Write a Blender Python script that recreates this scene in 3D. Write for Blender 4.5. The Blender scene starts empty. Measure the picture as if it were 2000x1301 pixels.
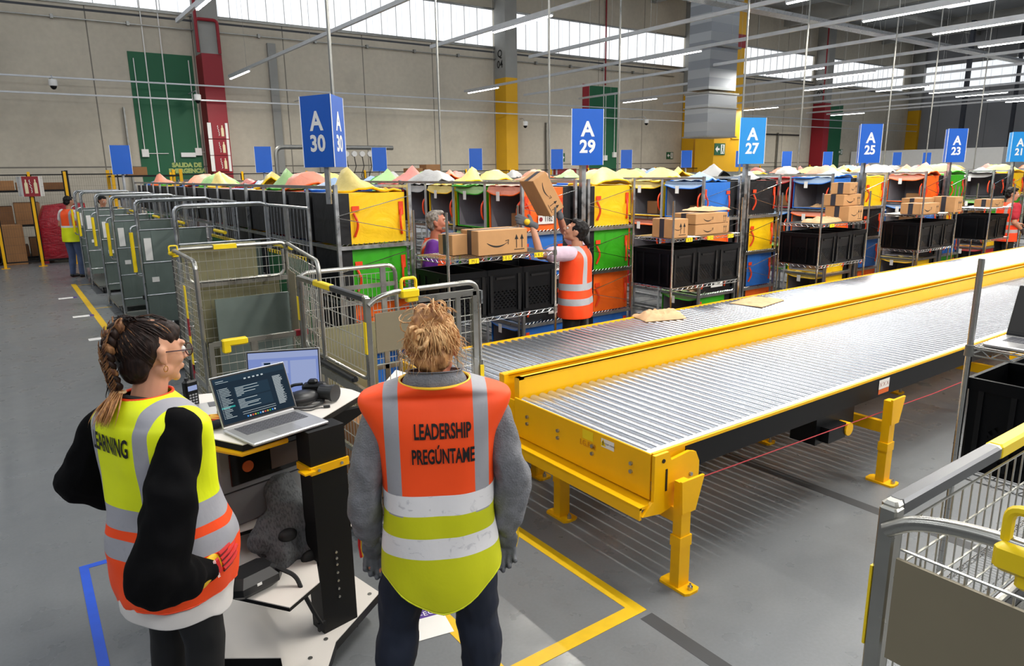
import bpy, bmesh, math, random
from math import sin, cos, pi, radians, sqrt, atan2
from mathutils import Vector, Matrix, Quaternion, noise
from mathutils.bvhtree import BVHTree

sc = bpy.context.scene
COL = sc.collection
random.seed(7)

# ------------------------------------------------------------------ camera
cam_d = bpy.data.cameras.new('camera')
cam = bpy.data.objects.new('camera', cam_d)
COL.objects.link(cam)
YAW, PITCH, ROLL = radians(35.6), radians(12.935), radians(-0.795)
CAM_H = 2.15
_f = Vector((sin(YAW)*cos(PITCH), cos(YAW)*cos(PITCH), -sin(PITCH)))
_r = Vector((cos(YAW), -sin(YAW), 0))
_u = _r.cross(_f)
_r2 = cos(ROLL)*_r + sin(ROLL)*_u
_u2 = -sin(ROLL)*_r + cos(ROLL)*_u
cam.matrix_world = Matrix(((_r2.x, _u2.x, -_f.x, 0), (_r2.y, _u2.y, -_f.y, 0), (_r2.z, _u2.z, -_f.z, CAM_H), (0, 0, 0, 1)))
cam_d.sensor_width = 36
cam_d.lens = 1370.77/2000*36
cam_d.clip_start = 0.05
cam_d.clip_end = 300
sc.camera = cam

# ------------------------------------------------------------------ world, exposure
sc.view_settings.view_transform = 'Standard'
sc.view_settings.look = 'None'
sc.view_settings.gamma = 1
sc.view_settings.use_curve_mapping = False
sc.view_settings.exposure = -0.28
world = bpy.data.worlds.new('sky')
sc.world = world
world.use_nodes = True
_bg = world.node_tree.nodes['Background']
_bg.inputs[0].default_value = (0.83, 0.90, 1.0, 1)
_bg.inputs[1].default_value = 5.0

def area_light(name, loc, sx, sy, power, color=(1, 1, 1), rot=(0, 0, 0)):
    d = bpy.data.lights.new(name, 'AREA')
    d.shape = 'RECTANGLE'
    d.size = sx; d.size_y = sy; d.energy = power; d.color = color
    o = bpy.data.objects.new(name, d)
    COL.objects.link(o)
    o.location = loc; o.rotation_euler = rot
    return o
# added overhead lamps above the frame, one under each invented roof light
ROOF_Z = 11.0
ADDED_SKYLIGHTS = [(x, y) for x in (-4, 5, 14, 23, 34, 45) for y in (2, 10, 18)]
for _x, _y in ADDED_SKYLIGHTS:
    area_light('daylight', (_x, _y, ROOF_Z-0.12), 1.6, 5.0, 160, (0.94, 0.97, 1.0))

# added fill lamps at invented window strips behind and left of the camera
area_light('daylight', (8, -6.75, 8.0), 30, 1.4, 950, (0.96, 0.98, 1.0), (radians(78), 0, 0))
area_light('daylight', (-8.75, 9, 8.0), 26, 1.4, 450, (0.96, 0.98, 1.0), (radians(78), 0, radians(-90)))

# ------------------------------------------------------------------ node expression helper
class E:
    def __init__(s, nt, v): s.nt = nt; s.v = v
    def _op(s, op, o=None, c=None):
        n = s.nt.nodes.new('ShaderNodeMath'); n.operation = op
        for i, a in enumerate((s, o, c)):
            if a is None: continue
            a = a.v if isinstance(a, E) else a
            if isinstance(a, (int, float)): n.inputs[i].default_value = a
            else: s.nt.links.new(a, n.inputs[i])
        return E(s.nt, n.outputs[0])
    def __add__(s, o): return s._op('ADD', o)
    def __sub__(s, o): return s._op('SUBTRACT', o)
    def __mul__(s, o): return s._op('MULTIPLY', o)
    def __truediv__(s, o): return s._op('DIVIDE', o)
    def __lt__(s, o): return s._op('LESS_THAN', o)
    def __gt__(s, o): return s._op('GREATER_THAN', o)
    def __and__(s, o): return s._op('MULTIPLY', o)
    def __or__(s, o): return s._op('MAXIMUM', o)
    def abs(s): return s._op('ABSOLUTE')
    def mod(s, o): return s._op('FLOORED_MODULO', o)
    def inv(s): return E(s.nt, 1.0)._op('SUBTRACT', s)
    def sin(s): return s._op('SINE')
    def between(s, a, b): return (s > a) & (s < b)

def lin(c):
    if isinstance(c, str):
        c = c.lstrip('#'); c = [int(c[i:i+2], 16)/255 for i in (0, 2, 4)]
        c = [x/12.92 if x <= .04045 else ((x+.055)/1.055)**2.4 for x in c]
    return (c[0], c[1], c[2], 1)

class Mat:
    """small procedural material builder"""
    def __init__(s, name, color='#808080', rough=.6, metal=0, coat=0, spec=.5):
        s.m = bpy.data.materials.new(name); s.m.use_nodes = True
        s.nt = s.m.node_tree; s.b = s.nt.nodes['Principled BSDF']
        s.b.inputs['Roughness'].default_value = rough
        s.b.inputs['Metallic'].default_value = metal
        s.b.inputs['Coat Weight'].default_value = coat
        s.b.inputs['Specular IOR Level'].default_value = spec
        n = s.nt.nodes.new('ShaderNodeRGB'); n.outputs[0].default_value = lin(color)
        s.c = n.outputs[0]
        s._co = None
    def finish(s):
        s.nt.links.new(s.c, s.b.inputs['Base Color']); return s.m
    def coord(s, kind='Object'):
        if s._co is None: s._co = s.nt.nodes.new('ShaderNodeTexCoord')
        return s._co.outputs[kind]
    def xyz(s, kind='Object'):
        n = s.nt.nodes.new('ShaderNodeSeparateXYZ'); s.nt.links.new(s.coord(kind), n.inputs[0])
        return [E(s.nt, n.outputs[i]) for i in range(3)]
    def world_xyz(s):
        g = s.nt.nodes.new('ShaderNodeNewGeometry')
        n = s.nt.nodes.new('ShaderNodeSeparateXYZ'); s.nt.links.new(g.outputs['Position'], n.inputs[0])
        return [E(s.nt, n.outputs[i]) for i in range(3)]
    def noise(s, scale=5, detail=4, stretch=(1, 1, 1), kind='Object', dist=0):
        mp = s.nt.nodes.new('ShaderNodeMapping'); mp.inputs['Scale'].default_value = stretch
        s.nt.links.new(s.coord(kind), mp.inputs[0])
        n = s.nt.nodes.new('ShaderNodeTexNoise'); n.inputs['Scale'].default_value = scale
        n.inputs['Detail'].default_value = detail; n.inputs['Distortion'].default_value = dist
        s.nt.links.new(mp.outputs[0], n.inputs['Vector'])
        return E(s.nt, n.outputs['Fac'])
    def ramp(s, e, a, b):
        n = s.nt.nodes.new('ShaderNodeMapRange'); n.inputs[1].default_value = a; n.inputs[2].default_value = b
        s.nt.links.new(e.v, n.inputs[0]); return E(s.nt, n.outputs[0])
    def mix(s, mask, color):
        n = s.nt.nodes.new('ShaderNodeMix'); n.data_type = 'RGBA'
        s.nt.links.new(mask.v, n.inputs[0]); s.nt.links.new(s.c, n.inputs[6])
        if isinstance(color, (str, tuple, list)): n.inputs[7].default_value = lin(color)
        else: s.nt.links.new(color, n.inputs[7])
        s.c = n.outputs[2]; return s
    def vary(s, amount=.15, scale=4, stretch=(1, 1, 1), kind='Object', detail=4):
        e = s.noise(scale, detail, stretch, kind)
        v = s.ramp(e, .3, .7)
        h = s.nt.nodes.new('ShaderNodeHueSaturation')
        s.nt.links.new((v*amount*2+(1-amount)).v, h.inputs['Value'])
        s.nt.links.new(s.c, h.inputs['Color']); s.c = h.outputs[0]; return s
    def rough_vary(s, lo, hi, scale=3, stretch=(1, 1, 1)):
        v = s.ramp(s.noise(scale, 4, stretch), .3, .7)
        s.nt.links.new((v*(hi-lo)+lo).v, s.b.inputs['Roughness']); return s
    def bump(s, e, strength=.3, dist=.01):
        n = s.nt.nodes.new('ShaderNodeBump'); n.inputs['Strength'].default_value = strength
        n.inputs['Distance'].default_value = dist
        s.nt.links.new(e.v, n.inputs['Height'])
        if s.b.inputs['Normal'].is_linked: s.nt.links.new(s.b.inputs['Normal'].links[0].from_socket, n.inputs['Normal'])
        s.nt.links.new(n.outputs[0], s.b.inputs['Normal']); return s
    def metal(s, mask, v=1.0):
        s.nt.links.new((mask*v).v, s.b.inputs['Metallic']); return s

def plain(name, color, rough=.6, metal=0, vary=.06, scale=6, bump=0, bscale=60, coat=0, spec=.5):
    m = Mat(name, color, rough, metal, coat, spec)
    if vary: m.vary(vary, scale)
    if bump: m.bump(m.noise(bscale, 3), bump, .004)
    return m.finish()

# ------------------------------------------------------------------ geometry helper
class MB:
    def __init__(s): s.v = []; s.f = []; s.mi = []; s.m = 0
    def add(s, vs, fs):
        o = len(s.v); s.v += [tuple(v) for v in vs]
        for f in fs: s.f.append(tuple(i+o for i in f)); s.mi.append(s.m)
        return s
    def box(s, c, d, rz=0, M=None, bev=0):
        x, y, z = d[0]/2, d[1]/2, d[2]/2
        if bev:
            b = min(bev, x*.99, y*.99, z*.99)
            vs = []; 
            ring = [(x-b, y), (x, y-b), (x, -y+b), (x-b, -y), (-x+b, -y), (-x, -y+b), (-x, y-b), (-x+b, y)]
            sx = (x-b)/x; sy = (y-b)/y
            for zz, k in ((-z, 0), (-z+b, 1), (z-b, 1), (z, 0)):
                for (a, bb) in ring: vs.append((a if k else a*sx, bb if k else bb*sy, zz))
            fs = [tuple(range(8)), tuple(range(31, 23, -1))]
            for r in range(3):
                for i in range(8): j = (i+1) % 8; fs.append((r*8+i, r*8+8+i, r*8+8+j, r*8+j))
        else:
            vs = [(-x, -y, -z), (x, -y, -z), (x, y, -z), (-x, y, -z), (-x, -y, z), (x, -y, z), (x, y, z), (-x, y, z)]
            fs = [(3, 2, 1, 0), (4, 5, 6, 7), (0, 1, 5, 4), (1, 2, 6, 5), (2, 3, 7, 6), (3, 0, 4, 7)]
        R = Matrix.Rotation(rz, 3, 'Z') if M is None else M
        C = Vector(c)
        return s.add([R @ Vector(v)+C for v in vs], fs)
    def b2(s, p, q, bev=0):
        """box from corner to corner"""
        return s.box([(a+b)/2 for a, b in zip(p, q)], [abs(a-b) for a, b in zip(p, q)], bev=bev)
    def cyl(s, p1, p2, r1, r2=None, n=10, cap=True):
        p1, p2 = Vector(p1), Vector(p2); r2 = r1 if r2 is None else r2
        d = p2-p1
        if d.length < 1e-6: return s
        q = d.to_track_quat('Z', 'Y'); vs = []
        for p, r in ((p1, r1), (p2, r2)):
            for i in range(n):
                a = 2*pi*i/n; vs.append(p+q @ Vector((r*cos(a), r*sin(a), 0)))
        fs = [(i, (i+1) % n, n+(i+1) % n, n+i) for i in range(n)]
        if cap: fs += [tuple(range(n-1, -1, -1)), tuple(range(n, 2*n))]
        return s.add(vs, fs)
    def tube(s, pts, r, n=8, closed=False, cap=True):
        P = [Vector(p) for p in pts]; m = len(P)
        rr = r if isinstance(r, (list, tuple)) else [r]*m
        vs = []; up = None
        for i, p in enumerate(P):
            a = P[(i-1) % m] if (closed or i > 0) else P[i]
            b = P[(i+1) % m] if (closed or i < m-1) else P[i]
            t = (b-a)
            if t.length < 1e-9: t = Vector((0, 0, 1))
            t.normalize()
            if up is None:
                up = t.orthogonal().normalized()
            up = (up-t*up.dot(t))
            up = up.normalized() if up.length > 1e-6 else t.orthogonal().normalized()
            w = t.cross(up)
            for k in range(n):
                an = 2*pi*k/n; vs.append(p+up*(rr[i]*cos(an))+w*(rr[i]*sin(an)))
        fs = []
        for i in range(m if closed else m-1):
            j = (i+1) % m
            for k in range(n): l = (k+1) % n; fs.append((i*n+k, i*n+l, j*n+l, j*n+k))
        if cap and not closed: fs += [tuple(range(n-1, -1, -1)), tuple(range((m-1)*n, m*n))]
        return s.add(vs, fs)
    def ell(s, c, r, nu=14, nv=9, R=None):
        vs = []; C = Vector(c); R = R or Matrix.Identity(3)
        if isinstance(r, (int, float)): r = (r, r, r)
        for j in range(1, nv):
            t = pi*j/nv
            for i in range(nu):
                a = 2*pi*i/nu; vs.append(C+R @ Vector((r[0]*sin(t)*cos(a), r[1]*sin(t)*sin(a), r[2]*cos(t))))
        k = len(vs); vs += [C+R @ Vector((0, 0, r[2])), C+R @ Vector((0, 0, -r[2]))]
        fs = [(j*nu+i, (j+1)*nu+i, (j+1)*nu+(i+1) % nu, j*nu+(i+1) % nu) for j in range(nv-2) for i in range(nu)]
        fs += [(k, i, (i+1) % nu) for i in range(nu)]
        fs += [(k+1, (nv-2)*nu+(i+1) % nu, (nv-2)*nu+i) for i in range(nu)]
        return s.add(vs, fs)
    def cap(s, p1, r1, p2, r2, n=12):
        """tapered capsule"""
        p1, p2 = Vector(p1), Vector(p2)
        s.cyl(p1, p2, r1, r2, n); s.ell(p1, r1, n, 8); s.ell(p2, r2, n, 8); return s
    def prism(s, poly, z0, z1, M=None):
        """extrude a polygon in xy from z0 to z1"""
        n = len(poly); vs = [(x, y, z0) for x, y in poly]+[(x, y, z1) for x, y in poly]
        if M is not None: vs = [M @ Vector(v) for v in vs]
        fs = [tuple(range(n-1, -1, -1)), tuple(range(n, 2*n))]+[(i, (i+1) % n, n+(i+1) % n, n+i) for i in range(n)]
        return s.add(vs, fs)
    def lathe(s, prof, c=(0, 0, 0), n=20, M=None):
        vs = []; C = Vector(c); M = M or Matrix.Identity(3)
        for r, z in prof:
            for i in range(n): a = 2*pi*i/n; vs.append(C+M @ Vector((r*cos(a), r*sin(a), z)))
        fs = [(j*n+i, j*n+(i+1) % n, (j+1)*n+(i+1) % n, (j+1)*n+i) for j in range(len(prof)-1) for i in range(n)]
        fs += [tuple(range(n-1, -1, -1)), tuple(range((len(prof)-1)*n, len(prof)*n))]
        return s.add(vs, fs)
    def grid(s, fn, nu, nv, closed_u=False):
        vs = [fn(i/nu, j/nv) for j in range(nv+1) for i in range(nu+(0 if closed_u else 1))]
        w = nu if closed_u else nu+1
        fs = []
        for j in range(nv):
            for i in range(nu):
                k = (i+1) % w if closed_u else i+1
                fs.append((j*w+i, j*w+k, (j+1)*w+k, (j+1)*w+i))
        return s.add(vs, fs)
    def quad(s, a, b, c, d): return s.add([a, b, c, d], [(0, 1, 2, 3)])
    def mesh(s, name, mats, smooth=False):
        me = bpy.data.meshes.new(name); me.from_pydata(s.v, [], s.f)
        for m in (mats if isinstance(mats, (list, tuple)) else [mats]): me.materials.append(m)
        me.polygons.foreach_set('material_index', s.mi)
        if smooth: me.polygons.foreach_set('use_smooth', [True]*len(s.f))
        me.update(); return me
    def build(s, name, mats, parent=None, smooth=False, sharp=None):
        me = s.mesh(name, mats, smooth)
        if smooth and sharp is None: sharp = 40
        if sharp:
            try: me.set_sharp_from_angle(angle=radians(sharp))
            except Exception: pass
        return link(name, me, parent)

def link(name, me, parent=None, loc=None, rz=None):
    o = bpy.data.objects.new(name, me); COL.objects.link(o)
    if parent is not None: o.parent = parent
    if loc is not None: o.location = loc
    if rz is not None: o.rotation_euler = (0, 0, rz)
    return o
def thing(name, label, cat, loc=(0, 0, 0), rz=0, group=None):
    o = bpy.data.objects.new(name, None); COL.objects.link(o)
    o.empty_display_size = .1
    o.location = loc; o.rotation_euler = (0, 0, rz)
    o['label'] = label; o['category'] = cat
    if group: o['group'] = group
    return o
def tag(o, label, cat, group=None, kind=None):
    o['label'] = label; o['category'] = cat
    if group: o['group'] = group
    if kind: o['kind'] = kind
    return o
def struct(name, mb, m, **k):
    o = mb.build(name, m, **k); o['kind'] = 'structure'; return o
KIDS = {}
def kids(o): return [c for c in o.children]
def dup(root, loc=None, rz=None, label=None, group=None, parent=None, rot=None):
    c = root.copy(); COL.objects.link(c)
    if parent is not None: c.parent = parent
    if loc is not None: c.location = loc
    if rz is not None: c.rotation_euler = (0, 0, rz)
    if rot is not None: c.rotation_euler = rot
    if label: c['label'] = label
    if group: c['group'] = group
    for ch in list(root.children): dup(ch, parent=c)
    return c

_font = {}
def text_mesh(txt, size, bold=0.0, align='CENTER', sx=1.0, ext=0.0):
    cu = bpy.data.curves.new('lettering', 'FONT'); cu.body = txt; cu.size = size
    cu.align_x = align; cu.align_y = 'CENTER'; cu.offset = bold; cu.extrude = ext; cu.resolution_u = 3
    o = bpy.data.objects.new('lettering', cu); COL.objects.link(o)
    dg = bpy.context.evaluated_depsgraph_get(); dg.update()
    me = bpy.data.meshes.new_from_object(o.evaluated_get(dg))
    bpy.data.objects.remove(o); bpy.data.curves.remove(cu)
    if sx != 1.0:
        for v in me.vertices: v.co.x *= sx
    return me
def lettering(name, txt, size, M, mat, parent=None, bold=0.0, sx=1.0, align='CENTER'):
    """flat letters; M maps text plane (x right, y up, z out) to parent space"""
    me = text_mesh(txt, size, bold, align, sx)
    me.transform(M); me.materials.clear(); me.materials.append(mat)
    return link(name, me, parent)
def plane_M(origin, xdir, ydir):
    x = Vector(xdir).normalized(); y = Vector(ydir).normalized(); z = x.cross(y); o = Vector(origin)
    return Matrix(((x.x, y.x, z.x, o.x), (x.y, y.y, z.y, o.y), (x.z, y.z, z.z, o.z), (0, 0, 0, 1)))

def arc(c, r, a0, a1, n, ax, ay):
    """points of an arc round c in the plane of vectors ax, ay"""
    c = Vector(c); ax = Vector(ax); ay = Vector(ay)
    return [c+ax*(r*cos(a0+(a1-a0)*i/n))+ay*(r*sin(a0+(a1-a0)*i/n)) for i in range(n+1)]
def rounded(pts, r, n=5, closed=False):
    """round the corners of a polyline"""
    P = [Vector(p) for p in pts]; out = []; m = len(P)
    for i, p in enumerate(P):
        if not closed and i in (0, m-1): out.append(p); continue
        a, b = P[(i-1) % m], P[(i+1) % m]
        da, db = (a-p), (b-p); ra = min(r, da.length*.49); rb = min(r, db.length*.49)
        s, e = p+da.normalized()*ra, p+db.normalized()*rb
        for k in range(n+1):
            t = k/n; out.append(s*(1-t)**2+p*2*t*(1-t)+e*t*t)
    return out
ORD = ['first', 'second', 'third', 'fourth', 'fifth', 'sixth', 'seventh', 'eighth', 'ninth', 'tenth', 'eleventh', 'twelfth',
       'thirteenth', 'fourteenth', 'fifteenth', 'sixteenth', 'seventeenth', 'eighteenth']
# ------------------------------------------------------------------ materials
mat = {}
def _mk():
    m = Mat('polished_concrete', '#707376', .34)
    e = m.noise(.35, 6, kind='Object'); m.mix(m.ramp(e, .25, .8)*.7, '#64676a')
    e = m.noise(1.6, 8); m.mix(m.ramp(e, .3, .85)*.4, '#7b7d7e')
    x, y, z = m.xyz()
    j = ((y-2.05+x*.0).abs() < .0) 
    m.vary(.05, 60); m.rough_vary(.24, .42, 5)
    m.bump(m.noise(40, 4), .04, .002)
    mat['floor'] = m.finish()
    m = Mat('wall_concrete', '#bdb5a5', .85)
    x, y, z = m.xyz()
    m.vary(.07, .6, (1, 1, .5)); m.vary(.05, 6); e = m.noise(.9, 6); m.mix(m.ramp(e, .55, .8)*.25, '#6f6c66')
    jv = ((x-2.9).mod(2.99) < .035) | ((z-2.47).abs() < .022)
    m.mix(jv*.75, '#4c4a47')
    m.mix((z > 7.05) & (z < 7.12), '#4a4c50')
    m.bump(m.noise(30, 4), .15, .004)
    mat['wall'] = m.finish()
    m = Mat('side_wall_concrete', '#8b8c90', .85)
    x, y, z = m.xyz(); m.vary(.08, .5)
    m.mix(((y.mod(3.0)) < .04)*.6, '#55565a')
    mat['wall_side'] = m.finish()
    mat['col'] = plain('column_concrete', '#93938f', .85, vary=.08, scale=1.5)
    mat['green_paint'] = plain('green_wall_paint', '#0c5a38', .6, vary=.06, scale=1)
    mat['red_paint'] = plain('red_wall_paint', '#8c1020', .55, vary=.06, scale=1)
    mat['yellow_wall'] = plain('yellow_wall_paint', '#d9a308', .6, vary=.05, scale=1)
    m = Mat('galvanised_steel', '#b4b7ba', .34, 1.0); m.vary(.12, 14); m.rough_vary(.25, .5, 20); mat['galv'] = m.finish()
    m = Mat('dull_steel', '#8f8f8b', .38, .9); m.vary(.1, 8); mat['steel'] = m.finish()
    m = Mat('chrome_wire', '#c9c9c6', .22, 1.0); mat['chrome'] = m.finish()
    m = Mat('zinc_roller', '#c4c8cf', .25, .85); m.vary(.06, 3, (1, .3, 1)); mat['roller'] = m.finish()
    m = Mat('duct_metal', '#a9adb2', .35, .85)
    x, y, z = m.xyz(); m.mix((z.mod(.5) < .25)*.55, '#777c84'); m.bump(((z.mod(.5)-.25).abs()), .5, .05); mat['duct'] = m.finish()
    mat['yel'] = plain('yellow_powder_coat', '#f0b400', .42, vary=.03, spec=.35)
    mat['yel2'] = plain('yellow_plastic', '#f0cf10', .4, vary=.02)
    mat['tape_y'] = plain('yellow_floor_tape', '#dcb20a', .5, vary=.08, scale=12)
    mat['tape_b'] = plain('blue_floor_tape', '#1650c8', .45, vary=.06, scale=12)
    mat['blue_sign'] = plain('blue_sign', '#0a58bd', .4, vary=.02)
    mat['blue_sign2'] = plain('light_blue_sign', '#1b8ad6', .4, vary=.02)
    mat['white'] = plain('white_paint', '#e8e8e6', .5, vary=.02)
    mat['paper'] = plain('white_paper', '#e6e4e0', .7, vary=.03)
    mat['black'] = plain('black_powder_coat', '#0a0a0b', .5, vary=.1, spec=.3)
    mat['blackp'] = plain('black_plastic', '#07080b', .4, vary=.1, spec=.3)
    mat['darkgrey'] = plain('dark_grey_plastic', '#2b2d30', .5)
    mat['lamp_body'] = plain('lamp_housing', '#b9bcc0', .4, .3)
    mat['ink'] = plain('black_ink', '#0c0c0e', .6, vary=0)
    mat['ceiling'] = plain('ceiling_sheet', '#9a9da0', .8)
    mat['green_sign'] = plain('green_sign', '#1b5a3c', .5)
    mat['purple'] = plain('purple_print', '#4b2a86', .5)
    m = bpy.data.materials.new('lit_tube'); m.use_nodes = True
    b = m.node_tree.nodes['Principled BSDF']; b.inputs['Emission Color'].default_value = (1, .98, .92, 1); b.inputs['Emission Strength'].default_value = 32
    mat['lit'] = m
    def glow(name, strength, joint):
        m = bpy.data.materials.new(name); m.use_nodes = True; nt = m.node_tree
        b = nt.nodes['Principled BSDF']
        tc = nt.nodes.new('ShaderNodeTexCoord'); sp = nt.nodes.new('ShaderNodeSeparateXYZ'); nt.links.new(tc.outputs['Object'], sp.inputs[0])
        a = E(nt, sp.outputs[0]) if joint == 'x' else E(nt, sp.outputs[1])
        k = ((a.mod(.62) < .03)*.45)
        s = (E(nt, 1.0)-k)*strength
        b.inputs['Base Color'].default_value = (.7, .75, .8, 1)
        b.inputs['Emission Color'].default_value = (.93, .965, 1, 1)
        nt.links.new(s.v, b.inputs['Emission Strength'])
        return m
    mat['daylight'] = glow('daylit_polycarbonate', 1.35, 'x'); mat['daylight_s'] = glow('daylit_polycarbonate_side', 1.1, 'y')
    mat['added_skylight'] = glow('added_roof_light_sheet', 1.6, 'x')
_mk()

# ------------------------------------------------------------------ the hall
XW0, XW1, YW0, YW1, ZC = -9.0, 54.0, -7.0, 26.0, ROOF_Z
struct('floor', MB().b2((XW0, YW0, -.2), (XW1, YW1, 0)), mat['floor'])
WB, WT = 7.3, 8.75
cx = [5.95+11.95*i for i in range(5)]
bays = [(-5.5, cx[0]), (cx[0]+.0, cx[1]), (cx[1]+1.1, cx[2]), (cx[2]+.6, cx[3]-.25), (cx[3]+1.3, cx[4]-1.0)]
mb = MB(); mb.b2((XW0, YW1, 0), (XW1, YW1+.3, WB)); mb.b2((XW0, YW1, WT), (XW1, YW1+.3, ZC))
ed = [XW0]
for a, b in bays: ed += [a, b]
ed.append(XW1)
for i in range(0, len(ed), 2):
    if ed[i+1]-ed[i] > .02: mb.b2((ed[i], YW1, WB), (ed[i+1], YW1+.3, WT))
struct('wall_back', mb, mat['wall'])
for i, (a, b) in enumerate(bays):
    w = struct('window_%d' % (i+1), MB().b2((a, YW1+.1, WB), (b, YW1+.18, WT)), mat['daylight'])
    fr = MB(); fr.b2((a, YW1-.06, WB-.09), (b, YW1+.1, WB)); fr.b2((a, YW1-.03, WT), (b, YW1+.1, WT+.05)); fr.build('window_frame', mat['steel'], w)
    n = int((b-a)/.62); mu = MB()
    for k in range(1, n): mu.b2((a+k*.62-.012, YW1+.06, WB), (a+k*.62+.012, YW1+.1, WT))
    mu.build('mullion_strips', mat['white'], w)
# side wall with its own strip of windows
mb = MB(); mb.b2((XW1, YW0, 0), (XW1+.3, YW1, WB)); mb.b2((XW1, YW0, WT+.1), (XW1+.3, YW1, ZC)); mb.b2((XW1, 25.4, WB), (XW1+.3, YW1, WT+.1)); mb.b2((XW1, YW0, WB), (XW1+.3, 3, WT+.1))
struct('wall_right', mb, mat['wall_side'])
w = struct('window_6', MB().b2((XW1+.1, 3, WB), (XW1+.18, 25.4, WT+.1)), mat['daylight_s'])
fr = MB(); fr.b2((XW1-.05, 3, WB-.08), (XW1+.1, 25.4, WB)); fr.b2((XW1-.05, 3, WT+.1), (XW1+.1, 25.4, WT+.17)); fr.build('window_frame', mat['steel'], w)
struct('wall_left', MB().b2((XW0-.3, YW0, 0), (XW0, YW1, ZC)), mat['wall_side'])
struct('wall_front', MB().b2((XW0, YW0-.3, 0), (XW1, YW0, ZC)), mat['wall_side'])
struct('window_7', MB().b2((-7, YW0, 7.3), (23, YW0+.05, 8.75)), mat['daylight'])  # unseen glowing strip, added to brighten surfaces turned towards the camera
struct('window_8', MB().b2((XW0, -4, 7.3), (XW0+.05, 22, 8.75)), mat['daylight_s'])  # unseen glowing strip on the left, added for fill light
mb = MB()
for _i, (_x, _y) in enumerate(ADDED_SKYLIGHTS): struct('window_%d' % (_i+9), MB().b2((_x-.8, _y-2.5, ZC-.06), (_x+.8, _y+2.5, ZC-.001)), mat['added_skylight'])  # unseen glowing roof sheets, added to go with the overhead lamps
mb.b2((XW0, YW0, ZC), (XW1, YW1, ZC+.15))
struct('ceiling', mb, mat['ceiling'])
mb = MB()
for x in (-4, 5, 14, 23, 34, 45): mb.b2((x+4.2, YW0, ZC-.9), (x+4.5, YW1, ZC))
for y in (-3, 6, 14, 22): mb.b2((XW0, y, ZC-.5), (XW1, y+.2, ZC-.2))
struct('trim_1', mb, mat['col'])
mb = MB(); mb.b2((46.5, 17.0, 0), (53.9, 17.2, 3.15)); mb.b2((46.5, 17.2, 0), (46.7, 25.9, 3.15))
o = struct('trim_2', mb, mat['white'])
# painted fire-exit fields on the wall
for i, (a, b, z0, z1) in enumerate(((3.93, 5.83, 0, 6.0), (23.3, 25.1, 0, 6.05), (43.2, 45.2, 0, 6.05))):
    struct('trim_%d' % (i+3), MB().b2((a, YW1-.02, z0), (b, YW1, z1)), mat['green_paint'])
struct('trim_6', MB().b2((22.85, YW1-.03, 0), (23.25, YW1, 6.1)), mat['red_paint'])

# columns
PT = {0: 'red_paint', 1: 'yellow_wall', 2: 'yellow_wall', 3: 'red_paint', 4: 'yellow_wall'}
NM = {0: 'red', 1: 'yellow', 2: 'yellow', 3: 'red', 4: 'yellow'}
WH = ['left of the tall blue sign marked A 30', 'right of the middle of the back wall', 'half hidden behind the metal duct', 'behind the sign marked A 25', 'in the far corner']
for i, x in enumerate(cx):
    wdt = .62 if i != 1 else .6
    c = thing('wall_column', 'grey concrete wall column with %s painted lower part, %s' % (NM[i], WH[i]), 'column', (x, 25.2, 0))
    MB().b2((0, 0, 6.0), (wdt, .8, ZC-.02)).build('column_shaft', mat['col'], c)
    MB().b2((0, 0, 0), (wdt, .8, 6.0)).build('painted_base', mat[PT[i]], c)
    if i in (1, 3):
        t = ('Q\n04' if i == 1 else 'Q\n02')
        lettering('column_number', t, .42, plane_M((-.005, .4, 6.75), (0, -1, 0), (0, 0, 1)), mat['ink'], c, .008)
    if i == 1: MB().b2((.6, .79, 0), (1.12, .8, 6.0)).build('painted_strip', mat['yellow_wall'], c)
# free-standing yellow column by the duct
c = thing('wall_column', 'wide yellow column with a red band near its top, right behind the metal duct', 'column', (28.8, 23, 0))
MB().b2((1.3, 0, 3.6), (1.95, 1.2, ZC-.02)).build('column_shaft', mat['yellow_wall'], c)
MB().b2((0, .05, 0), (2.5, 1.2, 3.8)).build('column_plinth', mat['yellow_wall'], c)
MB().b2((1.28, -.02, 7.9), (1.97, 1.22, 8.5)).build('red_band', mat['red_paint'], c)
# metal ventilation duct
c = thing('ventilation_duct', 'silver ribbed ventilation duct hanging down in front of the yellow column', 'duct', (17.15, 14, 0))
MB().b2((.03, .03, 4.42), (1.27, .82, ZC-.55)).build('upper_duct', mat['duct'], c)
MB().b2((0, 0, 3.1), (1.32, .86, 4.3)).build('outlet_box', mat['duct'], c)
mb = MB()
for z in (4.3, 5.6, 6.9): mb.b2((-.03, -.04, z), (1.35, .89, z+.05))
mb.b2((-.03, -.04, 3.07), (1.35, .9, 3.11)); mb.b2((-.03, -.04, 3.9), (1.35, .9, 3.93)); mb.build('flange', mat['steel'], c)
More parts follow.
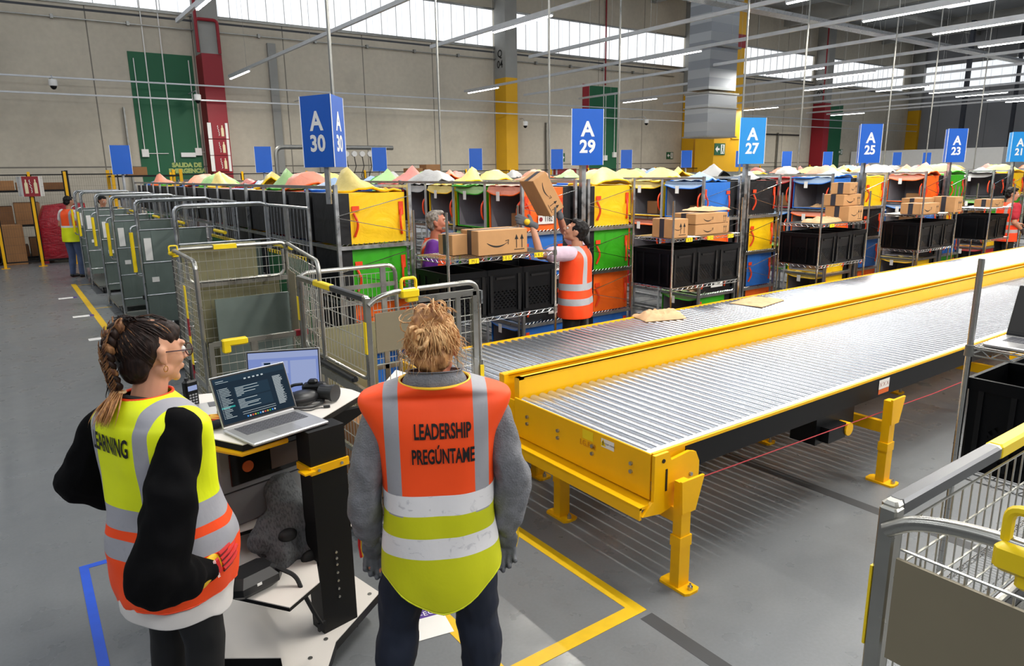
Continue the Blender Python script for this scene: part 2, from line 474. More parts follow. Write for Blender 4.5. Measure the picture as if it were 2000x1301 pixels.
# ------------------------------------------------------------------ roller conveyors
def _conv():
    CZ = .75; P = .0715; R = .0308
    def rollers(c, y0, y1, x0, n_all):
        me = MB().cyl((0, y0, 0), (0, y1, 0), R, n=18).mesh('roller', mat['roller'], True)
        try: me.set_sharp_from_angle(angle=radians(50))
        except Exception: pass
        for i in range(min(n_all, 100)):
            o = link('roller', me, c, (x0+i*P, 0, CZ-R))
        if n_all > 100:
            mb = MB()
            for i in range(100, n_all): mb.cyl((x0+i*P, y0, CZ-R), (x0+i*P, y1, CZ-R), R, n=10)
            o = mb.build('rollers', mat['roller'], c, smooth=True); o['kind'] = 'stuff'
        mb = MB()                                   # dark bearing ends along both rails
        for i in range(min(n_all, 110)):
            x = x0+i*P+P/2
            mb.box((x, y0+.012, CZ-.03), (.022, .02, .022)); mb.box((x, y1-.012, CZ-.03), (.022, .02, .022))
        mb.build('bearing_blocks', mat['blackp'], c)
    # near conveyor
    c = thing('roller_conveyor', 'near roller conveyor with yellow end plate, black side beam and yellow legs', 'conveyor', (0, 0, 0))
    x0, x1, ya, yb = 2.5, 27.0, 2.29, 3.44
    rollers(c, ya+.05, yb-.01, x0+.045, 200)
    e = MB(); e.b2((x0-.012, ya, .50), (x0, yb+.02, CZ+.002), bev=.003); e.b2((x0-.012, yb+.02, .50), (x0, yb+.09, CZ-.02))
    e.build('end_plate', mat['yel'], c)
    b = MB(); b.b2((x0-.1, ya-.02, .475), (x0+.09, yb+.05, .49)); b.b2((x0-.1, ya-.02, .42), (x0-.085, yb+.05, .485))
    b.build('lower_ledge', mat['yel'], c)
    s = MB(); s.b2((x0+.25, ya-.004, .60), (x1, ya+.02, CZ-.004)); s.build('side_beam', mat['black'], c)
    s = MB(); s.b2((x0, ya+.018, CZ-.02), (x1, ya+.05, CZ)); s.build('top_flange', mat['white'], c)
    s = MB(); s.b2((x0, ya-.01, CZ-.012), (x1, ya+.004, CZ+.004)); s.b2((x0, ya+.02, CZ-.15), (x0+.25, ya+.0, CZ-.004)); s.build('edge_strip', mat['yel'], c)
    # side bracket at the near corner
    k = MB(); M = Matrix.Rotation(pi/2, 3, 'X')
    poly = [(x0-.012, .50), (x0-.012, CZ), (x0+.09, CZ), (x0+.11, .70), (x0+.25, .715), (x0+.30, .70), (x0+.33, .64), (x0+.33, .52), (x0+.22, .45), (x0+.04, .42), (x0-.09, .44), (x0-.02, .50)]
    k.prism(poly, 0, .02, Matrix.Translation((0, ya, 0)).to_3x3() @ M if False else M)
    for i in range(len(k.v)): v = k.v[i]; k.v[i] = (v[0], v[1]+ya-.012, v[2])
    k.build('corner_bracket', mat['yel'], c)
    sl = MB(); sl.box((x0+.075, ya-.034, .60), (.012, .004, .12)); sl.cyl((x0+.05, ya-.03, .71), (x0+.05, ya-.037, .71), .011, n=12); sl.build('bracket_slots', mat['ink'], c)
    bm_ = MB().cyl((0, 0, 0), (-.012, 0, 0), .011, n=6).mesh('bolt', mat['galv'])
    for y in (3.32, 3.02, 2.72, 2.42):
        for z in (.615, .66): link('bolt', bm_, c, (x0-.012, y, z))
    bm2 = MB().cyl((0, 0, 0), (0, -.012, 0), .011, n=6).mesh('bolt', mat['galv'])
    for x, z in ((x0+.15, .545), (x0+.26, .585), (x0+.28, .54)): link('bolt', bm2, c, (x, ya-.032, z))
    # guard panels
    g = MB(); g.b2((x0+.02, 3.45, CZ-.13), (x1, 3.475, CZ+.12)); g.b2((x0+.02, 3.45, CZ+.108), (x1, 3.50, CZ+.12)); g.b2((x0+.02, 3.45, CZ-.2), (x0+.06, 3.5, CZ+.12))
    g.build('guard_rail', mat['yel'], c)
    g = MB(); g.b2((x0, 3.61, CZ-.2), (x1, 3.63, CZ+.12)); g.b2((x0, 3.59, CZ+.11), (x1, 3.635, CZ+.122)); g.b2((x0-.005, 3.58, CZ-.2), (x0+.03, 3.635, CZ+.12))
    g.build('guard_rail', mat['yel'], c)
    mb = MB()
    for i in range(16): mb.b2((x0+.4+1.5*i, 3.5, CZ-.1), (x0+.44+1.5*i, 3.6, CZ+.05))
    mb.build('guard_brackets', mat['yel'], c)
    # legs
    def leg(x, y, parent, top=.47, brace=True):
        l = MB()
        l.b2((x-.04, y-.03, 0.012), (x+.04, y+.03, .26)); l.b2((x-.035, y-.028, .26), (x+.035, y+.028, top))
        l.b2((x-.045, y-.034, .24), (x+.045, y+.034, .3))
        pl = [(x-.16, y-.03), (x-.14, y-.055), (x+.14, y-.055), (x+.16, y-.03), (x+.16, y+.03), (x+.14, y+.055), (x-.14, y+.055), (x-.16, y+.03)]
        pl = [(x+(q[1]-y)*1.0, y+(q[0]-x)*.62) for q in pl]
        l.prism(pl, 0, .014)
        o = l.build('leg', mat['yel'], parent)
        MB().cyl((x, y-.075, .012), (x, y-.075, .035), .014, n=6).cyl((x, y-.075, .03), (x, y-.075, .05), .006, n=8).build('foot_bolt', mat['galv'], o)
        return o
    for i in range(8):
        x = 2.64+2.1*i
        leg(x, 2.2, c, .60); leg(x, 3.17, c)
        br = MB(); br.b2((x-.02, 2.2, .36), (x+.02, 3.17, .44)); br.build('cross_beam', mat['yel'], c)
        k = MB(); M2 = Matrix.Rotation(pi/2, 3, 'X'); k.prism([(x-.05, .44), (x+.05, .44), (x+.11, .62), (x-.06, .62)], 0, .015, M2)
        for j in range(len(k.v)): v = k.v[j]; k.v[j] = (v[0], v[1]+2.17, v[2])
        k.build('leg_bracket', mat['yel'], c)
    mo = MB(); mo.b2((4.05, 2.32, .40), (4.5, 2.5, .58)); mo.b2((4.1, 2.26, .42), (4.3, 2.36, .52)); mo.build('drive_unit', mat['blackp'], c)
    MB().cyl((4.33, 2.34, .47), (4.33, 2.25, .47), .045, n=16).build('pulley', mat['yel'], c)
    for y in (2.7, 3.0): MB().b2((2.6, y, .38), (2.8, y+.12, .47)).build('motor_box', mat['blackp'], c)
    tag(MB().tube([(2.83, 2.27, .53), (5.5, 2.24, .49), (9.5, 2.24, .5), (26, 2.24, .5)], .0035, 6).build('red_pull_cord', plain('red_cord', '#a31220', .5)), 'thin red emergency pull cord stretched under the black side beam', 'cord')
    # stickers
    def sticker(nm, M, w, h, m_, par): 
        q = MB().quad((-w/2, -h/2, 0), (w/2, -h/2, 0), (w/2, h/2, 0), (-w/2, h/2, 0)); me = q.mesh(nm, m_); me.transform(M); return link(nm, me, par)
    Mx = lambda y, z: plane_M((x0-.0135, y, z), (0, -1, 0), (0, 0, 1))
    sticker('warning_label', Mx(2.60, .705), .10, .05, mat['paper'], c)
    me = bpy.data.meshes.new('warning_triangle'); me.from_pydata([(-.022, -.018, 0), (.022, -.018, 0), (0, .022, 0)], [], [(0, 1, 2)]); me.materials.append(mat['yel2']); me.transform(Mx(2.635, .705) @ Matrix.Translation((0, 0, .001))); link('warning_triangle', me, c)
    lettering('warning_text', '!', .03, Mx(2.635, .703) @ Matrix.Translation((0, 0, .002)), mat['ink'], c, .002)
    lettering('label_text', 'ATRAP. MANO', .013, Mx(2.585, .705) @ Matrix.Translation((0, 0, .002)), mat['ink'], c)
    sticker('rating_plate', Mx(2.76, .71), .09, .055, mat['yel2'], c)
    lettering('plate_text', 'I.G.F.M', .045, Mx(2.76, .655) @ Matrix.Translation((0, 0, .002)), plain('faded_orange_print', '#d08a08', .6), c, .001)
    S = lambda x, z: plane_M((x, ya-.0062, z), (1, 0, 0), (0, 0, 1))
    sticker('warning_label', S(4.80, .685), .14, .07, mat['paper'], c); sticker('warning_label', S(4.80, .635), .14, .035, plain('orange_label', '#d8641a', .5), c)
    lettering('label_text', '\u2715 \u2715 \u2715', .04, S(4.80, .685) @ Matrix.Translation((0, 0, .001)), mat['red_paint'], c)
    # far conveyor
    c2 = thing('roller_conveyor', 'far roller conveyor running beside the shelving, two paper mailers lying on it', 'conveyor', (0, 0, 0))
    rollers(c2, 3.66, 4.75, 2.40, 200)
    s = MB(); s.b2((2.35, 4.75, CZ-.16), (17, 4.79, CZ+.0)); s.b2((2.35, 3.64, CZ-.16), (17, 3.66, CZ-.005)); s.b2((2.34, 3.64, CZ-.16), (2.36, 4.79, CZ-.01)); s.build('side_beam', mat['yel'], c2)
    s = MB(); s.b2((2.35, 4.752, CZ), (17, 4.775, CZ+.004)); s.build('top_flange', mat['yel'], c2)
    for i in range(7): leg(2.9+2.1*i, 4.7, c2, .6); leg(2.9+2.1*i, 3.75, c2, .6)
_conv()

# ------------------------------------------------------------------ floor markings
def tape(pts, w, m, label, name='floor_tape', z=.0015):
    mb = MB()
    P = [Vector((p[0], p[1], 0)) for p in pts]
    for k, (a, b) in enumerate(zip(P, P[1:])):
        z += .0003
        d = (b-a).normalized()*(w/2); n = Vector((-d.y, d.x, 0))
        a2, b2 = a-d, b+d
        mb.add([(q.x, q.y, zz) for zz in (0.0003, z) for q in (a2-n, b2-n, b2+n, a2+n)], [(4, 5, 6, 7), (0, 1, 5, 4), (1, 2, 6, 5), (2, 3, 7, 6), (3, 0, 4, 7)])
    return tag(mb.build(name, m), label, 'floor marking')
tape([(2.30, 3.6), (2.31, 2.19), (0.9, 2.19)], .075, mat['tape_y'], 'yellow floor tape corner in front of the near conveyor')
tape([(1.50, 3.0), (1.50, 2.0)], .075, mat['tape_y'], 'yellow floor tape running under the person in the orange vest with jeans')
tape([(1.02, 17.0), (1.02, 6.0)], .09, mat['tape_y'], 'long yellow floor tape line beside the row of folded green containers')
tape([(.24, 4.33), (.10, 4.33), (.08, 2.2)], .045, mat['tape_b'], 'blue floor tape corner left of the person in the yellow vest')
tape([(.80, 3.0), (1.0, 2.2)], .09, mat['tape_b'], 'short blue floor tape under the mobile work station')
for i, (y) in enumerate((16.8, 13.55, 11.1, 9.2)):
    mb = MB().b2((1.05, y-.02, .0005), (1.32, y+.02, .0015)); tag(mb.build('floor_tape', mat['tape_y']), 'thin yellow tape tick between floor line and containers, %s from the far end' % ORD[i], 'floor marking', 'tape ticks')
for i, (x, y) in enumerate(((.77, 15.1), (.83, 12.9), (.86, 10.9))):
    t = thing('floor_placard', 'small white floor label beside the long yellow line, %s from the far end' % ORD[i], 'label', (x, y, 0.001), 0, 'floor labels')
    MB().b2((-.13, -.08, 0), (.10, .08, .0015)).build('sheet', mat['paper'], t); MB().b2((.10, -.08, 0), (.16, .08, .0015)).build('dark_end', mat['purple'], t)
t = thing('floor_placard', 'white and purple floor label lying between the legs of the person in jeans', 'label', (1.38, 2.72, .0017), radians(-12))
MB().b2((-.15, -.11, 0), (.13, .05, .0015)).build('sheet', mat['paper'], t)
MB().b2((-.15, .05, 0), (.13, .11, .0015)).build('purple_band', mat['purple'], t)
lettering('printed_text', 'K-B-EOL', .05, plane_M((.03, .08, .002), (1, 0, 0), (0, 1, 0)), mat['white'], t)
_dj = plain('dark_joint', '#3a3b3d', .6)
tag(MB().b2((4.24, -3, .0003), (4.33, 14, .001)).build('floor_joint', _dj), 'dark joint line crossing the floor beneath the near conveyor', 'floor marking')
tag(MB().b2((2.27, -3, .0003), (2.35, 2.12, .001)).build('floor_joint', _dj), 'dark joint line running on from the yellow tape corner', 'floor marking')
# ------------------------------------------------------------------ hanging signs
def _signs():
    w = .37; h = .585; r = w/sqrt(3)
    tri = [(r*cos(a), r*sin(a)) for a in (radians(-90), radians(30), radians(150))]
    def sign(x, y, txt, rot, m, label, grp, second=False, zb=2.21):
        s = thing('aisle_sign', label, 'sign', (x, y, 0), rot, grp)
        mb = MB().prism(tri, zb, zb+h); mb.build('sign_box', m, s)
        e = MB()
        for p in tri: e.cyl((p[0], p[1], zb), (p[0], p[1], zb+h), .004, n=6)
        e.build('edge_trim', mat['white'], s)
        if txt:
            a, b = txt.split()
            # faces: face normals at -30 and 210 deg
            for an in ((-30,) + ((90,) if second else ())):
                n = Vector((cos(radians(an)), sin(radians(an)), 0)); xd = Vector((-n.y, n.x, 0)); ri = r/2+.002
                lettering('letter', a, .215, plane_M(n*ri+Vector((0, 0, zb+.37)), xd, (0, 0, 1)), mat['white'], s, .006)
                lettering('number', b, .185, plane_M(n*ri+Vector((0, 0, zb+.19)), xd, (0, 0, 1)), mat['white'], s, .006)
        if zb and y > 10: MB().b2((-.02, -.02, 0), (.02, .02, zb)).build('sign_pole', mat['lamp_body'], s)
        elif x < 3: MB().b2((.04, -.02, 1.9), (.08, .02, zb)).build('sign_pole', mat['galv'], s)
        return s
    B, L = mat['blue_sign'], mat['blue_sign2']
    # rotation that turns the -30 degree face to azimuth a: rot = a+30
    sign(2.36, 5.98, 'A 30', radians(202+30), B, 'large blue three-sided sign reading A 30, leftmost of the near signs', 'near aisle signs', True)
    R = radians(-104+30)
    for x, t, m in ((5.28, 'A 29', B), (8.17, 'A 27', L), (11.15, 'A 25', B), (14.12, 'A 23', B), (16.95, 'A 21', L)):
        R = radians(-90-.45*math.degrees(atan2(x, 6))+30)
        sign(x, 5.98, t, R, m, '%s hanging sign reading %s, %s of the near signs from the left' % ('light blue' if m is L else 'blue', t, ORD[int(round((x-2.3)/2.95))]), 'near aisle signs')
    names = ['left of the green wall field', 'left of the A 30 sign', 'right of the A 30 sign', 'left of the yellow wall column', 'left of the A 29 sign', 'right of the A 29 sign', 'left of the duct outlet', 'left of the red column Q 02', 'beside the red column Q 02', 'right of the A 25 sign', 'left of the A 23 sign', 'right of the A 23 sign', 'left of the A 21 sign']
    for i in range(13):
        x = 2.2+2.93*i if i < 7 else 2.3+2.93*i
        t = '' if i < 7 else ''
        sign(x, 17.0, t, radians(-90-.8*math.degrees(atan2(x, 17))+30), B, 'small plain blue sign at the far end, %s' % names[i], 'far aisle signs')
_signs()

# ------------------------------------------------------------------ light tracks, cable trays, rods
def _lights():
    Z = 5.0
    unit_b = MB().b2((-.03, 0, 0), (.03, 1.95, .05)).mesh('housing', mat['lamp_body'])
    unit_t = MB().b2((-.022, .02, -.02), (.022, 1.93, 0)).mesh('tube', mat['lit'])
    X = [3.3, 6.2, 8.9, 11.85, 14.6, 17.35, 20.2, 22.5, 25.3, 28.2, 31.0, 33.6, 36.7, 38.7]
    lit = {0: (12.0, 1.5, -4), 1: (21.1, 6.2, 0), 2: (11.0, 1.5, -4), 3: (6.1, 0), 4: (21.0, 12.2, 6.2, 1, -4), 5: (6.1,), 6: (12.3, 6.3), 7: (21.0, 12.0), 8: (14.2, 6.0), 9: (13, ), 10: (21.1, 12.3), 11: (12.4,), 12: (12.4,), 13: (21.0, 12.4)}  # tubes above and behind the camera are unseen, added for more light
    for i, x in enumerate(X):
        y1 = 15.6 if i in (0, 2, 3) else 23.2
        t = thing('light_track', 'white light track hanging across the hall, %s from the left' % ORD[i], 'lighting track', (x, 0, Z), 0, 'light tracks')
        MB().b2((-.028, -6, .045), (.028, y1, .12)).build('rail', mat['lamp_body'], t)
        w = MB()
        for y in range(0, int(y1), 5): w.cyl((0, y+1.3, .12), (0, y+1.3, ZC-Z-.92), .004, n=5)
        w.build('suspension_wires', mat['steel'], t)
        for j, y in enumerate(lit[i]):
            where = 'rear' if y < -2 else 'overhead' if y < 3 else 'near' if y < 8 else ('middle' if y < 16 else 'far')
            l = thing('tube_light', 'lit tube light on the %s track from the left, %s part' % (ORD[i], where), 'light', (x, y, Z), 0, 'tube lights')
            link('housing', unit_b, l); link('tube', unit_t, l)
            area_light('tube_glow', (x, y+.97, Z-.03), .06, 1.9, 165, (1, .95, .86))
    # cable tray running along the hall
    t = thing('cable_tray', 'perforated silver cable tray running across the upper right', 'cable tray', (0, 0, 0))
    y, z = 10.2, 5.5
    MB().b2((6, y-.15, z-.03), (53.8, y+.15, z-.01)).b2((6, y-.155, z-.03), (53.8, y-.15, z+.05)).b2((6, y+.15, z-.03), (53.8, y+.155, z+.05)).build('tray', mat['galv'], t)
    mb = MB()
    for i in range(9): mb.cyl((9+5*i, y-.12, z), (9+5*i, y, z+.6), .004, n=5); mb.cyl((9+5*i, y+.12, z), (9+5*i, y, z+.6), .004, n=5); mb.cyl((9+5*i, y, z+.6), (9+5*i, y, ZC-.2), .004, n=5)
    mb.build('hangers', mat['steel'], t)
    for i, (y, z, x0, x1, lb) in enumerate(((24.9, 4.95, -8.9, 53, 'upper thin silver conduit running along the back wall'), (24.9, 4.5, -8.9, 53, 'lower thin silver conduit running along the back wall'))):
        c = MB(); c.b2((x0, y, z), (x1, y+.06, z+.045)); tag(c.build('wall_conduit', mat['lamp_body']), lb, 'conduit')
    c = MB(); c.b2((XW0+.1, 25.9, 6.78), (29, 25.95, 6.81))
    for k in range(18): c.b2((-8+2*k, 25.85, 6.74), (-7.92+2*k, 25.98, 6.86))
    tag(c.build('wall_conduit', mat['steel']), 'grey cable conduit with brackets just below the back windows', 'conduit')
    # rods from the roof down to the racks
    for i, (x, y, lb) in enumerate(((2.46, 6.03, 'above the A 30 sign'), (5.0, 8.6, 'left of the A 29 sign'), (6.9, 8.6, 'just left of the second near sign'), (9.6, 9.9, 'right of the A 29 sign'), (11.0, 8.2, 'left of the A 27 sign'), (13.6, 8.7, 'right of the A 27 sign'), (16.9, 8.6, 'above the A 25 sign'), (19.6, 8.9, 'left of the A 23 sign'), (24.0, 9.5, 'right of the A 23 sign'))):
        zb = 2.0 if i else 2.795
        tag(MB().cyl((x, y, zb), (x, y, ZC-.55), .016, n=6).build('suspension_rod', mat['steel']), 'thin steel rod rising to the roof, %s' % lb, 'rod', 'suspension rods')
    # black and red pipes on the walls
    tag(MB().tube(rounded([(41.2, 25.0, 5.9), (41.2, 25.0, 10.5)], .1), .04, 8).build('water_pipe', mat['red_paint']), 'dark red sprinkler pipe on column Q 02', 'pipe')
    tag(MB().tube(rounded([(24.2, 25.9, 6.1), (24.2, 25.9, 10.5)], .1), .035, 8).build('water_pipe', mat['red_paint']), 'thin dark red pipe above the green field right of the A 29 sign', 'pipe')
    tag(MB().tube(rounded([(5.85, 25.1, 6.0), (5.85, 25.1, 7.0), (6.5, 25.1, 7.0), (6.5, 25.1, 6.0)], .12), .05, 8).tube([(5.85, 25.1, 6.9), (5.85, 25.1, 10.5)], .05).build('water_pipe', mat['red_paint']), 'red pipe loop above the red painted column on the left', 'pipe')
    for i, x in enumerate((48.2, 51.5)):
        tag(MB().b2((x, 20-i*1.5, 0), (x+.28-.12*i, 20.2-i*1.5, ZC-.5)).build('steel_post', plain('dark_steel_%d' % i, '#262a33', .6)), '%s dark steel post standing before the far window strip' % ('thick' if i == 0 else 'thin'), 'post')
    # wall conduits, boxes and dark pipes
    for i, (x, z0, z1) in enumerate(((8.3, 0, 6.6), (9.9, 0, 4.6), (3.6, 0, 4.3), (20.6, 0, 4.3), (38.2, 0, 4.2))):
        tag(MB().b2((x, 25.86, z0), (x+(.28 if i < 2 else .05), 25.99, z1)).build('wall_duct', mat['col'] if i < 2 else mat['steel']), 'vertical metal cable duct on the back wall, %s from the left' % ORD[i], 'conduit', 'wall ducts')
    tag(MB().tube(rounded([(34.2, 25.9, 0), (34.2, 25.9, 4.1), (40.5, 25.9, 4.1)], .1), .04, 6).build('water_pipe', mat['ink']), 'dark pipe framing the pale wall between the A 27 and A 25 signs', 'pipe')
    # cameras
    for i, (x, y, z, lb) in enumerate(((1.75, 24.8, 4.72, 'at the upper left above the fence'), (5.6, 24.8, 4.5, 'over the green field'), (9.15, 24.8, 4.42, 'right of the red column'), (18.6, 24.8, 4.05, 'on the yellow wall column'), (25.9, 24.8, 4.35, 'right of the A 29 sign'))):
        t = thing('security_camera', 'small white dome camera %s' % lb, 'camera', (x, y, z), 0, 'dome cameras')
        MB().lathe([(.1, .0), (.11, .02), (.11, .16), (.09, .18)], n=16).build('camera_housing', mat['white'], t, smooth=True)
        MB().tube([(0, 0, .17), (0, .14, .3), (0, 1.19 if i != 3 else .4, .3)], .018, 6).build('camera_arm', mat['lamp_body'], t, smooth=True)
        MB().ell((0, 0, 0), (.085, .085, .1), 14, 8).build('camera_dome', mat['blackp'], t, smooth=True)
    # exit signs
    def exit_sign(x, y, z, w, arrow, lb):
        t = thing('exit_sign', 'green exit sign with %s arrow, %s' % ('a right-pointing' if arrow > 0 else 'a left-pointing', lb), 'sign', (x, y, z))
        MB().b2((-w/2, -.03, -w*.35), (w/2, 0, w*.35)).build('sign_board', mat['green_sign'], t)
        s = arrow; a = MB(); u = w*.1
        a.add([(s*p[0]*u, -.034, p[1]*u) for p in ((.3, .6), (2.2, .6), (2.2, 2.0), (4.4, 0), (2.2, -2.0), (2.2, -.6), (.3, -.6))], [(0, 1, 5, 6), (2, 3, 4), (1, 2, 4, 5)])
        a.build('arrow', mat['white'], t)
        p = MB(); p.add([(-s*q[0]*u, -.034, q[1]*u) for q in ((.8, -2.8), (4.3, -2.8), (4.3, 2.8), (.8, 2.8))], [(0, 1, 2, 3)]); p.build('door_symbol', mat['white'], t)
        r = MB(); c0 = -s*2.5*u
        r.add([(c0-.5*u, -.036, 1.4*u), (c0+.5*u, -.036, 1.4*u), (c0+.5*u, -.036, 2.4*u), (c0-.5*u, -.036, 2.4*u)], [(0, 1, 2, 3)])
        r.add([(c0-.6*u, -.036, 1.2*u), (c0+.6*u, -.036, 1.2*u), (c0+.5*u, -.036, -.5*u), (c0-.5*u, -.036, -.5*u)], [(0, 1, 2, 3)])
        r.add([(c0-.5*u, -.036, -.5*u), (c0, -.036, -.5*u), (c0-1.0*u, -.036, -2.5*u), (c0-1.5*u, -.036, -2.4*u)], [(0, 1, 2, 3)])
        r.add([(c0, -.036, -.5*u), (c0+.5*u, -.036, -.5*u), (c0+1.3*u, -.036, -2.3*u), (c0+.8*u, -.036, -2.6*u)], [(0, 1, 2, 3)])
        r.build('running_figure', mat['green_sign'], t)
    exit_sign(21.5, 26, 2.77, .55, 1, 'right of the yellow wall column')
    exit_sign(28.95, 26, 2.87, .5, -1, 'between two blue signs left of the duct')
    exit_sign(29.25, 23.05, 3.1, .8, -1, 'on the yellow column beside the A 27 sign')
    exit_sign(33.6, 26, 2.97, .5, 1, 'right of the A 27 sign')
    exit_sign(45.3, 26, 3.13, .5, -1, 'near the white partition')
_lights()
# ------------------------------------------------------------------ fabric bags, racks
FAB = {}
for _n, _c in dict(yellow='#fcca05', green='#36a812', orange='#fb6a10', blue='#2470cc', black='#0c0d12', red='#c0141f').items():
    m = Mat(_n+'_bag_fabric', _c, .5); m.vary(.07, 5); m.bump(m.noise(4, 5, dist=1.2), .5, .02); m.bump(m.noise(160, 2), .15, .002)
    FAB[_n] = m.finish()
    m = Mat(_n+'_lid_mesh', {'black': '#b4b3b2', 'blue': '#9ab4d4', 'yellow': '#e3cd7c', 'green': '#a8cf8c', 'orange': '#e8947a', 'red': '#d8887e'}[_n], .5); m.vary(.08, 6); m.bump(m.noise(8, 5, dist=1), .5, .02)
    FAB[_n+'_lid'] = m.finish()
mat['lining'] = plain('grey_lining', '#8d8a90', .75, vary=.12, scale=4, bump=.4, bscale=9)
mat['strap'] = plain('orange_strap', '#ee4514', .5)
mat['kraft'] = plain('kraft_cardboard', '#b98a5a', .75, vary=.06, scale=8, bump=.1, bscale=120)
mat['kraft2'] = plain('brown_cardboard', '#9c6f45', .8, vary=.08, scale=5, bump=.1, bscale=120)
mat['kraftdark'] = plain('old_cardboard', '#7b5433', .85, vary=.1, scale=5)
mat['mailer'] = plain('paper_mailer', '#cba67c', .7, vary=.12, scale=9, bump=.8, bscale=18)
mat['tape_d'] = plain('dark_packing_tape', '#33343c', .35)
LABELS = set()
def uniq(s):
    """every label used once"""
    assert s not in LABELS, s
    LABELS.add(s); return s

BX, BY, BH = .66, .62, .455       # depth, width, height of one bag
def _bag_mesh(color, opening):
    """bag with its opening towards -X (opening=True) or seen from its black back"""
    back = MB(); body = MB()
    def wall(p00, p10, p01, nu, nv, n, mb, amp=.008, seed=0):
        p00, p10, p01 = Vector(p00), Vector(p10), Vector(p01)
        du, dv = p10-p00, p01-p00; n = Vector(n)
        def fn(u, v):
            p = p00+du*u+dv*v; e = min(u, 1-u, v, 1-v)*6; e = min(e, 1)
            k = noise.noise(Vector((p.x*5+seed, p.y*5, p.z*7)))+.6*abs(noise.noise(Vector((p.x*11, p.y*11+seed, p.z*13))))
            return p+n*amp*e*k
        mb.grid(fn, nu, nv)
    sd = len(color)*3
    x0, x1, y0, y1 = -BX/2, BX/2, -BY/2, BY/2
    xs = x1-.11
    wall((x0, y0, 0), (xs, y0, 0), (x0, y0, BH), 12, 8, (0, -1, 0), body, .012, sd)
    wall((x0, y1, 0), (x0, y1, BH), (xs, y1, 0), 4, 4, (0, 1, 0), body)
    wall((x0, y0, BH), (xs, y0, BH), (x0, y1, BH), 6, 6, (0, 0, 1), body, .01)
    wall((x0, y0, 0), (x0, y1, 0), (xs, y0, 0), 2, 2, (0, 0, -1), body, 0)
    wall((x1, y0, 0), (x1, y0, BH), (x1, y1, 0), 6, 6, (1, 0, 0), back, .012, 3)
    wall((xs, y0, 0), (x1, y0, 0), (xs, y0, BH), 2, 4, (0, -1, 0), back, .003)
    wall((xs, y1, 0), (xs, y1, BH), (x1, y1, 0), 2, 4, (0, 1, 0), back, .003)
    wall((xs, y0, BH), (x1, y0, BH), (xs, y1, BH), 2, 4, (0, 0, 1), back, .003)
    lining = MB(); t = .012
    lining.add([(x0+.01, y0+t, t), (x0+.01, y1-t, t), (x0+.01, y1-t, BH-t), (x0+.01, y0+t, BH-t),
                (x1-.03, y0+t, t), (x1-.03, y1-t, t), (x1-.03, y1-t, BH-t), (x1-.03, y0+t, BH-t)],
               [(4, 5, 6, 7), (0, 1, 5, 4), (1, 2, 6, 5), (2, 3, 7, 6), (3, 0, 4, 7)])
    rim = MB(); rim.tube([(x0, y0, .005), (x0, y1, .005), (x0, y1, BH), (x0, y0, BH)], .009, 6, closed=True)
    return (body.mesh('bag_body', FAB[color], True), back.mesh('bag_back', FAB['black'], True), lining.mesh('bag_lining', mat['lining']), rim.mesh('bag_rim', FAB[color]))
BAGM = {c: _bag_mesh(c, True) for c in ('yellow', 'green', 'orange', 'blue', 'black', 'red')}
def _lid(color, k):
    """loose mesh lid of the top row, hinged at the upper front edge and thrown back"""
    rnd = random.Random(k*7+len(color)); h = rnd.choice((.05, .14, .24, .28)); sk = rnd.uniform(-.2, .2); l = rnd.uniform(.25, .55); pk = rnd.uniform(.25, .75); pv = rnd.uniform(.35, .7)
    dome = k % 2
    def fn(u, v):
        x = -BX/2+l*v+.08*sin(3*u+k); y = (u-.5)*BY*(1-.25*v)+sk*v
        tu = 1-abs(u-pk)/max(pk, 1-pk); tv = (v/pv if v < pv else (1-v)/(1-pv)); hh = h*max(0, tv)**1.1*(.15+.85*max(0, tu)**1.3) if not dome else h*.7*sin(pi*v)**.7*(.3+.7*sin(pi*u)**.6); z = BH+.01+hh+.035*noise.noise(Vector((u*4+k, v*4, k)))+.02*noise.noise(Vector((u*9+k, v*9, k)))
        return Vector((x, y, max(z, BH+.012)))
    mb = MB(); mb.m = 0; mb.grid(fn, 8, 8)
    mb.m = 1; e = [fn(i/8, 0) for i in range(9)]+[fn(1, i/8) for i in range(1, 9)]+[fn(1-i/8, 1) for i in range(1, 9)]+[fn(0, 1-i/8) for i in range(1, 8)]
    mb.tube(e, .011, 5, closed=True)
    return mb.mesh('bag_lid', [FAB[color+'_lid'], FAB[color]], True)
def _droop(color, k):
    """lid of an open bag sagging over the mouth"""
    def fn(u, v):
        y = (u-.5)*(BY+.01); d = .05+.05*sin(pi*u)+.02*noise.noise(Vector((u*3, k, 0)))
        return Vector((-BX/2-.01+.10*(1-v)*0-.02*v, y, BH+.015-d*v+.02*(1-v)*noise.noise(Vector((u*5, k, 1)))))
    mb = MB(); mb.grid(fn, 10, 4)
    def g(u, v): p = fn(u, 0); return Vector((p.x+.3*v, p.y, BH+.02+.035*abs(noise.noise(Vector((u*3, v*3, k))))))
    mb.grid(g, 10, 6); mb.m = 1; mb.tube([fn(i/10, 1) for i in range(11)], .008, 5)
    return mb.mesh('bag_flap', [FAB[color+'_lid'], FAB[color]], True)
LIDM = {c: [_lid(c, k) for k in range(7)] for c in BAGM}
DROOP = {c: [_droop(c, k) for k in range(2)] for c in BAGM}
def _strap():
    mb = MB(); mb.tube(rounded([(0, 0, .32), (-.055, 0, .26), (-.05, 0, .13), (0, 0, .08)], .09, 6), .011, 6); return mb.mesh('handle_strap', mat['strap'], True)
STRAP = _strap()
_sm = MB(); _sm.box((-BX/2+.045, -BY/2-.010, .31), (.045, .006, .12)); _sm.tube(rounded([(-BX/2+.045, -BY/2-.012, .30), (-BX/2+.075, -BY/2-.045, .2), (-BX/2+.045, -BY/2-.012, .07)], .09, 7), .011, 6)
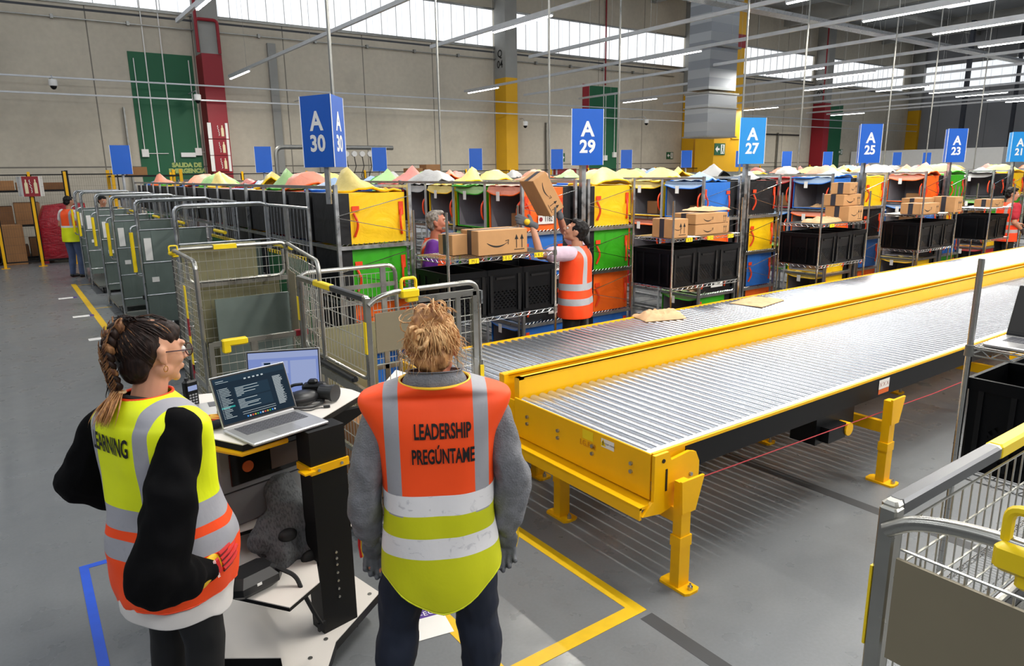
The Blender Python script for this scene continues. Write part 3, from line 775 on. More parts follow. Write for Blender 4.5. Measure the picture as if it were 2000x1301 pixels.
_sm2 = MB(); _sm2.box((BX/2-.16, -BY/2-.014, .32), (.07, .006, .045)); _sm2.tube(rounded([(BX/2-.14, -BY/2-.012, .28), (BX/2-.17, -BY/2-.05, .18), (BX/2-.14, -BY/2-.012, .07)], .09, 7), .012, 6)
SIDESTRAP2 = _sm2.mesh('side_strap', mat['strap'])
SIDESTRAP = _sm.mesh('side_strap', mat['strap'])
TAGM = MB().b2((-.004, -.03, -.05), (0, .03, .05)).mesh('clear_tag', mat['paper'])
def bag(color, x, y, z, label, group, flip=False, lid=None, k=0, end=False, droop=False, strap=True):
    b = thing('delivery_bag', uniq(label), 'bag', (x, y, z), pi if flip else 0, group)
    body, back, lining, rim = BAGM[color]
    link('bag_body', body, b); link('bag_back', back, b)
    if not flip:
        link('bag_lining', lining, b); link('bag_rim', rim, b)
        if strap: o = link('handle_strap', STRAP, b, (-BX/2, -BY/2+.03, 0))
        if end: link('side_strap', SIDESTRAP, b); link('side_strap', SIDESTRAP2, b)
        if droop: link('bag_flap', DROOP[color][k % 2], b); link('clear_tag', TAGM, b, (-BX/2-.045, .08, BH-.09))
    else:
        if end:
            for mm in (SIDESTRAP, SIDESTRAP2): o = link('side_strap', mm, b); o.scale = (1, -1, 1)
    if lid: link('bag_lid', LIDM[color][(k*3+len(color)) % 7], b)
    return b

def bag_label(b, txt, dot, x, z):
    """white number label on the camera side of an end bag"""
    q = MB().b2((x-.12, -BY/2-.024, z-.05), (x+.12, -BY/2-.020, z+.05)); q.build('number_label', mat['paper'], b)
    lettering('label_number', txt, .075, plane_M((x+.02, -BY/2-.0255, z), (1, 0, 0), (0, 0, 1)), mat['ink'], b, .001, sx=.75)
    MB().cyl((x-.085, -BY/2-.0255, z), (x-.085, -BY/2-.0265, z), .024, n=14).build('label_dot', dot, b)

NY = 16; PY = .685; Y0 = 6.0
def _rack(xa, xb, name, label, closed_left=False):
    """one row of shelves from the end plane Y0 towards the back wall; xa..xb in X"""
    t = thing('shelving_rack', uniq(label), 'shelving', (0, 0, 0))
    L = NY*PY+.1
    post = MB().b2((-.016, -.016, 0), (.016, .016, 2.06)).mesh('post', mat['galv'])
    thin = MB().b2((-.011, -.011, 0), (.011, .011, 2.03)).mesh('divider_post', mat['lamp_body'])
    for x in (xa, xb):
        link('post', post, t, (x, Y0, 0))
        for k in (4, 8, 12, 16): link('post', post, t, (x, Y0+k*PY+.03, 0))
    if not closed_left or True:
        for k in range(1, NY):
            if k % 4: link('divider_post', thin, t, (xa, Y0+k*PY+.02, 0))
    for z in (.03, .5, 1.0, 1.5):
        mb = MB(); w = .035
        mb.b2((xa, Y0-.012, z-w/2), (xb, Y0+.012, z+w/2)); mb.b2((xa-.01, Y0, z-.018), (xa+.012, Y0+L, z+.012)); mb.b2((xb-.012, Y0, z-.018), (xb+.01, Y0+L, z+.012))
        for k in range(int(L/.34)): mb.b2((xa, Y0+k*.34, z-.004), (xb, Y0+k*.34+.01, z+.004))
        mb.build('shelf', mat['galv'], t)
        mb = MB(); n = int((xb-xa)/.05)
        for i in range(n): mb.cyl((xa+.02+i*.05, Y0-.008, z+.02), (xa+.045+i*.05, Y0-.008, z+.036), .003, n=4)
        mb.build('shelf_wires', mat['chrome'], t)
    MB().b2((xa-.012, Y0-.012, 2.02), (xa+.012, Y0+L, 2.05)).b2((xb-.012, Y0-.012, 2.02), (xb+.012, Y0+L, 2.045)).build('top_rail', mat['galv'], t)
    mb = MB(); y = Y0-.035
    for z in (1.55, 1.05, .55):
        mb.cyl((xa, y, z+.24), (xb, y, z+.40), .004, n=5); mb.cyl((xa, y, z+.22), (xb, y, z+.06), .004, n=5)
    mb.build('cross_brace', mat['chrome'], t)
    return t
def far_post(x, i): pass

ENDS = {   # pole x: (left column colours from the top, right column colours)
    'A 29': (5.28, ('orange', 'blue', 'black', 'blue'), ('yellow', 'green', 'orange', 'blue')),
    'A 27': (8.17, ('blue', 'orange', 'black', 'green'), ('black', 'yellow', 'blue', 'orange')),
    'A 25': (11.15, ('blue', 'orange', 'yellow', 'yellow'), ('yellow', 'black', 'blue', 'orange')),
    'A 23': (14.12, ('orange', 'blue', 'black', 'yellow'), ('green', 'yellow', 'blue', 'green')),
    'A 21': (16.95, ('black', 'green', 'yellow', 'red'), ('yellow', 'green', 'black', 'blue')),
}
CYC = {'A 29': ['orange', 'green', 'yellow', 'black', 'red', 'green', 'blue', 'orange', 'yellow', 'black'],
       'A 27': ['blue', 'yellow', 'yellow', 'blue', 'green', 'orange', 'black', 'yellow', 'green', 'red'],
       'A 25': ['blue', 'red', 'black', 'green', 'yellow', 'blue', 'orange', 'black', 'yellow', 'green'],
       'A 23': ['orange', 'black', 'green', 'yellow', 'red', 'blue', 'green', 'orange', 'yellow', 'blue'],
       'A 21': ['black', 'yellow', 'orange', 'green', 'blue', 'yellow', 'red', 'black', 'green', 'orange']}
SH = ['top shelf', 'second shelf', 'third shelf', 'lowest shelf']
RN = {'A 29': 'second rack', 'A 27': 'third rack', 'A 25': 'fourth rack', 'A 23': 'fifth rack', 'A 21': 'sixth rack'}
def _fill():
    # rack A 30, its black bag backs towards the containers
    xa, xb = 2.41, 3.13
    _rack(xa, xb, 'A 30', 'single shelving rack with black bag backs, leftmost of the racks')
    cols = ('yellow', 'green', 'orange', 'blue')
    ncol = ['yellow', 'blue', 'orange', 'green', 'yellow', 'blue', 'red', 'yellow', 'green', 'orange', 'blue', 'black', 'yellow', 'green', 'orange', 'blue']
    for r in range(4):
        z = (1.525, 1.025, .525, .05)[r]
        for k in range(16 if r == 0 else (7 if r == 1 else 4)):
            y = Y0+.35+k*PY; c = cols[r] if k == 0 else ncol[(k+r*3) % 16]
            lb = ('%s delivery bag at the near end of the first rack, %s' % (c, SH[r])) if k == 0 else 'black-backed bag in the first rack, %s, %s from its near end' % (SH[r], ORD[k])
            bag(c, 2.77, y, z, lb, 'bags in the A 30 rack', flip=True, lid=(r == 0), k=k, end=(k == 0))
    for nm, (xp, left, right) in ENDS.items():
        la, lb_ = xp-.83, xp-.10
        ra, rb = xp+.09, xp+.80
        t = _rack(la, lb_, nm, 'left half of the double shelving rack, %s from the left' % RN[nm].split()[0])
        t2 = _rack(ra, rb, nm, 'right half of the double shelving rack, %s from the left' % RN[nm].split()[0])
        MB().b2((xp-.03, Y0-.03, 0), (xp+.03, Y0+.02, 2.215)).build('sign_post', mat['galv'], t)
        near = xp < 12
        for r in range(4):
            z = (1.525, 1.025, .525, .05)[r]
            for k in range(10 if (r == 0 and near) else (7 if r == 0 else (3 if r < 3 else 1))):
                c = left[r] if k == 0 else CYC[nm][(k+r*4) % 10]
                y = Y0+.35+k*PY
                l = '%s open bag %s of the %s, left side, %s' % (c, 'at the near end' if k == 0 else '%s along the side' % ORD[k], RN[nm], SH[r])
                b = bag(c, (la+lb_)/2, y, z, l, 'open bags in the %s rack' % nm, lid=(r == 0), k=k+int(xp), end=(k == 0), droop=True, strap=(k < 4))
                if k == 0 and (nm, r) in LBL: bag_label(b, *LBL[(nm, r)])
            for k in range(9 if (r == 0 and near) else (6 if r == 0 else 1)):
                c = right[r] if k == 0 else CYC[nm][(k+r*4+5) % 10]
                y = Y0+.35+k*PY
                l = '%s bag %s of the %s, right side, %s' % (c, 'at the near end' if k == 0 else '%s along the side' % ORD[k], RN[nm], SH[r])
                bag(c, (ra+rb)/2, y, z, l, 'bags on the right of the %s rack' % nm, flip=True, lid=(r == 0), k=k+int(xp)+1, end=(k == 0))
    # racks further right, only their tops show
    rnd = random.Random(3); CL = ['yellow', 'green', 'orange', 'blue', 'black', 'red']
    for i, xp in enumerate((19.8, 22.8, 25.7)):
        _rack(xp-.83, xp-.1, 'x', 'partly hidden shelving rack at the far right, %s of three' % ORD[i])
        for k in range(8):
            c = CL[(k*5+i*2) % 6]
            bag(c, xp-.45, Y0+.35+k*PY*1.5, 1.525, '%s bag on top of the %s far right rack, %s from its near end' % (c, ORD[i], ORD[k]), 'bags on the far right racks', lid=True, k=k+i)
LBL = {('A 29', 0): ('1182', mat['red_paint'], -.02, .12), ('A 29', 1): ('3484', mat['blue_sign'], .1, .1), ('A 29', 2): ('1337', mat['ink'], .12, .12), ('A 27', 2): ('3421', mat['ink'], .02, .12), ('A 25', 0): ('226', mat['ink'], -.1, .12), ('A 25', 3): ('211', mat['ink'], 0, .2)}
_fill()
# ------------------------------------------------------------------ cartons
def _smile(w):
    mb = MB(); n = 14; pts = []
    for i in range(n+1):
        t = i/n; x = (t-.5)*w; y = -.16*w*(1-(2*t-1)**2); th = .045*w*sin(pi*min(t*1.15, 1))**.7+.004*w
        pts.append(((x, y+th/2), (x, y-th/2-.02*w)))
    vs = []; fs = []
    for a, b in pts: vs += [(a[0], a[1], 0), (b[0], b[1], 0)]
    for i in range(n): fs.append((2*i, 2*i+1, 2*i+3, 2*i+2))
    mb.add(vs, fs)
    mb.add([(w*.36, .05*w, 0), (w*.56, .09*w, 0), (w*.53, .055*w, 0), (w*.40, .025*w, 0)], [(0, 3, 2, 1)])
    mb.add([(w*.56, .09*w, 0), (w*.53, -.12*w, 0), (w*.50, -.10*w, 0), (w*.52, .05*w, 0)], [(0, 3, 2, 1)])
    return mb
def _arrows(h):
    mb = MB()
    for x in (-.22*h, .22*h):
        mb.add([(x-.03*h, -.42*h, 0), (x+.03*h, -.42*h, 0), (x+.03*h, .2*h, 0), (x-.03*h, .2*h, 0)], [(0, 1, 2, 3)])
        mb.add([(x-.15*h, .15*h, 0), (x+.15*h, .15*h, 0), (x, .5*h, 0)], [(0, 1, 2)])
    mb.add([(-.42*h, -.55*h, 0), (.42*h, -.55*h, 0), (.42*h, -.5*h, 0), (-.42*h, -.5*h, 0)], [(0, 1, 2, 3)])
    return mb
def carton(label, size, loc, rz=0, group=None, m='kraft', smile=True, arrows=True, tape='left', rot=None, smile_face='-y'):
    """size x (smile face width), y depth, z height; smile is on the -y face"""
    sx, sy, sz = size
    c = thing('cardboard_box', uniq(label), 'box', loc, rz, group)
    if rot: c.rotation_euler = rot
    MB().box((0, 0, sz/2), size, bev=.004).build('carton_body', mat[m], c)
    e = .0015
    if tape == 'left':
        MB().b2((-sx/2-e, -.035, 0.002), (-sx/2, .035, sz-.002)).b2((-sx/2-e, -.035, sz), (sx/2+e, .035, sz+e)).b2((sx/2, -.035, .002), (sx/2+e, .035, sz)).build('packing_tape', mat['tape_d'], c)
    elif tape == 'top':
        MB().b2((-sx/2, -.025, sz), (sx/2, .025, sz+e)).build('packing_tape', mat['kraft2'], c)
    F = plane_M((-.12*sx, -sy/2-e, sz*.5), (1, 0, 0), (0, 0, 1))
    if smile:
        w = min(sx*.42, sz*1.4)
        me = _smile(w).mesh('smile_print', mat['ink']); me.transform(F); link('smile_print', me, c)
    if arrows:
        h = min(sz*.62, .14)
        me = _arrows(h).mesh('arrow_print', mat['ink']); me.transform(plane_M((sx*.5-h*.6-.01, -sy/2-e, sz*.48), (1, 0, 0), (0, 0, 1))); link('arrow_print', me, c)
    return c
def mailer(label, w, d, h, loc, rz, k=0, group=None):
    """crumpled paper mailer"""
    def top(u, v):
        e = min(min(u, 1-u), min(v, 1-v))*5; e = min(e, 1)**.5
        return Vector(((u-.5)*w, (v-.5)*d, .003+h*e*(.62+.5*noise.noise(Vector((u*3+k, v*3, k)))-.35*abs(noise.noise(Vector((u*7, v*6, k+4)))))+.012*e*noise.noise(Vector((u*13, v*13, k)))))
    mb = MB(); mb.grid(top, 26, 20); mb.grid(lambda u, v: Vector(((u-.5)*w, (.5-v)*d, 0.0)), 4, 4)
    n = 16
    for i in range(16): pass
    mb.add([(-w/2, -d/2, 0), (w/2, -d/2, 0), (w/2, -d/2, .004), (-w/2, -d/2, .004)], [(0, 1, 2, 3)])
    o = mb.build('paper_mailer', mat['mailer'], None, smooth=True); o.location = loc; o.rotation_euler = (0, 0, rz)
    return tag(o, uniq(label), 'parcel', group)

# ------------------------------------------------------------------ black crates
def _crate_mat():
    m = Mat('black_crate_plastic', '#040508', .45, 0, 0, .16); x, y, z = m.xyz()
    u = (x+y)*24; v = z*24
    a = ((u+v).mod(1.0)-.5).abs(); b = ((u-v).mod(1.0)-.5).abs()
    hole = (a < .30) & (b < .30)
    sidex = ((x.abs() < .12) & (y.abs() > .27)) | ((y.abs() < .2) & (x.abs() > .18))
    reg = sidex & z.between(.05, .22)
    s = (hole & reg).inv(); m.nt.links.new(s.v, m.b.inputs['Alpha']); m.vary(.1, 9)
    return m.finish()
mat['crate'] = _crate_mat()
def _crate_mesh():
    w, d, h, t = .385, .58, .41, .008
    mb = MB()
    def ring(z, o): return [(-w/2+o, -d/2+o, z), (w/2-o, -d/2+o, z), (w/2-o, d/2-o, z), (-w/2+o, d/2-o, z)]
    vs = ring(0, .012)+ring(h-.05, .0)+ring(h-.05, -.008)+ring(h, -.008)+ring(h, t)+ring(.02, t+.012)
    fs = [(3, 2, 1, 0)]
    for r in range(5):
        for i in range(4): j = (i+1) % 4; fs.append((4*r+i, 4*r+j, 4*r+4+j, 4*r+4+i))
    fs.append((20, 21, 22, 23)); mb.add(vs, fs)
    return mb.mesh('crate_shell', mat['crate']), w, d, h
CRM, CW, CD, CHH = _crate_mesh()
_rb = MB()
for _x in (-CW/2, CW/2):
    for _y in (-.24, -.12, .12, .24): _rb.box((_x*1.0, _y, .2), (.014, .02, .34))
for _y in (-CD/2, CD/2):
    for _x in (-.15, .15): _rb.box((_x, _y, .2), (.03, .014, .34))
    _rb.box((0, _y, .33), (.2, .016, .02))
CRIB = _rb.mesh('crate_ribs', mat['blackp'])
def crate(label, loc, rz=0, group=None):
    c = thing('plastic_crate', uniq(label), 'crate', loc, rz, group)
    link('crate_shell', CRM, c); link('crate_ribs', CRIB, c); return c

# ------------------------------------------------------------------ chrome wire carts
def wire_cart(label, loc, rz, W=1.15, D=.58, zs=(.16, .90, 1.43), H=1.83, group=None, tags=None):
    """local origin at the near left foot, x along the width, y depth"""
    t = thing('wire_cart', uniq(label), 'cart', loc, rz, group)
    for x in (0, W):
        for y in (0, D):
            mb = MB(); mb.cyl((x, y, .1), (x, y, H), .0125, n=10)
            for k in range(int((H-.15)/.051)): mb.cyl((x, y, .16+k*.051), (x, y, .163+k*.051), .0134, n=10, cap=False)
            mb.build('post', mat['chrome'], t, smooth=True)
            w = MB(); w.cyl((x-.012, y, .05), (x+.012, y, .05), .05, n=16); w.build('caster_wheel', mat['darkgrey'], t)
    for z in zs:
        mb = MB()
        for (a, b) in (((0, 0), (W, 0)), ((W, 0), (W, D)), ((W, D), (0, D)), ((0, D), (0, 0))):
            for dz in (0, -.03): mb.cyl((a[0], a[1], z+dz), (b[0], b[1], z+dz), .0035, n=5)
            L = sqrt((b[0]-a[0])**2+(b[1]-a[1])**2); n = max(2, int(L/.04))
            for i in range(n):
                p = [a[j]+(b[j]-a[j])*i/n for j in (0, 1)]; q = [a[j]+(b[j]-a[j])*(i+1)/n for j in (0, 1)]
                mb.cyl((p[0], p[1], z if i % 2 else z-.03), (q[0], q[1], z-.03 if i % 2 else z), .0025, n=4)
        n = int(W/.025)
        for i in range(1, n): mb.cyl((W*i/n, 0, z+.003), (W*i/n, D, z+.003), .002, n=4, cap=False)
        for y in (.15, .3, .45): mb.cyl((0, y, z-.002), (W, y, z-.002), .003, n=4)
        mb.build('shelf', mat['chrome'], t)
        c = MB()
        for x in (0, W):
            for y in (0, D): c.cyl((x, y, z-.035), (x, y, z+.012), .019, .017, n=10)
        c.build('shelf_collar', mat['steel'], t, smooth=True)
    if tags:
        for i, (x, s) in enumerate(tags):
            MB().b2((x-.05, -.012, zs[2]-.04), (x+.05, -.006, zs[2]+.002)).build('yellow_tag', mat['yel2'], t)
            lettering('tag_text', s, .04, plane_M((x, -.0125, zs[2]-.02), (1, 0, 0), (0, 0, 1)), mat['ink'], t)
    return t
CY = 5.05
CART = [(2.97, 'A 29', ('M J', 'D E S M', 'A R C')), (5.72, 'A 27', ('A B', 'C D E', 'F G H')), (8.5, 'A 25', ('A',)), (11.2, 'A 23', ()), (13.62, 'A 21', ()), (16.8, 'right edge', ())]
def _carts():
    who = ['left of the woman reaching up', 'holding two stacked cartons, left of the black bag', 'with a pyramid of cartons, near the fourth rack', 'near the fifth rack', 'just left of the person in the red shirt', 'behind the person in the red shirt']
    wh2 = ['cart left of the woman reaching up', 'cart with the stacked carton pair', 'cart with the carton pyramid', 'cart with the long flat carton', 'fifth cart from the left', 'cart behind the person in red']
    for i, (x, nm, tg) in enumerate(CART):
        wire_cart('chrome wire cart with black crates, %s' % who[i], (x, CY, 0), 0, W=(.9 if i == 4 else 1.15), tags=[(.25+.35*j, s) for j, s in enumerate(tg)], group='carts beside the conveyor')
        for k in range(2 if i == 4 else 3):
            crate('black crate on the %s, %s from the left' % (wh2[i], ORD[k]), (x+.195+.385*k, CY+.29, .905), 0, 'black crates on the carts')
        if i in (1, 2, 3):
            for k in range(3):
                mailer('paper mailer inside the %s black crate on the %s' % (ORD[k], wh2[i]), .3, .5, .17, (x+.195+.385*k, CY+.29, .93), 0, k+i, 'mailers in the crates')
    z = 1.437
    # cart 1
    carton('large brown box with smile print on the cart between the two facing workers', (.52, .30, .215), (3.59, 5.27, z), radians(-2), None)
    carton('small brown box behind the large box with the smile print', (.2, .22, .18), (3.26, 5.42, z), radians(4), None, smile=False, arrows=False)
    # cart 2
    g = 'boxes on the cart left of the black bag'
    carton('flat brown smile box, lower of the stacked pair left of the black bag', (.56, .34, .115), (6.45, 5.30, z), 0, g)
    carton('flat brown smile box, upper of the stacked pair left of the black bag', (.56, .34, .115), (6.44, 5.30, z+.12), radians(1), g)
    carton('brown box half hidden right of the stacked pair', (.22, .36, .16), (6.79, 5.42, z), 0, g, smile=False)
    carton('brown smile box at the left end of the second cart', (.24, .3, .2), (5.86, 5.22, z), radians(-4), g)
    mailer('crumpled paper mailer draped on top of the stacked pair of boxes', .5, .36, .05, (6.72, 5.44, z+.245), radians(8), 3)
    # cart 3
    g = 'boxes on the cart near the fourth rack'
    carton('brown smile box, bottom of the pyramid near the fourth rack', (.36, .34, .2), (9.38, 5.25, z), 0, g)
    carton('brown smile box, middle of the pyramid near the fourth rack', (.46, .3, .15), (9.42, 5.32, z+.205), radians(2), g)
    carton('small brown box, top of the pyramid near the fourth rack', (.34, .25, .15), (9.42, 5.3, z+.36), radians(14), g)
    mailer('long paper mailer left of the box pyramid', .6, .3, .09, (8.95, 5.3, z), radians(4), 5)
    # cart 4
    g = 'boxes on the cart near the fifth rack'
    carton('long flat smile box on the cart near the fifth rack', (.6, .3, .16), (11.55, 5.25, z), 0, g)
    carton('upper brown box behind the long flat box near the fifth rack', (.5, .32, .22), (11.95, 5.45, z), 0, g, smile=False)
    carton('brown box at the right end of the cart near the fifth rack', (.26, .34, .24), (12.22, 5.15, z), 0, g, smile=False)
    # cart 5, 6
    carton('flat smile box on the cart left of the person in the red shirt', (.45, .3, .13), (14.2, 5.3, z), 0, g)
    carton('brown box lying under the cart near the fifth rack', (.55, .34, .22), (11.75, 5.35, .22), radians(12), g)
    carton('brown box under the cart near the fifth rack, left of the tilted one', (.36, .3, .18), (11.35, 5.3, .17), radians(-8), g, smile=False)
    # parcels on the conveyor
    mailer('crumpled brown paper mailer, nearer of two on the far conveyor', .44, .30, .10, (5.05, 4.60, .752), radians(-18), 1)
    mailer('flat brown paper mailer, farther of two on the far conveyor', .55, .36, .03, (6.47, 4.50, .752), radians(10), 2)
    # parcels inside open bags
    rnd = random.Random(11)
    n = 0
    for nm, (xp, left, right) in ENDS.items():
        for r in range(3):
            for k in range(3):
                if xp > 12 and (k > 1 or r > 1): continue
                zz = (1.54, 1.04, .54)[r]; yy = Y0+.35+k*PY
                c = left[r] if k == 0 else CYC[nm][(k+r*4) % 10]
                base = 'in the %s bag %s of the %s, %s' % (c, 'at the end' if k == 0 else ORD[k]+' along the side', RN[nm], SH[r])
                if rnd.random() < .75:
                    carton('brown box '+base, (rnd.uniform(.22, .3), rnd.uniform(.2, .34), rnd.uniform(.1, .22)), (xp-.46+rnd.uniform(-.06, .1), yy+rnd.uniform(-.03, .08), zz+.002), pi/2*rnd.choice((1, -1))*0+radians(90+rnd.uniform(-12, 12)), 'boxes in open bags', m=rnd.choice(('kraft', 'kraft2')), smile=rnd.random() < .4, arrows=False, tape=rnd.choice(('left', 'top')))
                if rnd.random() < .6:
                    mailer('paper mailer '+base, .3, .22, .06, (xp-.60, yy-.1+rnd.uniform(-.04, .04), zz+.0), rnd.uniform(0, 3), n, 'mailers in open bags')
                n += 1
_carts()
# ------------------------------------------------------------------ voxel union of simple volumes into one smooth surface
def remeshed(name, mb, voxel, m, parent=None, smooth=4, wr=0, wf=6, seed=0, wdir=None, dec=0, keep=None):
    me = bpy.data.meshes.new(name); me.from_pydata(mb.v, [], mb.f)
    bm = bmesh.new(); bm.from_mesh(me); bmesh.ops.recalc_face_normals(bm, faces=bm.faces); bm.to_mesh(me); bm.free()
    o = bpy.data.objects.new(name, me); COL.objects.link(o)
    r = o.modifiers.new('r', 'REMESH'); r.mode = 'VOXEL'; r.voxel_size = voxel; r.adaptivity = 0
    s = o.modifiers.new('s', 'SMOOTH'); s.factor = .5; s.iterations = smooth
    dg = bpy.context.evaluated_depsgraph_get(); dg.update()
    out = bpy.data.meshes.new_from_object(o.evaluated_get(dg))
    bpy.data.objects.remove(o); bpy.data.meshes.remove(me)
    out.name = name
    if wr:
        ns = [v.normal.copy() for v in out.vertices]
        for v, n in zip(out.vertices, ns):
            p = v.co
            q = Vector((p.x*wf+seed, p.y*wf, p.z*wf*.8))
            k = noise.noise(q)+.5*noise.noise(q*2.3)-.6*abs(noise.noise(q*1.3+Vector((9, 3, 1))))
            w = wr if keep is None else wr*keep(p)
            v.co = p+n*(k*w)
    out.materials.clear()
    for x in (m if isinstance(m, (list, tuple)) else [m]): out.materials.append(x)
    out.polygons.foreach_set('use_smooth', [True]*len(out.polygons))
    out.update()
    return link(name, out, parent)
# ------------------------------------------------------------------ roll cages
mat['cage'] = mat['galv']
def _cm():
    m = Mat('cage_tube_zinc', '#a6a59f', .3, .95); m.vary(.12, 7); m.rough_vary(.22, .42, 9); mat['cage'] = m.finish()
    m = Mat('cage_wire_zinc', '#c6c5bd', .3, .9); mat['cwire'] = m.finish()
    m = Mat('dark_rail_zinc', '#5c5d60', .32, .85); mat['railz'] = m.finish()
    m = Mat('brown_steel_plate', '#857c66', .55, .15); m.vary(.06, 3); m.bump(m.noise(300, 2), .05, .001); mat['plate'] = m.finish()
    m = Mat('grey_green_sheet', '#76837e', .42, .5); m.vary(.12, 1.2); m.vary(.06, 9); mat['sheet'] = m.finish()
    m = Mat('old_sheet', '#8b8768', .45, .5); m.vary(.15, 2.5); mat['sheet_old'] = m.finish()
    mat['rubber'] = plain('black_rubber', '#1d1e20', .4)
    m = Mat('hazard_strip', '#e8c81a', .5); x, y, z = m.xyz(); m.mix(((x+y*1.0).mod(.08) < .035), '#15150f'); mat['hazard'] = m.finish()
    mat['green_net'] = plain('dark_green_board', '#0c4a22', .6, vary=.1)
_cm()
def wires_panel(mb, o, u, v, W, H, nu, nv, r=.0022, rh=.003):
    """wires: nu vertical (along v), nv horizontal (along u)"""
    o, u, v = Vector(o), Vector(u), Vector(v)
    for i in range(1, nu): p = o+u*(W*i/nu); mb.cyl(p, p+v*H, r, n=5, cap=False)
    for j in range(nv+1): p = o+v*(H*j/nv); mb.cyl(p, p+u*W, rh, n=5, cap=False)
def caster(parent, x, y, fork=True):
    o = MB().cyl((x-.016, y, .055), (x+.016, y, .055), .055, n=20).build('caster_wheel', mat['darkgrey'], parent, smooth=True)
    MB().b2((x-.025, y-.03, .05), (x-.019, y+.03, .13)).b2((x+.019, y-.03, .05), (x+.025, y+.03, .13)).b2((x-.03, y-.035, .12), (x+.03, y+.035, .14)).build('caster_fork', mat['galv'], o)
def _latch(t, x, y, z, rz=0, s=1):
    """yellow plastic latch with a loop handle"""
    mb = MB(); mb.b2((x-.055*s, y-.028, z-.06*s), (x+.055*s, y+.028, z-.01), bev=.008); mb.b2((x-.02*s, y-.02, z-.085*s), (x+.05*s, y+.02, z-.05*s), bev=.006)
    mb.tube(rounded([(x-.045*s, y, z-.02), (x-.045*s, y, z+.05*s), (x+.045*s, y, z+.05*s), (x+.045*s, y, z-.02)], .022*s, 5), .0095*s, 8)
    mb.build('latch', mat['yel2'], t, smooth=True)
def cage_wide(label, loc, rz):
    """roll cage: latch side along x (0..W), rail side along y (0..L)"""
    t = thing('roll_cage', uniq(label), 'roll cage', loc, rz)
    W, L, H = .71, 1.10, 1.5; r = .0155
    C = mat['cage']
    # rail side, x = 0
    MB().b2((-.02, 0, .14), (.015, .035, H-.005), bev=.004).build('corner_post', C, t)
    MB().b2((-.02, L-.035, .14), (.015, L, H-.005), bev=.004).build('corner_post', C, t)
    MB().b2((-.022, .01, H-.03), (.012, L-.02, H+.004), bev=.006).build('top_rail', C, t)
    MB().b2((-.024, .5, H-.032), (.014, .78, H+.006), bev=.006).build('yellow_tab', mat['yel2'], t)
    MB().b2((-.023, .03, H-.031), (.013, .5, H+.005), bev=.006).build('rail_sleeve', mat['railz'], t)
    mb = MB(); mb.tube(rounded([(0, .045, H-.04), (0, .045, 1.02), (0, L-.06, 1.02), (0, L-.06, H-.04)], .07), .011, 8); mb.build('upper_frame', C, t, smooth=True)
    mb = MB(); wires_panel(mb, (0, .05, 1.06), (0, 1, 0), (0, 0, 1), L-.12, .38, 20, 4); mb.build('upper_wire_mesh', mat['cwire'], t)
    MB().b2((-.03, .22, .965), (.012, .95, 1.0), bev=.008).build('rubber_bar', mat['rubber'], t)
    mb = MB(); mb.b2((-.018, .02, .90), (.006, L-.02, .955)); mb.b2((-.018, .02, .16), (.006, L-.02, .20)); mb.b2((-.014, .02, .5), (.004, L-.02, .53)); mb.build('lower_frame', C, t)
    mb = MB(); wires_panel(mb, (0, .04, .2), (0, 1, 0), (0, 0, 1), L-.08, .7, 22, 7); mb.build('lower_wire_mesh', mat['cwire'], t)
    MB().b2((-.024, .0, 1.18), (-.019, .03, 1.36)).build('yellow_tab', mat['yel2'], t)
    MB().b2((-.024, L-.03, 1.2), (-.019, L, 1.36)).build('yellow_tab', mat['yel2'], t)
    # latch side, y = 0
    mb = MB(); mb.tube(rounded([(.0, .0, H-.05), (.05, 0, H-.012), (.16, 0, H+.012), (.35, 0, H+.014), (W-.02, 0, H+.014), (W, 0, H-.09), (W, 0, .14)], .06, 6), r, 10)
    mb.build('latch_side_tube', C, t, smooth=True)
    mb = MB(); mb.b2((.30, -.012, H-.065), (W-.02, .012, H-.03)); mb.b2((W-.045, -.012, .16), (W-.012, .012, H-.04)); mb.b2((W-.16, -.008, .16), (W-.13, .008, H-.05)); mb.b2((.0, -.01, .14), (W, .01, .18)); mb.b2((0, -.008, .88), (W, .008, .9)); mb.build('door_frame', C, t)
    mb = MB(); wires_panel(mb, (.03, 0, .18), (1, 0, 0), (0, 0, 1), W-.05, 1.24, 17, 12); mb.build('door_wire_mesh', mat['cwire'], t)
    MB().b2((.03, -.014, 1.185), (.265, -.006, 1.405)).build('blank_plate', mat['plate'], t)
    _latch(t, .245, -.005, H+.03)
    MB().b2((W-.01, -.022, .9), (W+.016, -.016, 1.0)).build('yellow_tab', mat['yel2'], t)
    mb = MB()
    for z in (.4, .95, 1.38): mb.b2((W+.008, -.02, z), (W+.02, .02, z+.08))
    mb.build('hinge', mat['galv'], t)
    # far side, y = L
    mb = MB(); mb.tube(rounded([(0, L, .14), (0, L, H+.01), (W, L, H+.01), (W, L, .14)], .08, 6), r, 10); mb.b2((0, L-.008, H-.14), (W, L+.004, H-.11)); mb.b2((W-.12, L-.01, .16), (W-.08, L+.006, H)); mb.b2((.0, L-.01, .75), (W, L+.006, .79)); mb.build('far_frame', C, t)
    mb = MB(); wires_panel(mb, (.02, L, .2), (1, 0, 0), (0, 0, 1), W-.04, 1.26, 20, 6); mb.build('far_wire_mesh', mat['cwire'], t)
    # open side, x = W
    mb = MB(); wires_panel(mb, (W, .03, .2), (0, 1, 0), (0, 0, 1), L-.06, .62, 18, 5); mb.b2((W-.01, 0, .82), (W+.01, L, .85)); mb.build('side_wire_mesh', mat['cwire'], t)
    MB().b2((-.02, -.02, .13), (W+.02, L+.02, .165)).build('base', C, t)
    for x in (.06, W-.06):
        for y in (.08, L-.08): caster(t, x, y)
    return t
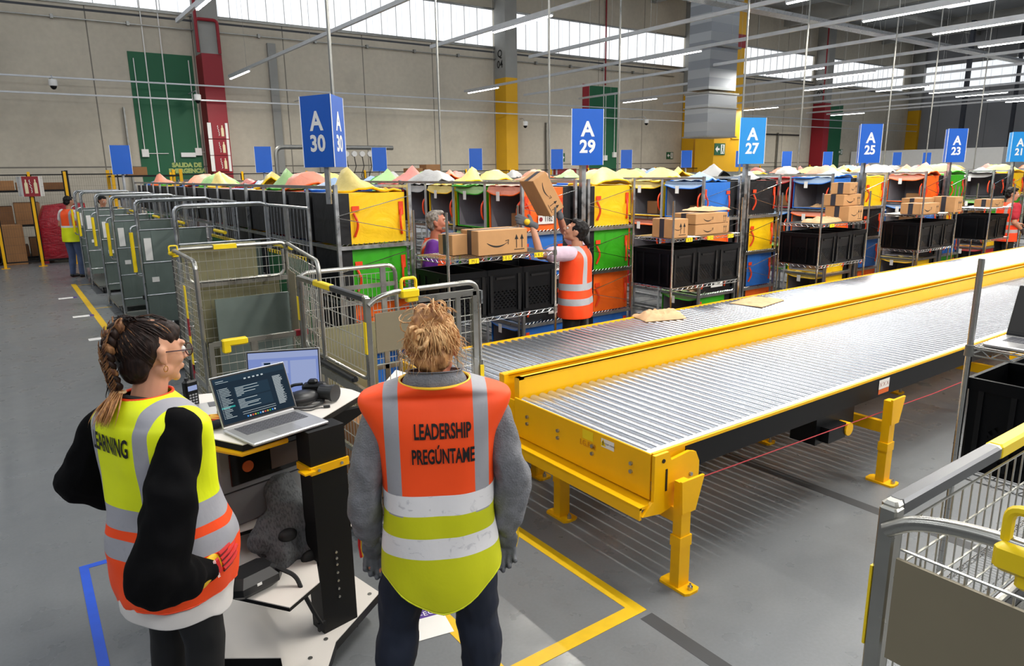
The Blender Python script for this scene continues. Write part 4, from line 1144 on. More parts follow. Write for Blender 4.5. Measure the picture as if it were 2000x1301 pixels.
def _cages():
    a = cage_wide('wire roll cage with yellow latch, standing just behind the person in jeans', (1.55, 3.5, 0), 0)
    c = cage_wide('wire roll cage cut off by the lower right corner of the picture', (1.335, .60, 0), -pi/2)
    # sheet behind wires inside cage A, boxes inside
    tag(MB().b2((1.60, 4.42, .18), (2.0, 4.45, 1.15)).build('metal_sheet', mat['sheet_old']), 'grey-beige sheet standing inside the cage behind the person in jeans', 'panel')
    carton('open brown box on the floor of the cage behind the person in jeans', (.5, .6, .42), (1.92, 4.05, .168), radians(6), None, m='kraft2', smile=False, arrows=False, tape='top')
    carton('white printed box leaning in the cage behind the person in jeans', (.36, .5, .2), (2.0, 3.85, .6), radians(25), None, m='paper', smile=False, arrows=False, tape='top', rot=(radians(10), radians(-25), radians(25)))
    tag(MB().ell((1.85, 3.98, .64), (.13, .11, .06), 16, 10).build('white_bag', mat['paper'], smooth=True), 'white plastic bag on the brown box in the cage', 'bag')
    # cage B: taller, folded panels
    C = mat['cage']
    t = thing('roll_cage', uniq('tall wire roll cage with metal sheets, behind the laptops'), 'roll cage', (.95, 4.63, 0), 0)
    W, D, H = .80, .80, 1.645
    mb = MB(); mb.tube(rounded([(0, D, .14), (0, D, H), (W, D, H), (W, D, .14)], .05, 5), .015, 10); mb.tube(rounded([(.08, D-.01, H-.05), (.08, D-.01, 1.40), (W-.03, D-.01, 1.40), (W-.03, D-.01, H-.05)], .06), .012, 8)
    mb.b2((0, D-.012, 1.36), (W, D+.01, 1.395)); mb.b2((0, D-.012, .16), (W, D+.01, .2)); mb.build('back_frame', C, t)
    mb = MB(); wires_panel(mb, (.02, D-.02, .2), (1, 0, 0), (0, 0, 1), W-.04, 1.42, 16, 20, .0016, .0022); mb.build('back_wire_mesh', mat['cwire'], t)
    MB().b2((.27, D-.03, H-.014), (.43, D+.016, H+.018)).build('yellow_tab', mat['yel2'], t)
    mb = MB(); mb.tube(rounded([(0, D, .14), (0, D, H), (-.02, .02, H-.01), (-.02, .02, .14)], .07, 6), .015, 10); mb.b2((-.03, 0, .8), (-.005, D, .84)); mb.build('left_frame', C, t)
    mb = MB(); wires_panel(mb, (-.015, .04, .2), (0, 1, 0), (0, 0, 1), D-.06, 1.38, 14, 30, .0016, .0022); mb.build('left_wire_mesh', mat['cwire'], t)
    MB().b2((-.03, .38, 1.22), (-.024, .42, 1.44)).b2((-.03, .38, .86), (-.024, .42, 1.1)).build('yellow_strip', mat['yel2'], t)
    MB().b2((-.031, .38, 1.1), (-.024, .42, 1.22)).b2((-.031, .38, .8), (-.024, .42, .9)).build('red_strip', mat['red_paint'], t)
    _latch(t, 0, D-.02, H-.0, s=.6)
    # right panel swung open towards the viewer
    a = Vector((W, D, 0)); b = Vector((.60, -.42, 0)); u = (b-a).normalized(); L = (b-a).length
    mb = MB(); mb.tube(rounded([a+Vector((0, 0, .14)), a+Vector((0, 0, H)), b+Vector((0, 0, H-.02)), b+Vector((0, 0, .14))], .1, 6), .014, 10); mb.build('door_frame', C, t, smooth=True)
    mb = MB(); wires_panel(mb, a+u*.03+Vector((0, 0, .2)), u, (0, 0, 1), L-.06, 1.38, 18, 12); mb.build('door_wire_mesh', mat['cwire'], t)
    MB().box(a+u*.25+Vector((-.01, 0, 1.2)), (.008, .3, .5), rz=atan2(u.y, u.x)-pi/2).build('door_plate', mat['plate'], t)
    # front gate
    mb = MB(); mb.b2((0, -.012, 1.09), (W, .012, 1.12)); mb.b2((.0, -.01, .14), (.03, .012, 1.12)); mb.b2((.26, -.01, .2), (.30, .012, 1.1)); mb.b2((W-.03, -.01, .14), (W, .012, 1.12)); mb.build('gate_frame', C, t)
    mb = MB(); wires_panel(mb, (.02, 0, .18), (1, 0, 0), (0, 0, 1), W-.04, .9, 16, 16, .0016, .0022); mb.build('gate_wire_mesh', mat['cwire'], t)
    MB().b2((.08, -.03, 1.085), (.24, .02, 1.13), bev=.008).b2((.08, -.03, 1.04), (.13, .02, 1.1), bev=.008).build('latch', mat['yel2'], t)
    MB().b2((.56, -.02, 1.088), (.64, .02, 1.125)).build('red_tab', mat['red_paint'], t)
    MB().b2((-.02, -.02, .13), (W, D+.02, .16)).build('base', C, t)
    for x in (.06, W-.06):
        for y in (.08, D-.08): caster(t, x, y)
    for i, (x0, x1, y, z0, z1, m, lb) in enumerate(((1.05, 1.70, 5.50, .62, 1.37, 'sheet_old', 'large dull beige sheet standing behind the tall cage'), (1.18, 1.72, 5.36, .7, 1.27, 'sheet', 'grey sheet standing inside the tall wire cage'), (1.02, 1.55, 5.52, 1.385, 1.66, 'sheet_old', 'upper beige sheet behind the tall wire cage'))):
        tag(MB().b2((x0, y, z0 if i else .0), (x1, y+.02, z1)).build('metal_sheet', mat[m]), lb, 'panel')
    # flat container stacked with folded white boards beside the tall cage (lower left of it)
    # folded green-grey containers in a row
    Y = [7.28, 9.6, 11.88, 13.8, 16.4, 17.7]
    proto = None
    for i, y in enumerate(Y):
        if proto is None:
            t = thing('folding_container', 'x', 'container', (1.32, y, 0), 0, 'row of folding containers')
            W, H = .88, 1.88
            mb = MB(); mb.tube(rounded([(0, 0, .0), (0, 0, H), (W, 0, H), (W, 0, .0)], .09, 6), .018, 10)
            mb.tube(rounded([(.03, .08, .0), (.03, .08, H-.02), (W+.02, .08, H-.02)], .09, 6), .014, 8)
            for z in (1.52, 1.12, .72, .36): mb.cyl((0, -.005, z), (W, -.005, z), .008, n=6)
            mb.build('tube_frame', mat['galv'], t, smooth=True)
            MB().b2((.02, .0, .25), (W-.1, .02, 1.52)).b2((.14, -.006, .25), (.20, .0, 1.52)).b2((.5, -.004, .25), (.505, .0, 1.52)).build('sheet_panel', mat['sheet'], t)
            MB().tube(rounded([(0, 0, 1.58), (-.08, -.02, 1.56), (-.08, -.02, .98), (0, 0, .96)], .05), .012, 8).build('side_handle', mat['galv'], t, smooth=True)
            MB().cyl((-.08, -.02, 1.5), (-.08, -.02, 1.02), .022, n=12).build('yellow_grip', mat['yel2'], t, smooth=True)
            MB().b2((.05, -.012, 1.15), (.13, -.004, 1.42)).build('white_label', mat['paper'], t)
            MB().b2((.09, -.012, .88), (.17, -.004, .94)).build('warning_sticker', mat['paper'], t)
            MB().b2((0, -1.2, .12), (W, .1, .15)).build('base_plate', mat['steel'], t)
            MB().tube([(.02, -1.2, .13), (.02, .1, .13)], .02, 8).tube([(W, -1.2, .13), (W, .1, .13)], .02, 8).build('base_rail', mat['galv'], t)
            # mesh side towards the rack
            mb = MB(); wires_panel(mb, (W, -1.15, .2), (0, 1, 0), (0, 0, 1), 1.15, 1.66, 12, 5, .004, .006); mb.b2((W-.012, -.6, .2), (W+.012, -.52, H-.02)); mb.cyl((W, -1.15, H-.02), (W, 0, H-.02), .014, n=8); mb.cyl((W, -1.15, .2), (W, -1.15, H-.02), .014, n=8); mb.build('wire_side', mat['galv'], t)
            MB().b2((W-.05, -1.15, .2), (W-.04, -.05, 1.40)).build('green_board', mat['green_net'], t)
            MB().b2((W-.056, -1.15, 1.40), (W-.030, -.05, 1.43)).build('hazard_edge', mat['hazard'], t)
            MB().cyl((W-.09, -.9, 1.50), (W-.09, -.4, 1.50), .02, n=10).build('yellow_grip', mat['yel2'], t, smooth=True)
            mb = MB(); mb.cyl((.25, -.5, .15), (.25, -.5, .4), .012, n=6); mb.b2((.2, -.52, .4), (.34, -.46, .46)); mb.build('pedal', mat['rubber'], t)
            for x in (.08, W-.08):
                for yy in (-1.05, -.02): caster(t, x, yy)
            proto = t; t['label'] = uniq('grey-green folding container nearest to the tall wire cage')
        else:
            dup(proto, (1.32, y, 0), 0, uniq('grey-green folding container with yellow grip, %s behind the nearest one' % ORD[i-1]))
_cages()
for _o in list(bpy.data.objects):
    if _o.parent and _o.parent.name == 'folding_container' and (_o.name.startswith('side_handle') or (_o.name.startswith('yellow_grip') and _o.data.vertices[0].co.x < 0)): bpy.data.objects.remove(_o)
# ------------------------------------------------------------------ mobile work station, near left of centre
def _station():
    m = Mat('white_laminate', '#d9d3cc', .5); m.vary(.03, 4); mat['lam'] = m.finish()
    t = thing('mobile_workstation', uniq('black and white wheeled workstation carrying the two open laptops'), 'workstation', (.93, 3.0, 0), 0)
    P = Vector((.93, 3.0, 0))
    def slab(name, pts, z, th, m_, edge='black', parent=t):
        q = [(x-P.x, y-P.y) for x, y in pts]
        a = sum(q[i][0]*q[(i+1) % len(q)][1]-q[(i+1) % len(q)][0]*q[i][1] for i in range(len(q)))
        if a < 0: q = q[::-1]
        o = MB().prism(q, z-.004, z).build(name, m_, parent)
        MB().prism(q, z-th, z-.0045).build('edge_board', mat[edge], o)
        return o
    # table top with cut corners
    top = [(.545, 2.985), (.655, 2.78), (.99, 2.86), (1.315, 3.105), (1.30, 3.20), (1.20, 3.42), (.60, 3.62), (.45, 3.50)]
    slab('table_top', top, 1.10, .03, mat['lam'])
    mb = MB()
    mb.tube([Vector((x, y, 1.055))-P for x, y in [(.545, 2.985), (.655, 2.80), (.85, 2.84)]], .014, 8); mb.build('yellow_bumper', mat['yel'], t, smooth=True)
    # tapering bracket under the right wing
    MB().prism([(.10, 1.07), (.36, 1.07), (.36, 1.05), (.16, .96), (.06, .96)], 0, .03, Matrix(((1, 0, 0), (0, 0, 1), (0, 1, 0)))).build('wing_bracket', mat['black'], t)
    # post: two tall black channel plates
    c0 = Vector((.93, 2.86)); a = Vector((.985, 2.99)); 
    p = MB()
    ax = Vector((.30, .05, 0)).normalized(); ay = Vector((-ax.y, ax.x, 0))
    Mx = Matrix((ax, ay, (0, 0, 1))).transposed()
    base = Vector((.055, -.20, 0))
    p.box(base+Vector((0, 0, .60)), (.17, .10, 1.0), M=Mx)
    p.build('post', mat['black'], t)
    q = MB(); q.box(base+Vector((-.02, .04, .99)), (.12, .08, .2), M=Mx); q.build('post_upper', mat['black'], t)
    y = MB(); y.box(base+Vector((0, -.0, .93))-ay*.055, (.185, .012, .035), M=Mx); y.box(base+Vector((0, 0, .932))-ax*.09, (.012, .11, .03), M=Mx); y.box(base-ax*.105-ay*.05+Vector((0, 0, .935)), (.05, .06, .008), M=Mx); y.build('yellow_bracket', mat['yel'], t)
    b = MB()
    for z in (.84-.35, .52, .46, .42, .38, .34, .30): b.cyl(base-ay*.05+Vector((0, 0, z)), base-ay*.056+Vector((0, 0, z)), .006, n=8)
    for dx in (-.055, .055): b.cyl(base-ay*.06+ax*dx+Vector((0, 0, .93)), base-ay*.065+ax*dx+Vector((0, 0, .93)), .007, n=8)
    b.build('bolts', mat['galv'], t)
    # second upright further back
    MB().b2((-.12, .30, .1), (-.08, .42, 1.06)).build('post', mat['black'], t)
    # shelves
    sh = [(.50, 3.20), (.53, 2.74), (.70, 2.50), (.86, 2.60), (.93, 2.84), (.93, 3.20)]
    slab('shelf', sh, .50, .02, mat['lam'])
    slab('shelf', [(.52, 3.45), (.54, 3.0), (.90, 3.0), (1.06, 2.96), (1.06, 3.45)], .62, .02, mat['lam'])
    slab('shelf', [(1.05, 3.02), (1.30, 3.16), (1.22, 3.5), (.98, 3.5)], .42, .02, mat['lam'])
    # base plate
    slab('base_plate', [(.46, 3.1), (.48, 2.86), (.70, 2.70), (.63, 2.34), (.72, 2.34), (.93, 2.66), (1.245, 2.885), (1.14, 3.45), (.5, 3.5)], .15, .045, mat['lam'])
    b = MB()
    for x, y in ((.90, 2.70), (1.20, 2.90), (.66, 2.50), (.80, 2.62)): b.cyl((x-P.x, y-P.y, .15), (x-P.x, y-P.y, .153), .01, n=10)
    b.build('screws', mat['steel'], t)
    for x, y in ((1.19, 3.02), (.60, 3.35), (1.10, 3.38), (.68, 2.62)): caster(t, x-P.x, y-P.y)
    # printer-like grey cabinet under the table
    k = thing('charging_cabinet', uniq('grey metal cabinet with dark window under the laptops'), 'cabinet', (.80, 3.20, .626), radians(12))
    MB().box((0, 0, .2), (.46, .26, .40), bev=.012).build('cabinet_body', plain('grey_enamel', '#77787a', .45, .2), k)
    MB().box((.0, -.133, .27), (.36, .008, .15), bev=.003).build('dark_window', plain('dark_window_glass', '#15130f', .12), k)
    MB().cyl((-.10, -.134, .27), (-.10, -.142, .27), .026, n=20).build('round_badge', plain('orange_badge', '#b5541e', .5), k)
    MB().box((.08, -.139, .27), (.14, .006, .10)).build('window_panel', plain('brown_panel', '#4a3a30', .4), k)
    MB().b2((-.23, -.136, .17), (.23, -.130, .173)).build('seam', mat['ink'], k)
_station()

# ------------------------------------------------------------------ laptops and small things on the table
def _tech():
    silver = plain('silver_aluminium', '#b9b9ba', .35, .6, vary=.02)
    keys = plain('grey_keys', '#55565c', .5)
    scr = Mat('dark_screen', '#0a1622', .25); 
    scr = scr.finish()
    def em(name, col, st):
        m = bpy.data.materials.new(name); m.use_nodes = True; b = m.node_tree.nodes['Principled BSDF']
        b.inputs['Base Color'].default_value = (0, 0, 0, 1); b.inputs['Emission Color'].default_value = lin(col); b.inputs['Emission Strength'].default_value = st; b.inputs['Roughness'].default_value = .6; b.inputs['Specular IOR Level'].default_value = .08
        return m
    s_bg = em('lit_screen_dark', '#13293a', 1.0); s_pan = em('lit_screen_panel', '#1c3648', 1.0); s_txt = em('lit_screen_text', '#d8e4e8', .9); s_teal = em('lit_screen_teal', '#2aa5a0', 1.0)
    s_blue = em('lit_screen_blue', '#8b9fe0', .9); s_pale = em('lit_screen_pale', '#a9b8e6', .9)
    s_ic = [em('lit_icon_%d' % i, c, .9) for i, c in enumerate(('#4aa3ff', '#e8e8e8', '#e05a4a', '#e8c040', '#50c060'))]
    def laptop(label, loc, rz, tilt, kind, W=.345, D=.235):
        """hinge along x at y=0, keyboard towards -y"""
        t = thing('laptop', uniq(label), 'laptop', loc, rz)
        MB().b2((-W/2, -D, 0), (W/2, 0, .014), bev=.004).build('base', silver, t)
        kb = MB()
        for r in range(6):
            for c in range(15):
                x = -W/2+.035+c*(W-.07)/14.6; y = -.03-r*.0185
                kb.b2((x, y-.015, .014), (x+.0165, y, .0156))
        kb.build('keyboard', keys, t)
        MB().b2((-.055, -D+.012, .0141), (.055, -.155, .0148)).build('touchpad', plain('touchpad', '#a9a9ab', .3, .5), t)
        H = .225
        S = MB().b2((-W/2, -.004, 0), (W/2, .004, H), bev=.003).build('screen_lid', silver if kind != 'blank' else mat['blackp'], t)
        S.location = (0, -.002, .012); S.rotation_euler = (-tilt, 0, 0)
        MB().b2((-W/2+.004, -.0052, .010), (W/2-.004, -.004, H-.004)).build('bezel', mat['ink'], S)
        MB().b2((-W/2+.009, -.0058, .018), (W/2-.009, -.0052, H-.010)).build('display', {'dark': s_bg, 'blue': s_blue, 'blank': mat['ink']}[kind], S)
        def rect(nm, x0, x1, z0, z1, m, k=0): 
            MB().quad((x0, -.0061-k*.0002, z0), (x1, -.0061-k*.0002, z0), (x1, -.0061-k*.0002, z1), (x0, -.0061-k*.0002, z1)).build(nm, m, S)
        if kind == 'dark':
            rnd = random.Random(5)
            rect('title_bar', -W/2+.009, W/2-.009, H-.034, H-.012, s_pan)
            rect('panel', -.085, .075, .115, .165, s_pan); rect('panel', -.085, .075, .062, .110, s_pan)
            rect('selected_row', -.158, -.098, .083, .090, s_teal, 1)
            T = MB(); q = lambda x0, x1, z, h=.0022: T.quad((x0, -.0067, z), (x1, -.0067, z), (x1, -.0067, z+h), (x0, -.0067, z+h))
            for i in range(20): q(-.150, -.150+rnd.uniform(.02, .05), .166-i*.0066)
            for i in range(20): q(-.157, -.1535, .166-i*.0066)
            for i in range(7): q(-.08, -.08+rnd.uniform(.02, .13), .158-i*.006)
            for i in range(7): q(-.08, -.08+rnd.uniform(.01, .10), .105-i*.006)
            for i in range(34): q(.098, .098+rnd.uniform(.03, .045), .170-i*.0038, .0018)
            for i in range(5): q(-.03+i*.02, -.02+i*.02, .188, .006)
            q(-.155, -.12, .200); q(-.155, -.10, .193, .0015)
            T.build('screen_text', s_txt, S)
            rect('input_line', -.075, .080, .050, .0515, s_txt, 2); rect('input_line', -.075, .080, .041, .0425, s_txt, 2)
            for i in range(12): MB().quad((-.06+i*.0115, -.0068, .026), (-.053+i*.0115, -.0068, .026), (-.053+i*.0115, -.0068, .033), (-.06+i*.0115, -.0068, .033)).build('screen_icon', s_ic[i % 5], S)
        if kind == 'blue':
            rect('title_bar', -W/2+.009, W/2-.009, H-.04, H-.012, s_pale); rect('panel', -.10, .02, .11, .17, s_pale); rect('panel', .03, .15, .05, .17, s_pale)
            rect('dark_mark', -.09, -.06, .155, .165, s_bg, 2)
        return t
    # front laptop: hinge from (.626,2.961) to (.968,3.039)
    hx, hy = (.626+.968)/2, (2.961+3.039)/2; rz = atan2(.078, .342)
    laptop('open silver laptop with dark chat screen in front of the woman in the yellow vest', (hx, hy, 1.1015), rz, radians(22), 'dark', W=.35, D=.25)
    laptop('open laptop with pale blue screen half hidden behind the dark screen', (.99, 3.26, 1.1015), radians(-24), radians(12), 'blue', W=.34, D=.13)
    l = thing('laptop', uniq('closed silver laptop lying between the radio and the dark screen'), 'laptop', (.70, 3.28, 1.1015), radians(-6))
    MB().b2((-.17, -.11, 0), (.15, .10, .016), bev=.004).build('base', silver, l); MB().b2((-.05, .02, .016), (.12, .09, .0175)).build('keyboard', keys, l)
    l = laptop('open dark laptop on the wire cart at the right edge', (3.50, 1.0, 1.412), radians(-90), radians(20), 'blank', W=.34, D=.24)
    # two-way radio
    r = thing('two_way_radio', uniq('black two-way radio standing on the table behind the chin of the woman'), 'radio', (.598, 3.40, 1.1015), radians(20))
    MB().box((0, 0, .066), (.062, .038, .132), bev=.008).build('radio_body', mat['blackp'], r)
    MB().cyl((.018, .004, .13), (.018, .004, .225), .0085, .006, n=10).build('antenna', mat['rubber'], r, smooth=True)
    MB().cyl((-.014, 0, .13), (-.014, 0, .145), .009, n=12).build('knob', mat['rubber'], r)
    MB().b2((-.022, -.0205, .085), (.022, -.0192, .108)).build('display', s_pale, r)
    k = MB()
    for i in range(3):
        for j in range(4): k.b2((-.019+.014*i, -.021, .022+.013*j), (-.010+.014*i, -.019, .029+.013*j))
    k.build('keypad', plain('key_grey', '#9a9aa0', .5), r)
    # camera with strap
    c = thing('camera', uniq('black photo camera with lens and strap on the right of the table'), 'camera', (1.10, 3.15, 1.1015), radians(-30))
    MB().box((0, 0, .045), (.12, .055, .08), bev=.012).build('camera_body', mat['blackp'], c)
    MB().cyl((.03, -.02, .045), (.09, -.05, .045), .036, n=20).cyl((.085, -.048, .045), (.10, -.056, .045), .041, n=20).build('lens', mat['rubber'], c, smooth=True)
    MB().box((-.01, 0, .09), (.045, .04, .025), bev=.008).build('viewfinder', mat['blackp'], c)
    MB().tube(rounded([(-.06, 0, .08), (-.12, .02, .07), (-.16, -.02, .02), (-.12, -.06, .012), (-.05, -.07, .01), (.05, -.06, .01)], .03), .008, 6).build('strap', mat['rubber'], c, smooth=True)
    p = thing('camera_pouch', uniq('black camera pouch beside the camera, right of the dark screen'), 'bag', (1.02, 3.11, 1.1015), radians(10))
    MB().ell((0, 0, .035), (.085, .055, .036), 16, 10).build('pouch_body', mat['rubber'], p, smooth=True)
    MB().tube(rounded([(-.07, -.02, .05), (-.09, -.06, .02), (.0, -.09, .01), (.08, -.06, .01), (.10, 0, .02)], .03), .007, 6).build('strap', mat['rubber'], p, smooth=True)
    f = thing('flashlight', uniq('grey and red tube-shaped object behind the camera'), 'tool', (1.04, 3.32, 1.1015), radians(-20))
    MB().cyl((-.06, 0, .06), (.06, -.05, .025), .03, .02, n=16).build('tube_body', plain('dark_grey_metal', '#45464a', .4, .3), f, smooth=True)
    MB().cyl((.012, -.03, .039), (.024, -.035, .036), .0265, n=16).build('red_ring', mat['red_paint'], f)
    w = MB().tube(rounded([(.97, 3.05, 1.105), (1.02, 3.0, 1.104), (1.05, 3.02, 1.104), (1.08, 3.01, 1.104)], .02), .0022, 6).box((1.095, 3.005, 1.107), (.03, .013, .008), rz=radians(-20)).build('usb_cable', mat['rubber'])
    tag(w, uniq('thin black cable with small plug lying beside the front laptop'), 'cable')
    # gloves on the table
    g = thing('work_glove', uniq('red and yellow work glove lying left of the dark screen'), 'glove', (.575, 3.16, 1.1015), radians(-20))
    gm = plain('glove_red_orange', '#d8441c', .6); gy = mat['yel2']; gg = plain('glove_grey_knit', '#7b7b7e', .8)
    MB().ell((0, 0, .015), (.06, .04, .014), 14, 8).build('glove_back', gm, g, smooth=True)
    fb = MB()
    for i, a in enumerate((-.5, -.2, .1, .4)): fb.cap((.04*cos(a), .04*sin(a)-.0, .013), .012, (.11*cos(a*.8), .11*sin(a*.8), .011), .010, 8)
    fb.build('glove_fingers', gm, g, smooth=True)
    mb = MB()
    for i, a in enumerate((-.5, -.2, .1, .4)): mb.cap((.05*cos(a), .05*sin(a), .021), .005, (.10*cos(a*.8), .10*sin(a*.8), .018), .004, 6)
    mb.build('yellow_ribs', gy, g, smooth=True)
    MB().ell((.10, .03, .03), (.028, .028, .03), 12, 8).build('glove_thumb', gg, g, smooth=True)
    d = MB().ell((.60, 3.045, 1.117), (.055, .035, .015), 14, 8).ell((.635, 3.06, 1.116), (.035, .03, .013), 12, 8).build('dark_pouch', plain('navy_cloth', '#10141f', .8), smooth=True)
    tag(d, uniq('small dark navy cloth bundle at the table edge beside the glove'), 'cloth')
_tech()

# ------------------------------------------------------------------ bag and grey hoodie on the shelf
def _cloth():
    b = thing('shoulder_bag', uniq('black bag with hanging strap on the lower shelf below the hoodie'), 'bag', (.62, 2.72, .502), radians(15))
    MB().box((0, 0, .045), (.22, .16, .09), bev=.03).build('bag_body', mat['rubber'], b)
    MB().b2((-.02, -.083, .05), (0, -.079, .06)).build('white_mark', mat['paper'], b)
    MB().tube(rounded([(.08, -.06, .08), (.13, -.12, .04), (.13, -.16, -.02), (.16, -.19, -.13), (.18, -.2, -.18)], .03), .009, 6).box((.18, -.2, -.19), (.035, .012, .035)).build('strap', mat['ink'], b)
    m = Mat('grey_marl_fleece', '#5a5c5f', .9); e = m.noise(1.0, 3, (160, 60, 60)); m.mix(m.ramp(e, .45, .65)*.7, '#303234'); m.bump(m.noise(90, 3), .4, .004)
    hood = m.finish()
    h = thing('hoodie', uniq('crumpled dark grey marl hoodie draped over the workstation shelves'), 'clothing', (.885, 2.93, .51), 0)
    mb = MB()
    R = [((-.02, .10, .24), .075, (-.10, -.02, .14), .07), ((-.02, .10, .22), .08, (.04, -.02, .12), .08), ((-.10, -.02, .14), .07, (-.18, -.04, .09), .055),
         ((.0, .0, .15), .085, (-.07, -.08, .06), .07), ((-.05, -.04, .1), .08, (-.12, -.09, -.04), .06), ((-.12, -.09, -.04), .06, (-.14, -.10, -.10), .052), ((.0, -.02, .1), .08, (.03, -.08, .02), .065), ((.0, .1, .1), .1, (-.1, .05, .05), .09)]
    for a, r1, c, r2 in R: mb.cap(a, r1, c, r2, 14)
    o = remeshed('hoodie_cloth', mb, .010, hood, h, smooth=6, wr=.030, wf=9)
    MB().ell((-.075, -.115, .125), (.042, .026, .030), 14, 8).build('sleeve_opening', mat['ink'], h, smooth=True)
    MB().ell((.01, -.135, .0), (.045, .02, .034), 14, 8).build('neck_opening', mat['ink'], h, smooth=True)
_cloth()
# ------------------------------------------------------------------ people
def _pm():
    def skin(n, c, lip):
        m = Mat(n, c, .5); m.vary(.05, 12); m.mix(m.ramp(m.noise(6, 3), .5, .75)*.25, lip)
        m.b.inputs['Subsurface Weight'].default_value = .12; m.b.inputs['Subsurface Radius'].default_value = (.02, .008, .005)
        m.bump(m.noise(220, 3), .08, .001); return m.finish()
    mat['skin_f'] = skin('skin_fair', '#c99476', '#b8705a'); mat['skin_r'] = skin('skin_ruddy', '#c47a5e', '#b05a48'); mat['skin_t'] = skin('skin_tan', '#b98468', '#a0644c')
    def hairm(n, a, b):
        m = Mat(n, a, .5, 0, 0, .5 if 'blond' in n else .22); e = m.noise(1, 3, (90, 90, 14)); m.mix(m.ramp(e, .4, .65), b); m.bump(m.noise(1, 3, (260, 260, 30)), .35, .003); return m.finish()
    mat['hair_blond'] = hairm('ginger_blond_hair', '#e0b47c', '#b27a48'); mat['hair_blond2'] = hairm('dark_blond_hair', '#c48f58', '#93603a')
    mat['hair_brown'] = hairm('dark_brown_hair', '#2c1d18', '#160e0c'); mat['hair_hl'] = hairm('highlighted_hair', '#9a6e48', '#5a3826')
    mat['hair_black'] = hairm('black_hair', '#14100f', '#0a0808'); mat['hair_grey'] = hairm('grey_hair', '#9b938a', '#6e655d')
    m = Mat('grey_fleece', '#77787d', .95); m.vary(.16, 30); m.vary(.1, 6); m.bump(m.noise(150, 4), .9, .006); mat['fleece'] = m.finish()
    m = Mat('black_knit', '#060608', .95, 0, 0, .15); m.vary(.15, 10); m.bump(m.noise(200, 2), .2, .002); mat['knit'] = m.finish()
    m = Mat('dark_denim', '#141c2e', .8); m.vary(.15, 8); m.mix(m.ramp(m.noise(3, 4, (1, 1, .5)), .55, .8)*.3, '#243049'); m.bump(m.noise(1, 2, (500, 500, 300)), .2, .001); mat['denim'] = m.finish()
    mat['denim_l'] = plain('blue_jeans', '#4a5878', .8, vary=.15)
    mat['legging'] = plain('black_leggings', '#0c0c0e', .7)
    mat['shirt_w'] = plain('white_shirt', '#d9d5d2', .8); mat['shirt_p'] = plain('purple_shirt', '#5b1480', .75, vary=.1); mat['shirt_r'] = plain('red_shirt', '#a81226', .75, vary=.1); mat['shirt_l'] = plain('pale_lilac_shirt', '#cdb4c4', .8, vary=.05)
    mat['glove_g'] = plain('grey_glove_knit', '#5d5f64', .85, vary=.1, bump=.3, bscale=200); mat['glove_r'] = plain('glove_red_panel', '#c9201f', .55); mat['glove_y'] = plain('glove_yellow_edge', '#eec21a', .5)
    mat['shoe'] = plain('black_shoe', '#141414', .5); mat['lanyard'] = plain('dark_lanyard', '#181512', .7)
    mat['orange_trim'] = plain('orange_trim', '#ff4a12', .5); mat['gold'] = Mat('gold_ring', '#d8a648', .25, 1).finish()
_pm()
def vest_mat(name, top, bottom, zsplit, hs, vs, vz, hcol='#e4e2e4', vcol='#9a9aa0', edge=None, slope=0):  # default hcol has retroreflected light painted in; both bands are one grey material
    """fluorescent fabric, colours split at a height, horizontal bands hs, vertical bands |x| in vs above vz"""
    m = Mat(name, top, .6); x, y, z = m.xyz()
    z = z+y*slope
    m.mix(z < zsplit, bottom)
    ax = x.abs()
    w = m.noise(14, 4)
    vb = ax.between(vs[0], vs[1]) & (z > vz)
    m.mix(vb, vcol)
    hb = None
    for a, b in hs:
        k = z.between(a, b); hb = k if hb is None else (hb | k)
    m.mix(hb, hcol); anyb = vb | hb
    cr = m.ramp(m.noise(26, 5, (1, .6, 1.2), dist=1.5), .60, .72)
    m.mix(cr & anyb & E(m.nt, 1.0)*.45, '#8c8c98')
    m.vary(.05, 5)
    m.bump(m.noise(3.5, 5, (1, 1, .6), dist=.8), .45, .02); m.bump(m.noise(60, 3), .12, .002)
    return m.finish()

